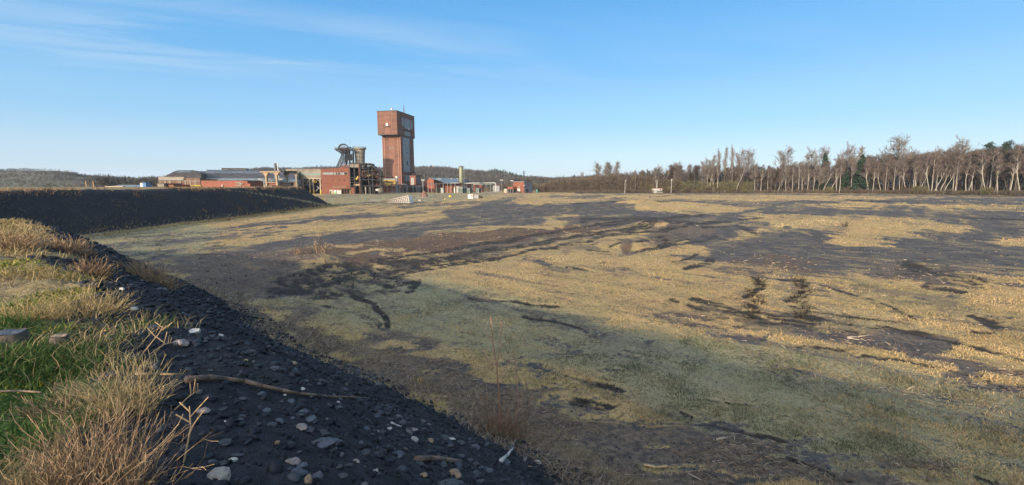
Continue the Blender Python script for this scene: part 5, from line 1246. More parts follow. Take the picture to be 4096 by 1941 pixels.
def make_pine(seed, Ht=20):
    t = Tree(seed); rg = t.rg; pts, d = t.path(Vector((0, 0, -.3)), Vector((.05, 0, 1)), Ht * .93, 6, .03, 0); t.limb(pts, .33, .1)
    for i in range(16):
        q = .55 + .45 * i / 16; k = q * 6; j = min(int(k), 5); a = pts[j].lerp(pts[j + 1], k - j); az = rg.uniform(0, 6.283); lp, _ = t.path(a, Vector((math.cos(az), math.sin(az), .35)), Ht * .2 * (1.1 - .5 * q) * rg.uniform(.7, 1.2), 3, .12, .05); t.limb(lp, .09, .03)
        for c in lp[1:] + [lp[2].lerp(lp[3], .5)]:
            for _ in range(26): e = c + Vector((rg.gauss(0, .75), rg.gauss(0, .75), rg.gauss(0, .35))); t.tw.append((e, e + Vector((rg.gauss(0, .35), rg.gauss(0, .35), rg.uniform(.05, .4))), .22))
    return t
def proto(name, tree, tm, wm_):
    e = bpy.data.objects.new(name, None); e.empty_display_size = .5
    tr, cr = tree.meshes(name, M[tm], M[wm_], e); return e, tr, cr, max(p[1].z for p in tree.th)
PR = {}
PR['birch'] = [proto('birch_tree', make_bare(11 + i, 20, .27, (l, 0), f, 17, .5, .26, .03, .12, 5, 9, 1.2, .075, -.10, .55, mu), 'bark_birch', 'twig_red') for i, (l, f, mu) in enumerate(((0, .5, 1), (.10, .45, 1), (-.14, .5, 1), (-.28, .48, 1), (.2, .5, 1), (0.03, .5, 2)))]
PR['forked'] = [proto('birch_tree', make_bare(31 + i, 20, .27, (l, 0), .34, 11, .5, .42, .06, .13, 4, 6, 1.1, .07, .0, .5, 1), 'bark_birch', 'twig') for i, l in enumerate((0.02, -.08))]
PR['poplar'] = [proto('poplar_tree', make_bare(41 + i, 26, .30, (0, 0), .36, 40, .22, .22, .05, .05, 5, 6, 1.1, .07, .5, .22, 1, 'narrow'), 'bark_pale', 'twig_grey') for i in range(2)]
PR['spread'] = [proto('bare_tree', make_bare(51 + i, 22, .42, (0, 0), .34, 26, .62, .46, .07, .10, 7, 8, 1.5, .085, .12, .45, 1, 'fan'), 'bark', 'twig_grey') for i in range(3)]
PR['wood'] = [proto('bare_tree', make_bare(61 + i, 18, .22, ((i - 2) * .05, 0), .3, 24, .5, .30, .04, .12, 6, 8, 1.4, .075, .05, .6), 'bark', ('twig', 'twig_red', 'twig_dark', 'twig', 'twig_grey')[i]) for i in range(5)]
PR['fir'] = [proto('fir_tree', make_fir(71 + i, 20, (.25, .2)[i]), 'bark', 'needle') for i in range(2)]
PR['pine'] = [proto('pine_tree', make_pine(81), 'bark', 'needle')]
PR['bush'] = [proto('bush', make_bare(91 + i, 5, .08, (0, 0), .05, 22, .8, .55, .06, .14, 5, 12, .8, .07, .15, .6, 3), 'bark', ('brush', 'brush_green', 'brush')[i]) for i in range(3)]
used = set()
def place(kind, i, loc, h, label, cat, group, rz=0.0, wide=1.0):
    e, tr, cr, ph = PR[kind][i % len(PR[kind])]; s_ = h / ph
    r = e.copy(); C.objects.link(r); r.location = loc; r.rotation_euler = (0, 0, rz); r.scale = (s_ * wide, s_ * wide, s_)
    for ch in (tr, cr):
        c = ch.copy(); c.parent = r; C.objects.link(c)
    return tag(r, label, cat, group)
def YT(px): return float(np.interp(px, [2100, 2400, 2630, 3000, 3300, 3700, 3850, 4096, 4400], [374, 362, 352, 350, 345, 305, 290, 262, 245]))
def YTv(px): return np.interp(px, [2100, 2400, 2630, 3000, 3300, 3700, 3850, 4096, 4400], [374, 362, 352, 350, 345, 305, 290, 262, 245])
CAN = ([2150, 2200, 2300, 2350, 2400, 2430, 2500, 2560, 2640, 2700, 2740, 2800, 2870, 2950, 3050, 3150, 3250, 3350, 3400, 3500, 3600, 3700, 3800, 3900, 4000, 4096, 4400],
       [738, 726, 716, 706, 694, 688, 686, 680, 674, 664, 662, 668, 672, 668, 668, 664, 655, 642, 630, 632, 620, 608, 604, 602, 592, 582, 575])
def canopy(px): return float(np.interp(px, *CAN))
rgT = random.Random(5)
def tree_px(kind, i, px, top, dY, label, cat, group, rz=None, wide=1.0):
    Y = YT(px) + dY; b = PX(px, 768, Y); d, f = rr(top); h = H - d / f * Y + .2
    return place(kind, i, (b.x, Y, 0), h, label, cat, group, rgT.uniform(-.35, .35) if rz is None else rz, wide)
ORD = ['first', 'second', 'third', 'fourth', 'fifth', 'sixth', 'seventh', 'eighth', 'ninth', 'tenth', 'eleventh', 'twelfth', 'thirteenth', 'fourteenth', 'fifteenth', 'sixteenth', 'seventeenth', 'eighteenth', 'nineteenth', 'twentieth']
LEAN = {0: 'nearly upright', 1: 'leaning slightly right', 2: 'leaning slightly left', 3: 'leaning strongly left', 4: 'leaning right', 5: 'with a double trunk'}
# pale birches along the edge: (column, prototype, top row)
left_b = [(2510, 2, 692), (2523, 8, 688), (2541, 0, 692), (2625, 6, 684), (2775, 0, 680), (2810, 7, 676), (2834, 5, 662), (2852, 6, 664), (2869, 0, 652), (2943, 4, 650), (3018, 0, 660), (3042, 1, 664), (3070, 0, 668), (3111, 4, 690), (3145, 7, 668), (3168, 0, 652), (3193, 0, 650), (3208, 6, 650), (3228, 1, 662), (3252, 1, 680), (3272, 1, 670), (3290, 4, 668), (3320, 4, 660), (3347, 2, 640), (3358, 0, 640), (3403, 0, 642)]
for n_, (px_, k_, tp) in enumerate(left_b):
    fk_ = k_ >= 6; nm = 'forked pale limbs' if fk_ else LEAN[k_]
    ref = ('%s white-barked birch counting right from the small white lamp pole, %s' % (ORD[n_], nm)) if n_ < 4 else ('%s pale birch trunk right of the graffiti shed, %s' % (ORD[min(n_ - 4, 19)], nm)) if n_ < 24 else ('%s pale birch trunk left of the green fir, %s' % ('second' if n_ == 24 else 'last', nm))
    tree_px('forked' if fk_ else 'birch', k_ - 6 if fk_ else k_, px_, tp, rgT.uniform(-3, 5), ref, 'birch tree', 'pale birches along the wood edge')
right_b = [(3468, 2, 640), (3476, 3, 650), (3490, 1, 652), (3526, 3, 650), (3540, 0, 648), (3573, 0, 650), (3600, 2, 655), (3628, 3, 650), (3655, 2, 632), (3663, 2, 624), (3678, 4, 640), (3720, 3, 620), (3726, 0, 614), (3738, 4, 640), (3747, 2, 648), (3760, 4, 648), (3774, 4, 650), (3813, 2, 630), (3821, 0, 622)]
right_c = [(3870, 5, 625), (3890, 2, 612), (3947, 3, 602), (3957, 0, 596), (4083, 3, 592), (4040, 1, 600), (3993, 2, 620)]
for n_, (px_, k_, tp) in enumerate(right_b):
    tree_px('birch', k_, px_, tp, rgT.uniform(-2, 4), '%s pale birch trunk right of the green fir, %s' % (ORD[n_], LEAN[k_]), 'birch tree', 'pale birches along the wood edge')
for n_, (px_, k_, tp) in enumerate(sorted(right_c, reverse=True)):
    tree_px('birch', k_, px_, tp, rgT.uniform(-2, 4), '%s birch trunk counting in from the right edge of the wood, %s' % (ORD[n_], LEAN[k_]), 'birch tree', 'pale birches along the wood edge')
# tall trees breaking the skyline
for px_, kd, i, tp, dY, wd, lab in (
    (2873, 'poplar', 0, 598, 8, .9, 'leftmost and lowest of three tall upright poplars over the canopy'), (2897, 'poplar', 1, 591, 8, .95, 'middle one of the three tall upright poplars'), (2926, 'poplar', 0, 585, 8, .85, 'tallest of the three upright poplars, on their right'),
    (2851, 'poplar', 1, 622, 10, 1.3, 'shorter loose crowned bare tree just left of the three upright poplars'), (2946, 'spread', 1, 604, 12, .75, 'slim bare tree directly right of the three upright poplars'), (2985, 'spread', 0, 602, 12, .95, 'broad bare tree second to the right of the three upright poplars'),
    (3122, 'spread', 1, 596, 16, 1.1, 'lone fan shaped bare tree rising from the middle of the canopy'), (3238, 'spread', 2, 598, 14, 1.0, 'broad bare tree left of the tall green conifer top'), (3284, 'spread', 0, 592, 16, .8, 'bare tree whose crown stands behind the tall green conifer top'),
    (3392, 'spread', 2, 578, 14, .8, 'tall narrow bare tree just left of the green fir'), (3432, 'poplar', 1, 588, 16, 1.5, 'pale bare tree crown standing directly over the green fir'), (3345, 'spread', 1, 610, 16, .7, 'low pale bare crown between the conifer top and the tall narrow tree'),
    (3574, 'spread', 0, 548, 4, 1.05, 'largest bare tree of the wood, with a wide many-limbed crown'), (3820, 'spread', 2, 555, 14, .9, 'tall bare tree with a pointed pale crown in the right part of the wood'), (3790, 'spread', 1, 582, 16, .7, 'smaller bare tree just left of the pointed crowned tall tree'),
    (4062, 'spread', 1, 566, 8, 1.1, 'bare tree with a rounded pale crown at the right picture edge'), (4110, 'spread', 0, 572, 10, 1.0, 'bare tree cut by the right picture edge'), (3640, 'spread', 2, 600, 16, .8, 'low rounded bare crown just right of the largest bare tree'), (3710, 'spread', 1, 598, 18, .9, 'rounded bare crown midway between the two tallest bare trees on the right'),
    (3505, 'spread', 1, 610, 18, .8, 'loose bare crown between the green fir and the largest bare tree'), (2400, 'poplar', 0, 652, 26, 2.6, 'left one of the pale upright limbed trees above the brown thicket'), (2428, 'poplar', 1, 650, 26, 2.4, 'second from the left of the pale upright limbed trees above the thicket'), (2445, 'poplar', 0, 652, 26, 2.2, 'third from the left of the pale upright limbed trees above the thicket'), (2468, 'poplar', 1, 648, 26, 2.3, 'tallest and rightmost of the pale upright limbed trees above the thicket'),
    (2326, 'poplar', 0, 688, 120, 1.0, 'small distant poplar pair, left tree'), (2331, 'poplar', 1, 689, 120, 1.0, 'small distant poplar pair, right tree'), (2693, 'spread', 0, 652, 12, 1.2, 'rounded pale bare crown above the graffiti shed'), (2640, 'spread', 2, 664, 16, .9, 'low pale bare crown just left of the rounded one over the graffiti shed'), (2808, 'spread', 1, 640, 12, .8, 'bare tree with curled limbs well left of the three upright poplars'), (2826, 'spread', 0, 642, 14, .8, 'bare tree with curled limbs nearest the three upright poplars')):
    tree_px(kd, i, px_, tp, dY, lab, 'bare tree' if kd == 'spread' else 'poplar tree', 'tall trees standing over the canopy', wide=wd)
tree_px('fir', 0, 3436, 618, 1, 'dark green fir standing at the wood edge among pale birches', 'fir tree', None)
tree_px('fir', 1, 3288, 612, 8, 'tall green conifer top poking through bare crowns', 'fir tree', None, wide=.8)
tree_px('fir', 1, 3372, 644, 3, 'dark narrow conifer among reddish crowns just left of the fir', 'fir tree', None, wide=.9)
tree_px('pine', 0, 3944, 578, 6, 'pine with a flat green crown near the right edge, left of the pair', 'pine tree', None, wide=.6); tree_px('pine', 0, 3990, 572, 9, 'pine with a green crown near the right edge, right of the pair', 'pine tree', None, rz=2.0, wide=.55)
tree_px('fir', 0, 3068, 662, 14, 'small dark conifer tip in the middle of the canopy', 'fir tree', None, wide=.7); tree_px('fir', 1, 2296, 698, 90, 'tiny dark conifer spire above the brown thicket', 'fir tree', None, wide=.6)
ZN = [(2500, 'above the brown thicket'), (2600, 'behind the white lamp pole'), (2720, 'behind the graffiti shed'), (2860, 'left of the three upright poplars'), (2960, 'under the three upright poplars'), (3080, 'right of the three upright poplars'), (3180, 'round the lone fan shaped tree'), (3300, 'round the tall conifer top'), (3420, 'just left of the green fir'), (3530, 'just right of the green fir'), (3650, 'round the largest bare tree'), (3780, 'midway along the right part'), (3900, 'under the pointed pale crown'), (4020, 'round the two pines'), (9999, 'at the right picture edge')]
def zone(px): return next(t for l, t in ZN if px < l)
# ordinary trees of the wood, several rows deep
for n_ in range(190):
    px_ = 2330 + (n_ + rgT.random()) * (4230 - 2330) / 190
    tp = canopy(px_) + rgT.uniform(-4, 26); row = rgT.choice((3, 8, 14, 20))
    kk_ = rgT.randrange(5) if px_ < 3350 else rgT.choice((0, 1, 1, 2, 4))
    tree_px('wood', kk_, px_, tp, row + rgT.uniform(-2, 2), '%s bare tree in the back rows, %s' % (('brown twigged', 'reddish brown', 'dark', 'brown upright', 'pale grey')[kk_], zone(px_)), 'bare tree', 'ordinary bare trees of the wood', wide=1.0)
for n_ in range(46):
    px_ = 2480 + (n_ + rgT.random()) * (4150 - 2480) / 46
    Y = YT(px_) - rgT.uniform(1, 4); b = PX(px_, 768, Y)
    bk_ = rgT.randrange(3); bh_ = rgT.uniform(1.8, 5.2)
    place('bush', bk_, (b.x, Y, 0), bh_, '%s %s bush at the foot of the trees, %s' % ('tall' if bh_ > 3.6 else 'low', ('brown', 'olive', 'dull brown')[bk_], zone(px_)), 'bush', 'bushes along the wood edge', rgT.uniform(0, 6), rgT.uniform(.8, 1.4))

# dense undergrowth and thicket masses nobody could count
def ribbons(name, P, L, W, D, mat, tone, label=None, extra=None):
    """P (n,3) roots, D (n,3) directions"""
    n = len(P); rn = np.random.default_rng(len(P)); D = D / np.linalg.norm(D, axis=1, keepdims=True)
    U = np.cross(D, rn.normal(size=(n, 3)) * [1, 1, .3]); U /= np.linalg.norm(U, axis=1, keepdims=True) + 1e-9
    W = np.asarray(W).reshape(-1, 1) * .5; L = np.asarray(L).reshape(-1, 1)
    co = np.stack([P - U * W, P + U * W, P + D * L + U * W * .5, P + D * L - U * W * .5], 1).reshape(-1, 3)
    o = np_mesh(name, co, np.arange(4 * n).reshape(n, 4), mat, None, tone); tag(o, label, None, None, 'stuff'); return o
rn = np.random.default_rng(3)
def wood_mass(name, px0, px1, n, d0, d1, frac, mat, label, Wd=(.12, .35), Ln=(1.0, 3.2), cols=None, clump=18):
    px_ = rn.uniform(px0, px1, n); Y = YTv(px_) + rn.uniform(d0, d1, n)
    top = np.interp(px_, *(cols or CAN)); dd = F * SP + (top - CY) * CP; ff = F * CP - (top - CY) * SP
    hz = (H - dd / ff * Y) * frac * (.75 + .5 * fbm(px_ / clump, Y * .12, 3))
    P = np.stack([(px_ - CX) / 1761 * Y, Y, hz * rn.random(n) ** (1.3 if name == 'undergrowth' else .8)], 1)
    D = np.stack([rn.normal(0, .45, n), rn.normal(0, .45, n), np.abs(rn.normal(.9, .5, n))], 1)
    ribbons(name, P, rn.uniform(*Ln, n), rn.uniform(*Wd, n), D, M[mat], np.clip(fbm(px_ / 9, Y * .3, 3) * 1.0 + rn.normal(0, .2, n), 0, 1), label)
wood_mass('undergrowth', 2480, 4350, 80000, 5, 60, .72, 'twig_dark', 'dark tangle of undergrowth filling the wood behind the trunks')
wood_mass('crown_twigs', 2480, 4350, 20000, 8, 40, .86, 'twig', 'haze of fine brown twigs in the canopy', Wd=(.06, .14), Ln=(1, 2.6), clump=10)
TH = ([2120, 2150, 2200, 2260, 2350, 2400, 2450, 2500, 2600, 2760], [766, 752, 728, 718, 712, 706, 700, 702, 708, 730])
wood_mass('thicket', 2150, 2720, 46000, -2, 26, .95, 'brush', 'dense brown leafless thicket along the left part of the wood edge', Wd=(.08, .25), Ln=(.8, 2.2), cols=TH)
wood_mass('olive_thicket', 2560, 3010, 9000, -1, 8, .42, 'brush_green', 'olive tinted brush at the foot of the trees', Wd=(.06, .2), Ln=(.8, 2.0))
wood_mass('edge_brush', 2200, 4350, 26000, -5, 1, .09, 'brush', 'low tan brush and dead grass along the foot of the wood', Wd=(.05, .16), Ln=(.5, 1.3), clump=25)

# ------------------------------------------------------------------ hills
def hill(name, prof, Y0, Y1, drop, col, n_c=160, rough=1.2):
    px_ = np.linspace(prof[0][0], prof[0][-1], n_c); t = np.concatenate([np.linspace(0, 1, 24), np.linspace(1.06, 2, 12)])
    top = np.interp(px_, *prof); PXg, Tg = np.meshgrid(px_, t); TOP = np.interp(PXg, *prof)
    Yr = Y1; dd = F * SP + (TOP - CY) * CP; ff = F * CP - (TOP - CY) * SP; zr = np.maximum(H - dd / ff * Yr - drop, .3)
    Y = Y0 + (Y1 - Y0) * Tg; X = (PXg - CX) / 1761 * Y
    tt = np.where(Tg <= 1, Tg, 2 - Tg); Z = zr * (1 - (1 - np.clip(tt, 0, 1)) ** 1.8) + (fbm(X * .03, Y * .03, 4) - .5) * rough * 4 * np.clip(tt * 3, 0, 1) * np.clip(zr / 8, 0, 1) - .3
    nr, nc = X.shape; i = np.arange(nr - 1)[:, None] * nc + np.arange(nc - 1)[None, :]
    o = np_mesh(name, np.stack([X, Y, Z], -1).reshape(-1, 3), np.stack([i, i + 1, i + nc + 1, i + nc], -1).reshape(-1, 4), col, None, None, True); tag(o, kind='structure')
    return X, Y, Z
hm = plain('hill_slope', (.085, .07, .045), .95, .35, .02, 0, col2=(.055, .05, .032)); hl = plain('grassy_tip_slope', (.085, .075, .048), .95, .3, .03, 0, col2=(.055, .065, .034))
HR = ([700, 960, 1000, 1080, 1190, 1300, 1500, 1660, 1700, 1740, 1790, 1830, 1880, 1930, 1990, 2030, 2065, 2110, 2180, 2260, 2400], [735, 700, 684, 677, 680, 674, 676, 676, 672, 672, 676, 681, 684, 690, 694, 702, 712, 717, 722, 726, 735])
HLp = ([-420, -200, 0, 120, 230, 290, 330, 380, 420, 460, 560], [694, 686, 681, 680, 682, 688, 697, 705, 713, 720, 738])
gr_ = hill('wooded_hill', HR, 760, 1150, 5.0, hm); gl_ = hill('grassy_hill', HLp, 380, 640, .8, hl, rough=.5)
def crowns(name, G, n, rad, per, mat, label, tmin=.02, tmax=1.02, conif=None, only=None, seed=1):
    X, Y, Z = G; nr, nc = X.shape; r_ = np.random.default_rng(seed)
    u = r_.uniform(0, nc - 1.001, n); v = r_.uniform(tmin, tmax, n) * 23; i = v.astype(int); j = u.astype(int); fu, fv = u - j, v - i
    def bl(A): return (A[i, j] * (1 - fu) + A[i, j + 1] * fu) * (1 - fv) + (A[i + 1, j] * (1 - fu) + A[i + 1, j + 1] * fu) * fv
    cx_, cy_, cz_ = bl(X), bl(Y), bl(Z); keep = fbm(cx_ * .02, cy_ * .02, 3) + r_.normal(0, .08, n) > only if only else np.ones(n, bool); cx_, cy_, cz_ = cx_[keep], cy_[keep], cz_[keep]; n = len(cx_)
    R_ = rad * r_.uniform(.6, 1.25, n); th = np.repeat(np.stack([cx_, cy_, cz_], 1), per, 0); RR = np.repeat(R_, per)
    q = r_.normal(size=(n * per, 3)); q /= np.linalg.norm(q, axis=1, keepdims=True); q *= r_.random((n * per, 1)) ** .4
    P = th + q * np.stack([RR * .8, RR * .8, RR], 1); P[:, 2] += RR * .9
    D = q + np.array([0, 0, .9]) + r_.normal(0, .3, (n * per, 3))
    tone = np.clip(np.repeat(fbm(cx_ * .05 + 5, cy_ * .05, 3) * .8 + r_.normal(0, .12, n), per) + q[:, 2] * .15 + .05, 0, 1)
    return ribbons(name, P, RR * r_.uniform(.5, 1.0, n * per), RR * r_.uniform(.10, .32, n * per), D, M[mat], tone, label)
crowns('hillside_wood', gr_, 9000, 4.2, 12, 'hillwood', 'leafless wood covering the distant hill')
crowns('ridge_conifers', (gr_[0][:, 118:132], gr_[1][:, 118:132], gr_[2][:, 118:132]), 90, 6.0, 26, 'needle', 'dark conifers on the ridge of the wooded hill', .85, 1.0, seed=3)
crowns('hillside_scrub', gl_, 3200, 1.3, 10, 'hillwood', 'scrub on the grassy hill at the left', .0, .85, only=.45, seed=4)
crowns('foot_wood', (gl_[0][:4] + 0, gl_[1][:4] + np.linspace(0, 0, 4)[:, None], gl_[2][:4]), 1, 4, 10, 'hillwood', None) if False else None
# woods on the level behind the colliery left, and far woods centre
def flat_wood(name, px0, px1, Y0, Y1, prof, n, per, rad, mat, label, seed):
    r_ = np.random.default_rng(seed); px_ = r_.uniform(px0, px1, n); Y = r_.uniform(Y0, Y1, n); top = np.interp(px_, *prof); dd = F * SP + (top - CY) * CP; ff = F * CP - (top - CY) * SP
    hz = (H - dd / ff * Y) * r_.uniform(.75, 1.06, n); X = (px_ - CX) / 1761 * Y
    base = np.repeat(np.stack([X, Y, np.zeros(n)], 1), per, 0); RR = np.repeat(rad * r_.uniform(.7, 1.2, n), per); hh = np.repeat(hz, per); q = r_.normal(size=(n * per, 3)) * .45
    P = base + q * RR[:, None]; P[:, 2] = hh * r_.random(n * per) ** .6 * .93
    D = np.stack([q[:, 0], q[:, 1], np.full(n * per, .9)], 1)
    return ribbons(name, P, RR * r_.uniform(.3, .8, n * per), RR * r_.uniform(.04, .14, n * per), D, M[mat], np.clip(np.repeat(r_.random(n), per) * .6 + r_.random(n * per) * .4, 0, 1), label)
flat_wood('far_wood', 380, 1010, 420, 520, ([380, 410, 460, 500, 560, 630, 700, 1000], [716, 706, 710, 718, 716, 714, 712, 700]), 420, 60, 6, 'hillwood', 'leafless wood on the level left of the colliery', 5)
flat_wood('distant_wood', 2040, 2420, 560, 760, ([2040, 2080, 2140, 2200, 2260, 2300, 2350, 2420], [722, 712, 708, 714, 712, 708, 706, 700]), 520, 50, 6, 'hillwood', 'distant dark wood between the lone brick block and the thicket', 6)
flat_wood('roadside_scrub', 2000, 2200, 420, 520, ([2000, 2200], [742, 735]), 160, 50, 4, 'brush', 'low scrub far behind the lone brick block', 7)
# trees standing in front of the left hill
for px_, tp in ((303, 726), (312, 728), (355, 730)):
    Y = 240; b = PX(px_, 750, Y); d, f = rr(tp); place('forked', int(px_) % 2, (b.x, Y, 0), H - d / f * Y, {303: 'pale bare tree before the grassy hill, left of a close pair', 312: 'pale bare tree before the grassy hill, right of a close pair', 355: 'small bare tree between the two wooden poles on the left'}[px_], 'bare tree', None, .3, 1.2)
# brown spoil mound with brush, far centre
def mound(px, py, rx, ry, h, name, lab, mat='brush', n=3500):
    g = on_ground(px, py); r_ = np.random.default_rng(int(px)); q = r_.normal(0, .45, (n, 2)); q = q[np.hypot(q[:, 0], q[:, 1]) < 1]; X = g.x + q[:, 0] * rx; Y = g.y + ry * .5 + q[:, 1] * ry; Z = h * np.clip(1 - (q ** 2).sum(1), 0, 1) * r_.random(len(q)) ** .3
    me = MB(); nn = 20
    ring = lambda k, z: [(g.x + math.cos(2 * math.pi * i / nn) * rx * k * (1 + .12 * math.sin(3 * i)), g.y + ry * .5 + math.sin(2 * math.pi * i / nn) * ry * k, z + .12 * math.sin(i * 2.1) * (k > .1)) for i in range(nn)]
    vs = ring(1, -.3) + ring(.7, h * .45) + ring(.35, h * .85) + [(g.x, g.y + ry * .5, h)]; fs = []
    for a in range(2): fs += [(a * nn + i, a * nn + (i + 1) % nn, (a + 1) * nn + (i + 1) % nn, (a + 1) * nn + i) for i in range(nn)]
    fs += [(2 * nn + i, 2 * nn + (i + 1) % nn, 3 * nn) for i in range(nn)]; me.add(vs, fs); o = me.build('earth_mound', plain(name + '_earth', (.12, .075, .05), .95, .35, .4, .3), None, True); tag(o, lab, 'mound', None)
    ribbons(name + '_brush', np.stack([X, Y, Z], 1), r_.uniform(.4, 1.3, len(q)), r_.uniform(.05, .2, len(q)), np.stack([r_.normal(0, .5, len(q)), r_.normal(0, .5, len(q)), np.ones(len(q))], 1), M[mat], r_.random(len(q)), 'dead brush growing on ' + lab)
mound(1935, 766, 13, 9, 3.6, 'spoil_mound', 'brown spoil mound right of the dark cabins'); mound(1908, 792, 3.2, 2.5, .7, 'dark_heap', 'small dark heap right of the white box', n=400)
mound(2076, 772, 4.5, 3, .8, 'doorstep_heap', 'low heap in front of the lone brick block', n=600)
# balloon shaped striped radome on the hill, and the far pylon
Y = 1130; b = PX(1734, 672, Y); A = empty('striped_ball_mast', (b.x, Y, b.z - 8), 0, 'small red and white striped ball on the ridge of the wooded hill', 'radome'); rb = 4.6 / 1785 * Y
for k_ in range(6):
    a0, a1 = -math.pi / 2 + math.pi * k_ / 6, -math.pi / 2 + math.pi * (k_ + 1) / 6; m = MB(); m.lathe([(max(.01, rb * math.cos(t)), 8 + rb * 1.1 + rb * 1.1 * math.sin(t)) for t in (a0, (a0 + a1) / 2, a1)], 16, cap=False); m.build('stripe', M['white' if k_ % 2 else 'red'], A)
m = MB(); m.bar((0, 0, 0), (0, 0, 9), 1.2, .8, 8); m.build('mast', M['white'], A)
Y = 700; b = PX(2095.5, 738, Y); zt = PX(2095.5, 683, Y).z; m = MB()
for sx, sy in ((-1, -1), (1, -1), (1, 1), (-1, 1)): m.bar((sx * 1.6, sy * 1.6, 0), (sx * .25, sy * .25, zt), .22)
for k_ in range(9): q = 1.6 - 1.35 * k_ / 9; h = zt * k_ / 9; m.bar((-q, -q, h), (q, -q, h + zt / 9), .13); m.bar((q, q, h), (-q, q, h + zt / 9), .13); m.box(-q, q, -q, q, h, h + .15)
for h, w in ((zt * .86, 3.2), (zt * .94, 2.2)): m.bar((-w, 0, h), (w, 0, h), .16)
o = m.build('lattice_pylon', M['steel_dark']); o.location = (b.x, Y, 0); tag(o, 'slim lattice pylon on the skyline right of the hill', 'pylon')
# the originals the trees were copied from are no longer needed
for lst in PR.values():
    for e, tr, cr, ph in lst:
        for q in (tr, cr, e): bpy.data.objects.remove(q, do_unlink=True)

# ------------------------------------------------------------------ grass blades, stones, litter
def to_ground(px, py, z0, it=3):
    d = F * SP + (py - CY) * CP; f = F * CP - (py - CY) * SP; z = np.full(px.shape, z0)
    for _ in range(it):
        Y = (H - z) * f / d; X = (px - CX) / f * Y
        dd, a, b = heap_d(X, Y); z = heap_z(X, Y, dd, a, b) if z0 > 1 else z
    return X, Y
def blade_mesh(name, X, Y, Z, hgt_, wid, tone, mat, label, lean=.5, bend=.5, seed=0):
    """three-face bent blades"""
    r_ = np.random.default_rng(seed); n = len(X); az = r_.uniform(0, 2 * np.pi, n); ln = np.abs(r_.normal(lean, .35, n))
    dx, dy = np.cos(az) * ln, np.sin(az) * ln; fz = r_.uniform(0, 2 * np.pi, n); ux, uy = np.cos(fz) * wid * .5, np.sin(fz) * wid * .5
    nn = 1 / np.sqrt(1 + dx * dx + dy * dy); L = hgt_; k2 = 1 + bend * r_.uniform(.3, 1.3, n)
    p0 = np.stack([X, Y, Z - .01], 1); U = np.stack([ux, uy, np.zeros(n)], 1)
    mid = p0 + np.stack([dx * nn * L * .5, dy * nn * L * .5, nn * L * .55], 1); n2 = 1 / np.sqrt(1 + (dx * k2 * 1.6) ** 2 + (dy * k2 * 1.6) ** 2)
    tip = mid + np.stack([dx * k2 * 1.6 * n2 * L * .5, dy * k2 * 1.6 * n2 * L * .5, n2 * L * .5], 1)
    co = np.stack([p0 - U, p0 + U, mid + U * .8, mid - U * .8, tip], 1).reshape(-1, 3); b = np.arange(n)[:, None] * 5
    fs = np.stack([b + [0, 1, 2], b + [0, 2, 3], b + [3, 2, 4]], 1).reshape(-1, 3)
    o = np_mesh(name, co, fs, M[mat], None, np.repeat(np.clip(tone, 0, 1), 3)); tag(o, label, None, None, 'stuff'); return o
def sample_px(n, x0, x1, y0, y1, z0, seed, pw=1.0):
    r_ = np.random.default_rng(seed); px = r_.uniform(x0, x1, n); py = y0 + (y1 - y0) * r_.random(n) ** pw
    return to_ground(px, py, z0)

def plain_grass():
    n = 420000; X, Y = sample_px(n, -250, 4350, 800, 2080, 0.0, 21, 1.15); X2, Y2 = sample_px(60000, -250, 4350, 776, 830, 0.0, 22)
    X = np.append(X, X2); Y = np.append(Y, Y2); mk = masks(X, Y); r_ = np.random.default_rng(5)
    nz_ = (fbm(X * .7 + 3, Y * .7, 4) - .5) * .9 + (fbm(X * 4, Y * 4, 2) - .5) * .6
    q = mk['grass'] + nz_ - mk['mud'] * 1.3 - mk['brown'] * .35; keep = (r_.random(len(X)) < sstep(.25, 1.0, q) * .95) & (mk['slag'] < .6)
    X, Y = X[keep], Y[keep]; gr = mk['green'][keep]; br = mk['brown'][keep]; dist = np.hypot(X, Y); Z = hgt(X, Y)
    r_ = np.random.default_rng(6); n = len(X); tall = fbm(X * .9, Y * .9, 3)
    h = (.03 + .11 * tall ** 2 * 1.5) * r_.uniform(.6, 1.5, n) * (1 + np.clip(dist / 90, 0, 1.6)); w = .005 + dist * .0009
    tone = .55 + (fbm(X * .25, Y * .25, 4) - .5) * 1.5 + (fbm(X * 2.2, Y * 2.2, 2) - .5) * .6 - gr * .33 * fbm(X * .6 + 7, Y * .6, 3) * 1.6 - br * .15 + r_.normal(0, .16, n)
    blade_mesh('field_grass', X, Y, Z, h, w, tone, 'plaingrass', 'short yellow and olive winter grass covering the field', .8, .8, 1)
plain_grass()
def tufts():                                       # taller straw coloured tufts in lit patches and along the foot of the embankment
    X, Y = sample_px(60000, -50, 4300, 790, 1700, 0.0, 31, 1.0); mk = masks(X, Y); r_ = np.random.default_rng(9)
    cl = fbm(X * .45 + 31, Y * .45, 4); q = sstep(.55, .7, cl) * mk['grass'] ** 3 * (1 - mk['mud']); keep = (r_.random(len(X)) < q * .12) & (mk['slag'] < .4)
    X, Y = X[keep], Y[keep]
    yy = r_.uniform(48, 142, 9000); xx = -55.5 + r_.normal(.6, 1.1, 9000) ; dd, a, b = heap_d(xx, yy); k2 = np.abs(dd) < 1.2
    X = np.concatenate([X, xx[k2]]); Y = np.concatenate([Y, yy[k2]]); Z = hgt(X, Y); dist = np.hypot(X, Y); n = len(X)
    blade_mesh('straw_tufts', X, Y, Z, (.08 + .14 * r_.random(n)) * (1 + np.clip(dist / 120, 0, 1.2)), .004 + dist * .0008, .45 + r_.normal(0, .2, n), 'drygrass', 'taller straw coloured grass tufts on the field', .5, .7, 2)
tufts()
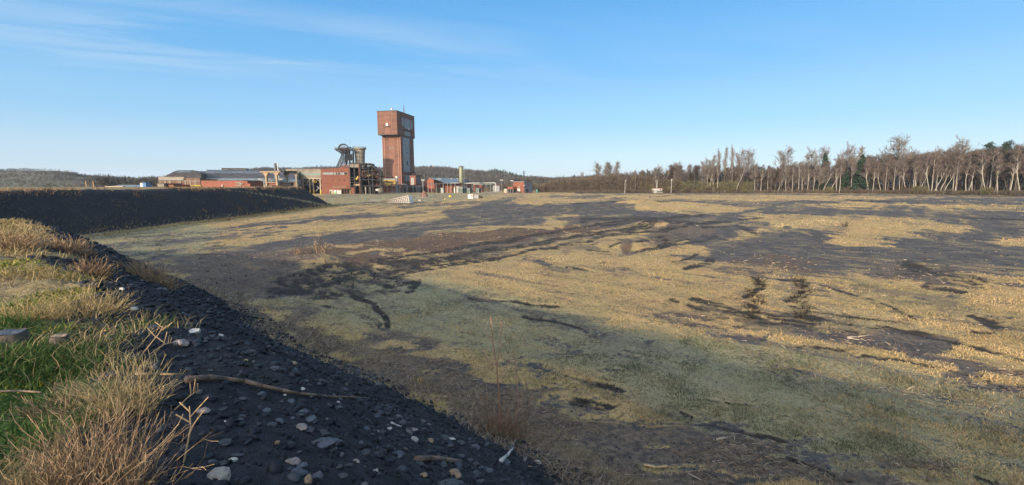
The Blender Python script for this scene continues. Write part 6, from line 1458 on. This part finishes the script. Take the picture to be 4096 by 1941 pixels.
def top_grass():
    X, Y = sample_px(210000, -900, 1100, 880, 2600, 5.25, 41, .9); r_ = np.random.default_rng(11)
    # and the shoulder behind and beside the viewer
    a = r_.uniform(-30, 14, 90000); b = r_.uniform(-3.5, 1.3, 90000); X = np.append(X, a * .755 + b * .656); Y = np.append(Y, -a * .656 + b * .755)
    mk = masks(X, Y, None); dist = np.hypot(X, Y); nn = -(.656 * X + .755 * Y)
    inner = mk['topg']; tall = fbm(X * .8 + 2, Y * .8, 3); gp = mk['gtop']
    keep = (r_.random(len(X)) < inner * (.08 + .62 * sstep(.42, .62, tall))) & (mk['d'] > 6.2) & (dist > .9) & (mk['moss'] * r_.random(len(X)) < .85)
    g = keep & (r_.random(len(X)) < gp * .85); d_ = keep & ~g & (r_.random(len(X)) > gp * .3)
    Xg, Yg = X[g], Y[g]; n = len(Xg); dg = np.hypot(Xg, Yg)
    blade_mesh('green_grass', Xg, Yg, hgt(Xg, Yg), (.05 + .13 * r_.random(n)) * (.6 + tall[g]), .006 + dg * .0012, .35 + fbm(Xg * 1.5, Yg * 1.5, 3) * .5 + r_.normal(0, .18, n), 'greengrass', 'lush green low growth at the bottom left', .7, .6, 3)
    Xd, Yd = X[d_], Y[d_]; n = len(Xd); dg = np.hypot(Xd, Yd)
    blade_mesh('dry_grass', Xd, Yd, hgt(Xd, Yd), (.06 + .24 * r_.random(n) ** 1.8) * (.4 + tall[d_]), .003 + dg * .0009, .42 + (fbm(Xd * .6, Yd * .6, 3) - .5) * .9 + r_.normal(0, .2, n), 'drygrass', 'dry straw grass on top of the spoil heap', .8, .9, 4)
    k3 = (mk['moss'] > .4) & (r_.random(len(X)) < .5) & (dist > 2.5); Xm, Ym = X[k3], Y[k3]; n = len(Xm)
    blade_mesh('moss', Xm, Ym, hgt(Xm, Ym), .02 + .05 * r_.random(n), .01 + np.hypot(Xm, Ym) * .0014, .55 + r_.normal(0, .2, n), 'mossy', 'yellow green moss cushions on the heap top', .9, .3, 5)
M['mossy'] = leafy('yellow_moss', [(.07, .07, .012), (.16, .16, .022), (.30, .25, .04)])
top_grass()

ICO_V = []; t_ = (1 + 5 ** .5) / 2
for a_ in (-1, 1):
    for b_ in (-t_, t_): ICO_V += [(a_, b_, 0), (0, a_, b_), (b_, 0, a_)]
ICO_V = np.array(ICO_V) / math.hypot(1, t_)
def hull_faces(V):
    import bmesh
    bm = bmesh.new(); [bm.verts.new(v) for v in V]; r = bmesh.ops.convex_hull(bm, input=bm.verts); bm.verts.index_update(); f = [[v.index for v in q.verts] for q in bm.faces]; bm.free(); return np.array(f)
ICO_F = hull_faces([tuple(v) for v in ICO_V])
def pebbles(name, X, Y, Z, S, tone, mat, label, flat=.55, seed=0):
    r_ = np.random.default_rng(seed); n = len(X); V = ICO_V[None] * (1 + r_.uniform(-.38, .38, (n, 12, 1))); V = V * S[:, None, None] * np.stack([r_.uniform(.6, 1.5, n), r_.uniform(.6, 1.3, n), r_.uniform(.35, .9, n) * flat / .55], 1)[:, None, :]
    a = r_.uniform(0, 6.283, n); b = r_.normal(.0, .5, n); ca, sa, cb, sb = np.cos(a), np.sin(a), np.cos(b), np.sin(b)
    x = V[:, :, 0]; y = V[:, :, 1]; z = V[:, :, 2]; x, z = x * cb[:, None] - z * sb[:, None], x * sb[:, None] + z * cb[:, None]; x, y = x * ca[:, None] - y * sa[:, None], x * sa[:, None] + y * ca[:, None]
    co = np.stack([x + X[:, None], y + Y[:, None], z + (Z + S * .15)[:, None]], -1).reshape(-1, 3); fs = (ICO_F[None] + np.arange(n)[:, None, None] * 12).reshape(-1, 3)
    o = np_mesh(name, co, fs, M[mat], None, np.repeat(np.clip(tone, 0, 1), len(ICO_F))); tag(o, label, None, None, 'stuff'); return o
def slag_gravel():
    r_ = np.random.default_rng(51); n = 95000; a = r_.uniform(-75, 6, n); a = np.where(r_.random(n) < .8, r_.uniform(0, 1, n) ** 2.2 * -60 + 6, a); b = r_.uniform(.4, 8.3, n)
    X = a * .755 + b * .656; Y = -a * .656 + b * .755; px, py, ok = project(X, Y, np.full(n, 3.0)); mk = masks(X, Y); keep = ok & (px > -300) & (px < 4300) & (Y > .8) & (mk['topg'] < .5) & (mk['d'] > -.6) & (mk['d1'] > mk['d2'] - 3)
    X, Y = X[keep], Y[keep]; n = len(X); dist = np.sqrt(X * X + Y * Y + 9)
    S = np.clip(.008 + .05 * r_.random(n) ** 4, .008, .09) * (.6 + dist * .055)
    cl = fbm(X * .7, Y * .7, 3); tone = .28 + (cl - .5) * .5 + r_.normal(0, .16, n) + (r_.random(n) < .035) * .5
    pebbles('slag_gravel', X, Y, hgt(X, Y), S, tone, 'slagstone', 'loose black and blue grey slag lumps on the slope', .5, 52)
    # far embankment: sparse pale specks
    yy = r_.uniform(36, 140, 1500); xx = -55.5 - r_.uniform(0, 7.5, 1500); pebbles('embankment_stones', xx, yy, hgt(xx, yy), r_.uniform(.03, .11, 1500) * (.5 + yy / 140), r_.random(1500) ** 2.5 * 1.1, 'slagstone', 'scattered stones on the far black embankment', .6, 53)
    # field: small pale stones on the bare ground
    X, Y = sample_px(15000, -100, 4250, 800, 1900, 0.0, 54); mk = masks(X, Y); k = (mk['grass'] < .45) & (mk['slag'] < .2) & (r_.random(len(X)) < .5); X, Y = X[k], Y[k]; n = len(X); d_ = np.hypot(X, Y)
    pebbles('field_stones', X, Y, hgt(X, Y), (.012 + .02 * r_.random(n)) * (.6 + d_ * .045), .3 + .9 * r_.random(n) ** 1.5, 'slagstone', 'small stones scattered over the bare ground', .6, 55)
    # clods thrown up beside the ruts
    X, Y = sample_px(60000, -100, 4250, 830, 1941, 0.0, 56); mk = masks(X, Y); k = (mk['mud'] > .4) & (mk['slag'] < .2) & (r_.random(len(X)) < .3); X, Y = X[k], Y[k]; n = len(X); d_ = np.hypot(X, Y)
    pebbles('mud_clods', X, Y, hgt(X, Y), (.012 + .03 * r_.random(n) ** 2) * (.6 + d_ * .035), r_.uniform(0, .5, n), 'clod', 'dark mud clods along the ruts', .9, 57)
M['clod'] = leafy('mud_clods', [(.010, .008, .007), (.035, .026, .020), (.07, .05, .036)])
slag_gravel()
def litter():
    X, Y = sample_px(110000, -50, 4200, 880, 2060, 0.0, 61, .9); mk = masks(X, Y); r_ = np.random.default_rng(62); cl = fbm(X * .6 + 4, Y * .6, 4)
    k = (r_.random(len(X)) < mk['brown'] * sstep(.38, .6, cl) * .8 + .004) & (mk['slag'] < .7) & (mk['mud'] < .5); X, Y = X[k], Y[k]; n = len(X); d_ = np.hypot(X, Y)
    az = r_.uniform(0, 6.283, n); D = np.stack([np.cos(az), np.sin(az), r_.normal(0.05, .18, n)], 1); Z = hgt(X, Y) + .02
    P = np.stack([X, Y, Z], 1); tone = r_.random(n) ** 1.6 + .1 * (r_.random(n) < .15)
    ribbons('wood_splinters', P, (.05 + .22 * r_.random(n) ** 2) * (.7 + d_ * .02), .004 + d_ * .0009, D, M['litter'], np.clip(tone, 0, 1), 'splintered twigs and straw litter strewn over the brown ground')
litter()

# ------------------------------------------------------------------ individual stones on the slag slope
def stone(px, py, size_px, mat, label, group=None, aspect=(1, .8, .6), tilt=0.0, cat='stone'):
    g = on_ground(px, py + size_px * .2); D = math.sqrt(g.x**2 + g.y**2 + (H - g.z)**2); s_ = size_px / F * D * .43; r_ = np.random.default_rng(int(px * 7 + py))
    import bmesh
    bm = bmesh.new(); bmesh.ops.create_icosphere(bm, subdivisions=2, radius=1); off = r_.normal(size=(7, 3)); off /= np.linalg.norm(off, axis=1, keepdims=True)
    for v in bm.verts:
        p = np.array(v.co); q = p.copy()
        for o_ in off:                               # chip flat facets off
            e = p @ o_; lim = .62 + .2 * abs(o_[0])
            if e > lim: q = q - o_ * (e - lim)
        q *= 1 + .07 * math.sin(7 * q[0] + 3) * math.sin(6 * q[1] + 1) ; v.co = q * [aspect[0], aspect[1], aspect[2]] * s_
    me = bpy.data.meshes.new('stone'); bm.to_mesh(me); bm.free(); me.materials.append(M[mat])
    o = bpy.data.objects.new('stone', me); C.objects.link(o); o.location = (g.x, g.y, g.z + s_ * aspect[2] * .35); o.rotation_euler = (tilt + r_.normal(0, .12), r_.normal(0, .15), r_.uniform(-.5, .5)); return tag(o, label, cat, group or 'stones lying on the black slag slope')
ST = [(776, 1324, 50, 'stone_white', 'cream white stone, higher one of the big pale pair on the upper slag slope'), (724, 1367, 58, 'stone_pink', 'pinkish rounded stone just below the cream white stone'), (882, 1352, 32, 'stone_white', 'flat white stone to the right of the cream and pinkish pair'),
 (1173, 1450, 36, 'stone_tan', 'tan angular stone alone in the middle of the slope'), (909, 1685, 30, 'stone_white', 'small white oval stone below the long branch, near the dry bush'), (812, 1646, 50, 'stone_pink', 'wedge shaped pale stone beside the dry bush'),
 (961, 1682, 26, 'stone_grey', 'small grey stone right of the white oval stone'), (1140, 1583, 16, 'stone_white', 'tiny yellowish white stone just under the long branch'), (1211, 1557, 24, 'stone_white', 'small flat white stone just above the long branch'), (1352, 1610, 20, 'stone_white', 'white pebble at the right end of the long branch'),
 (1234, 1667, 80, 'stone_grey', 'thin blue grey slab below the long branch', (1, .5, .25)), (1204, 1707, 56, 'stone_pink', 'grey pink blocky stone above the big slab'), (1283, 1755, 155, 'stone_grey', 'large flat blue grey slab, biggest stone on the slope', (1, .45, .28)),
 (1110, 1776, 34, 'stone_tan', 'upright tan stone left below the big slab', (.6, .5, .9)), (1170, 1846, 62, 'stone_pink', 'pinkish white broken stone below the big slab'), (1198, 1888, 66, 'stone_grey', 'blue grey block left of the tan standing stone'), (1234, 1922, 50, 'stone_tan', 'tan standing stone between two blue grey blocks at the bottom edge', (.6, .6, 1.1)),
 (1272, 1912, 58, 'stone_grey', 'blue grey block right of the tan standing stone', (.8, .7, 1)), (879, 1901, 96, 'stone_pale', 'large whitish stone at the bottom left of the slope'), (934, 1846, 34, 'stone_white', 'white stone above the large whitish one'), (849, 1852, 30, 'stone_grey', 'small bluish stone above the large whitish one'),
 (1425, 1843, 32, 'stone_pale', 'small pointed pale stone right of the pinkish broken one'), (1501, 1881, 32, 'stone_pale', 'pale rounded stone near the bottom centre of the slope'), (1531, 1795, 28, 'stone_tan', 'mossy yellowish stone right of the big slab'), (1658, 1758, 44, 'stone_white', 'white tooth shaped stone above the driftwood', (.8, .5, .9)),
 (1723, 1762, 34, 'stone_tan', 'tan stone right beside the white tooth shaped one'), (1806, 1749, 46, 'stone_white', 'slanting thin white stone right of the tan one', (1, .4, .25)), (1652, 1713, 48, 'stone_pink', 'long pinkish white stone uphill of the tooth shaped one', (1, .5, .35)), (1876, 1749, 28, 'stone_grey', 'grey stone left of the red stemmed sapling'),
 (1591, 1812, 62, 'stone_grey', 'blue grey boulder left of the driftwood'), (1752, 1831, 28, 'stone_tan', 'yellowish stone just above the driftwood'), (1816, 1892, 70, 'stone_tan', 'dull yellow stone below the driftwood'), (1810, 1924, 64, 'stone_grey', 'blue grey stone under the dull yellow one'), (1694, 1894, 40, 'stone_tan', 'brown stone lower left of the dull yellow one'),
 (486, 1156, 24, 'stone_white', 'small white stone on the far upper part of the slope'), (644, 1166, 36, 'stone_grey', 'grey stone by the far dry shrub on the slope'), (538, 1235, 30, 'stone_white', 'white stone at the upper edge of the slag beside mossy ground'), (612, 1309, 42, 'stone_grey', 'grey stone left of the cream white stone'), (757, 1296, 38, 'stone_grey', 'bluish stone above the cream white stone'),
 (985, 1440, 18, 'stone_tan', 'tiny orange tan stone on the middle slope'), (1507, 1729, 20, 'stone_white', 'small white pebble right of the big slab'), (1556, 1714, 30, 'stone_white', 'white rounded stone beside the bone coloured stick'), (2150, 1850, 36, 'stone_pale', 'pale stone right of the white board')]
for s_ in ST: stone(s_[0], s_[1], s_[2], s_[3], s_[4], None, s_[5] if len(s_) > 5 else (1, .75, .55))
rgS = random.Random(8)
for k_ in range(90):
    t = rgS.random(); px_ = 760 + 1250 * t + rgS.uniform(-60, 60); lo = 1290 + 500 * t; py_ = rgS.uniform(lo, 1935)
    if py_ > 1941 or px_ < 700 + (py_ > 1500) * 120: continue
    sz_ = rgS.uniform(20, 52); mt_ = rgS.choice(['stone_grey', 'stone_dark', 'stone_dark'])
    refs = [(776, 1340, 'the cream white stone'), (1173, 1450, 'the lone tan angular stone'), (909, 1685, 'the small white oval stone'), (1283, 1755, 'the large flat slab'), (1234, 1922, 'the tan standing stone'), (879, 1901, 'the large whitish stone'), (1658, 1758, 'the white tooth shaped stone'), (1752, 1855, 'the driftwood'), (1350, 1605, 'the right end of the long branch'), (950, 1535, 'the left end of the long branch'), (2020, 1780, 'the red stemmed sapling'), (1501, 1881, 'the pale rounded stone at the bottom')]
    rf = min(refs, key=lambda q: math.hypot(q[0] - px_, q[1] - py_)); dx_, dy_ = px_ - rf[0], py_ - rf[1]
    stone(px_, py_, sz_, mt_, '%s %s slag stone %s %s' % ('larger' if sz_ > 36 else 'small', 'blue grey' if mt_ == 'stone_grey' else 'near black', ('right of' if dx_ > 0 else 'left of') if abs(dx_) > abs(dy_) else ('below' if dy_ > 0 else 'above'), rf[2]), 'dull grey slag stones on the slope', (1, rgS.uniform(.6, .9), rgS.uniform(.35, .7)))

# ------------------------------------------------------------------ stems, branches, stumps
def stems(name, label, cat, base, strokes, mat, side=None, group=None, dY=.12, extra=0, seed=1, tw=.006, twmat=None):
    """strokes: (pixel polyline, base radius m); built at the base's distance"""
    rg = random.Random(seed); A = empty(name, tuple(base), 0, label, cat, group); Y = base.y
    for k_, (pl, r) in enumerate(strokes):
        m = MB(); pts = []; yo = rg.uniform(-dY, dY)
        for i, (a, b) in enumerate(pl):
            p = PX(a, b, Y + yo * (1 if i else .3) * (i / len(pl))); pts.append(p - Vector(base))
        m.tube(pts, r * 1.0, 5, r * .5); m.build('stem', M[mat], A)
    return A
g = on_ground(2005, 1735)
rs_ = .013
stems('red_sapling', 'bare sapling with orange red stems at the foot of the slag slope, bottom centre', 'sapling', g, [
 ([(2002, 1745), (1998, 1650), (1995, 1560), (1985, 1450), (1972, 1370), (1966, 1310), (1964, 1272)], .022), ([(1986, 1462), (1950, 1438), (1918, 1375), (1910, 1335)], .010), ([(1972, 1372), (1945, 1332), (1934, 1305)], .008), ([(1988, 1465), (2000, 1395), (2003, 1340), (2006, 1285)], .010),
 ([(2002, 1388), (2022, 1378), (2042, 1366)], .006), ([(1993, 1518), (2028, 1462), (2040, 1425), (2046, 1398)], .011), ([(1993, 1505), (1965, 1482), (1946, 1468)], .007), ([(2020, 1740), (2060, 1690), (2073, 1610), (2066, 1500), (2060, 1440), (2052, 1395)], .016), ([(2072, 1612), (2095, 1580), (2112, 1540), (2122, 1500)], .009),
 ([(2063, 1510), (2048, 1505), (2034, 1500)], .006), ([(2062, 1500), (2062, 1450), (2055, 1405)], .006), ([(1998, 1740), (1968, 1690), (1948, 1640), (1925, 1585), (1915, 1545)], .012), ([(1950, 1625), (1946, 1540), (1944, 1468)], .009), ([(1928, 1590), (1905, 1545)], .006), ([(1945, 1555), (1970, 1532)], .006),
 ([(2040, 1735), (2095, 1700), (2120, 1620), (2132, 1575)], .008), ([(2010, 1740), (2012, 1600), (2018, 1560)], .007), ([(2000, 1742), (1975, 1640), (1960, 1570)], .008), ([(2005, 1742), (2035, 1640), (2050, 1600)], .008), ([(2000, 1742), (1935, 1600), (1918, 1575)], .006), ([(2012, 1745), (2085, 1600), (2092, 1545)], .006)], 'stem_red', dY=.25)
def weed(px, py, hpx, wpx, n, label, mat='drygrass', name='dry_bush', cat='shrub', seed=1, tone=(.2, .8), group='dry bushes on the heap', twig=3, cur=.35):
    """clump of thin branching stems"""
    g = on_ground(px, py); D = g.y; r_ = random.Random(seed); t = Tree(seed); hh = hpx / F * math.hypot(D, H - g.z) * 1.0; ww = wpx / F * D * .5; wd = .0018 + D * .0007
    for i in range(n):
        a = r_.uniform(0, 6.283); q = math.sqrt(r_.random()); b = Vector((math.cos(a) * q * ww * .75, math.sin(a) * q * ww * .6, -.06)); d = Vector((math.cos(a) * q * cur * 2 + r_.gauss(0, .12), math.sin(a) * q * cur * 2 + r_.gauss(0, .12), 1)); L = hh * r_.uniform(.5, 1.15) * (1.1 - .3 * q)
        z_ = gz(g.x + b.x, g.y + b.y) - g.z; b.z += z_
        pts, _ = t.path(b, d, L, 5, .17, -.05)
        for k_ in range(5): t.tw.append((pts[k_], pts[k_ + 1], wd * (1.3 - .15 * k_)))
        t.twigs(pts, twig, hh * .22, wd * .8, .25, .4)
    V = []; Fc = []; tn = []
    for a, b, w in t.tw:
        d = b - a; u = d.cross(Vector((r_.gauss(0, 1), r_.gauss(0, 1), r_.gauss(0, .4))))
        if u.length < 1e-7: continue
        u = u.normalized() * w * .5; o = len(V); V += [tuple(a - u), tuple(a + u), tuple(b + u), tuple(b - u)]; Fc.append((o, o + 1, o + 2, o + 3)); tn.append(r_.uniform(*tone))
    o = np_mesh(name, V, Fc, M[mat], None, tn); o.location = g; return tag(o, label, cat, group)
M['reddry'] = leafy('reddish_dry_stems', [(.10, .062, .036), (.23, .145, .082), (.38, .275, .17)])
weed(2005, 1745, 150, 190, 150, 'fine tangled brown undergrowth round the foot of the red stemmed sapling', 'reddry', seed=3, tone=(.1, .7))
weed(390, 2010, 370, 400, 330, 'big reddish brown dry bush filling the bottom left, right of the green growth', 'reddry', seed=4, tone=(.1, .9), twig=4, cur=.18)
weed(500, 1640, 240, 240, 170, 'straw yellow dry bush with long stalks above the big reddish bush', 'drygrass', seed=5, tone=(.3, 1.0), cur=.25)
weed(250, 1640, 160, 200, 120, 'small brown dry bush amid green growth at the left', 'reddry', seed=6, tone=(.3, .9), cur=.4); weed(330, 1230, 120, 330, 260, 'tan dry grass clump on the heap top left of the slag', 'drygrass', seed=7, tone=(.2, .8), cur=.5)
weed(130, 1290, 130, 260, 240, 'tan dry grass clump at the left above the big stump', 'drygrass', seed=17, tone=(.2, .8), cur=.5)
weed(285, 1015, 80, 140, 240, 'pinkish brown dry bush in the corner under the embankment', 'reddry', seed=8, tone=(.3, .9), twig=3); weed(380, 1105, 90, 100, 170, 'brown leafless bush on the shoulder, between the pinkish and the straw coloured bush', 'reddry', seed=9, tone=(.1, .7)); weed(615, 1130, 105, 170, 260, 'straw coloured dry bush on the far shoulder of the slag slope', 'reddry', seed=10, tone=(.4, 1.0))
weed(60, 1000, 110, 150, 200, 'brown dry bush at the left picture edge on the heap top', 'reddry', seed=12, tone=(.2, .8))
for i, (px_, py_, h, lab) in enumerate(((1272, 1030, 95, 'tallest of three thin dead weeds standing by the ruts'), (1290, 1032, 60, 'short dead weed right beside the tallest of three by the ruts'), (1183, 1020, 55, 'small pale dead weed left of the tall weed by the ruts'))):
    weed(px_, py_, h, 24, 9, lab, 'reddry', 'dead_weed', 'weed', 20 + i, (.3, .8), 'dead weeds by the ruts', 5, .12)
weed(3380, 905, 34, 17, 12, 'lone dry weed in the middle of the far grass patch', 'brush', 'dark_clump', 'weed', 32, (0, .5), 'dark weeds on the open field', 4, .3)
for c_, (cx_, nm_) in enumerate(((3015, 'left'), (3205, 'right'))):  # weed clumps stand in for two dark columns of dug soil
    rgw = random.Random(60 + c_)
    for i in range(8):
        weed(cx_ + rgw.uniform(-32, 32), 1275 - i * 21, 34, 46, 34, '%s dark clump standing in for dug soil, from the front, %s dark column on the field' % (ORD[i], nm_), 'twig_dark', 'dark_clump', 'weed', 100 + 10 * c_ + i, (0, .5), 'dark weeds on the open field', 3, .55)
for i, (px_, py_, w) in enumerate(((1000, 842, 40), (1130, 812, 30), (1060, 795, 26), (1240, 812, 34), (900, 768, 30), (955, 778, 26), (1185, 832, 30), (1090, 845, 40), (700, 880, 30), (560, 905, 40), (820, 872, 34))):
    weed(px_, py_, 13, w * .5, 26, '%s small scrub tuft on the dark embankment, counting from its right end' % ORD[sorted((1000, 1130, 1060, 1240, 900, 955, 1185, 1090, 700, 560, 820), reverse=True).index(px_)], 'reddry', 'scrub_tuft', 'scrub', 50 + i, (.0, .4), 'scrub tufts on the embankment')
def lying(name, label, cat, px_pts, r, mat, taper=.4, lift=.02, n=7, bark=None):
    pts = [on_ground(a, b) + Vector((0, 0, r * .8 + lift)) for a, b in px_pts]; o0 = pts[0].copy(); m = MB()
    k = len(pts) - 1
    for i in range(k): m.bar(pts[i] - o0, pts[i + 1] - o0, r * (1 - (1 - taper) * i / k), r * (1 - (1 - taper) * (i + 1) / k), n)
    o = m.build(name, M[mat], None, True); o.location = o0; return tag(o, label, cat)
lying('long_branch', 'long thin dark branch lying across the black slag slope', 'branch', [(745, 1540), (830, 1532), (900, 1534), (980, 1545), (1050, 1562), (1130, 1578), (1200, 1592), (1330, 1604), (1400, 1606), (1480, 1600)], .030, 'wood_dead', .25)
lying('driftwood', 'grey brown piece of dead wood lying low on the slope, bottom centre', 'wood', [(1665, 1848), (1720, 1852), (1780, 1856), (1842, 1858)], .038, 'wood_dead', .8)
lying('white_board', 'split white board leaning at the foot of the red stemmed sapling', 'board', [(2003, 1858), (2030, 1830), (2054, 1800)], .030, 'white', .6, .03, 4)
lying('bone_stick', 'short bone white stick lying above the blue grey boulder', 'stick', [(1566, 1703), (1585, 1710), (1606, 1718)], .016, 'white', .6)
lying('cane_stalk', 'long straw coloured cane lying at the edge of the slag above the dry bush', 'stalk', [(425, 1345), (500, 1308), (590, 1262)], .011, 'stem_tan', .5, .05)
lying('orange_stick', 'thin orange brown stick lying on the dry bush', 'stick', [(560, 1665), (660, 1658), (750, 1655)], .007, 'stem_tan', .8, .3, 4); lying('dark_wire', 'thin dark stick lying over the green growth at the left edge', 'stick', [(-30, 1655), (90, 1658), (180, 1662)], .008, 'wood_dead', .8, .16)
lying('forked_stick', 'pale stick lying in the grass far right of the field', 'stick', [(3388, 1355), (3430, 1352), (3476, 1346)], .035, 'litter_pale' if 'litter_pale' in M else 'cream', .6); lying('forked_stick', 'shorter pale stick touching the first one, far right of the field', 'stick', [(3388, 1356), (3410, 1360), (3436, 1364)], .03, 'cream', .6)
lying('broken_plank', 'reddish broken plank on the brown litter, bottom right of centre', 'plank', [(2575, 1868), (2625, 1880), (2668, 1872)], .026, 'stem_tan', .9, .02, 4); lying('pale_splinter', 'pale split stick right of the reddish broken plank', 'stick', [(2752, 1900), (2805, 1927)], .016, 'cream', .5); lying('small_board', 'small pale board scrap alone in the shaded grass', 'board', [(2866, 1763), (2905, 1758)], .022, 'cream', .9, .02, 4)
for i, (a, b) in enumerate([((735, 1850), (758, 1625)), ((700, 1640), (800, 1560)), ((560, 1430), (665, 1302)), ((600, 1420), (690, 1370))]):
    g = on_ground(*a); m = MB(); p1 = PX(b[0], b[1], g.y + .1); mid = (g + p1) / 2 + Vector((.03, 0, .04)); m.tube([Vector((0, 0, 0)), mid - g, p1 - g], .006, 5, .003)
    for k_ in range(4): q = (mid - g).lerp(p1 - g, k_ / 4); m.bar(q, q + Vector((random.Random(i * 9 + k_).uniform(-.12, .14), 0, random.Random(i * 5 + k_).uniform(.04, .14))), .003)
    o = m.build('dry_stalk', M['stem_tan']); o.location = g; tag(o, ['curved dry stalk rising at the right edge of the big reddish bush', 'dry stalk slanting right over the slag from the big reddish bush', 'pale forked dry stalk above the straw yellow bush', 'second pale dry stalk above the straw yellow bush, lower one'][i], 'stalk')
def stump(px, py, wpx, hpx, label, seed, cut):
    g = on_ground(px, py); D = math.sqrt(g.y**2 + (H - g.z)**2 + g.x**2); k = D / F; r_ = random.Random(seed); A = empty('tree_stump', tuple(g), 0, label, 'stump'); n = 18; R0 = wpx * k * .5; hh = hpx * k
    ring = [R0 * (1 + r_.uniform(-.12, .12)) for _ in range(n)]; m = MB(); vs = []; lv = ((1.25, -.05), (1.05, .25), (1, .7), (.97, 1))
    for q, z in lv: vs += [(math.cos(2 * math.pi * i / n) * ring[i] * q, math.sin(2 * math.pi * i / n) * ring[i] * q, z * hh) for i in range(n)]
    m.add(vs, [(a * n + i, a * n + (i + 1) % n, (a + 1) * n + (i + 1) % n, (a + 1) * n + i) for a in range(3) for i in range(n)]); m.build('bark', M['bark'], A, True)
    m = MB(); vs = [(math.cos(2 * math.pi * i / n) * ring[i] * .965, math.sin(2 * math.pi * i / n) * ring[i] * .965, hh * (1 + .05 * math.sin(i))) for i in range(n)] + [(0, 0, hh * 1.02)]; m.add(vs, [(i, (i + 1) % n, n) for i in range(n)]); m.build('cut_face', M[cut], A); return A
stump(48, 1398, 66, 44, 'larger grey topped tree stump at the left picture edge', 3, 'stone_grey'); stump(243, 1400, 42, 40, 'smaller tree stump with an orange brown cut, right of the larger one', 4, 'stone_tan')
lying('debarked_log', 'pale debarked log end leaning beside the larger stump', 'log', [(-40, 1440), (-5, 1405), (30, 1385)], .06, 'stone_tan', .8)
# dry scrub fringe where the slag meets the field, and dead grass on the far crest
def fringe():
    r_ = np.random.default_rng(88); n = 60000; a = 6 - 62 * r_.random(n) ** 1.7; b = 7.5 + r_.normal(.35, .75, n); X = a * .755 + b * .656; Y = -a * .656 + b * .755
    dd, d1, d2 = heap_d(X, Y); cl = fbm(X * .8 + 12, Y * .8, 3); k = (dd < .9) & (dd > -1.8) & (Y > 1) & (r_.random(n) < sstep(.35, .6, cl) * .9 + .12); X, Y, cl = X[k], Y[k], cl[k]; n = len(X); d_ = np.hypot(X, Y)
    ribbons('toe_scrub', np.stack([X, Y, hgt(X, Y)], 1), (.05 + .22 * r_.random(n) ** 2) * (.5 + cl), .003 + d_ * .0009, np.stack([r_.normal(0, .8, n), r_.normal(0, .8, n), np.abs(r_.normal(.6, .4, n))], 1), M['toedry'], r_.random(n), 'grey brown dead stems along the foot of the slag slope')
    yy = r_.uniform(40, 139, 5000); xx = -55.5 - r_.uniform(6.2, 9.5, 5000); n = 5000; t = fbm(yy * .15, xx * .1, 3) > .47; xx, yy = xx[t], yy[t]; n = len(xx)
    ribbons('crest_grass', np.stack([xx, yy, hgt(xx, yy)], 1), r_.uniform(.1, .5, n), .03 + yy * .0006, np.stack([r_.normal(0, .5, n), r_.normal(0, .5, n), np.ones(n)], 1), M['reddry'], r_.random(n) * .7, 'dead grass along the crest of the far embankment')
    yy = r_.uniform(40, 139, 9000); xx = -55.5 - r_.uniform(.5, 7, 9000); t = fbm(yy * .25 + 4, xx * .4, 3) > .60; xx, yy = xx[t], yy[t]; n = len(xx)
    ribbons('embankment_scrub', np.stack([xx, yy, hgt(xx, yy)], 1), r_.uniform(.1, .35, n), .02 + yy * .0006, np.stack([r_.normal(0, .6, n), r_.normal(0, .6, n), np.ones(n)], 1), M['brush'], r_.random(n), 'sparse brown scrub on the embankment face')
M['toedry'] = leafy('grey_dead_stems', [(.09, .068, .052), (.21, .165, .125), (.36, .30, .235)])
fringe()
# unseen bramble rows added behind the viewer to soften the heap's shadow edge
def crest():
    r_ = np.random.default_rng(77); n = 42000; a = r_.uniform(-34, 22, n); b = r_.normal(-2.2, .9, n) ; X = a * .755 + b * .656; Y = -a * .656 + b * .755; k = (np.hypot(X, Y) > 2.6) & ((Y < -.3) | (X < -3.2) & (Y < 1.5)); X, Y, a = X[k], Y[k], a[k]; n = len(X)
    hh = np.clip(fbm(a * .5, a * .11 + 3, 4) * 2.4 - .6, .05, 2) * 1.2; Z = hgt(X, Y) + hh * r_.random(n) ** 1.3
    ribbons('added_brambles', np.stack([X, Y, Z], 1), r_.uniform(.08, .35, n), r_.uniform(.01, .035, n), np.stack([r_.normal(0, .6, n), r_.normal(0, .6, n), r_.normal(.5, .5, n)], 1), M['brush'], r_.random(n), 'unseen brambles added along the heap crest to soften its shadow')
crest()

# ------------------------------------------------------------------ air between here and the far hills
hz = MB(); hz.box(-3600, 3600, -3600, 3600, -3, 95); hzo = hz.build('haze', bpy.data.materials.new('haze_air')); tag(hzo, 'thin pale winter haze over the whole site', None, None, 'stuff')
hm_ = hzo.data.materials[0]; hm_.use_nodes = True; hn = hm_.node_tree; hn.nodes.clear(); ho = hn.nodes.new('ShaderNodeOutputMaterial'); pv = hn.nodes.new('ShaderNodeVolumePrincipled')
pv.inputs['Color'].default_value = (.80, .88, 1, 1); pv.inputs['Density'].default_value = .00007; pv.inputs['Anisotropy'].default_value = 0.0; hn.links.new(pv.outputs[0], ho.inputs['Volume'])
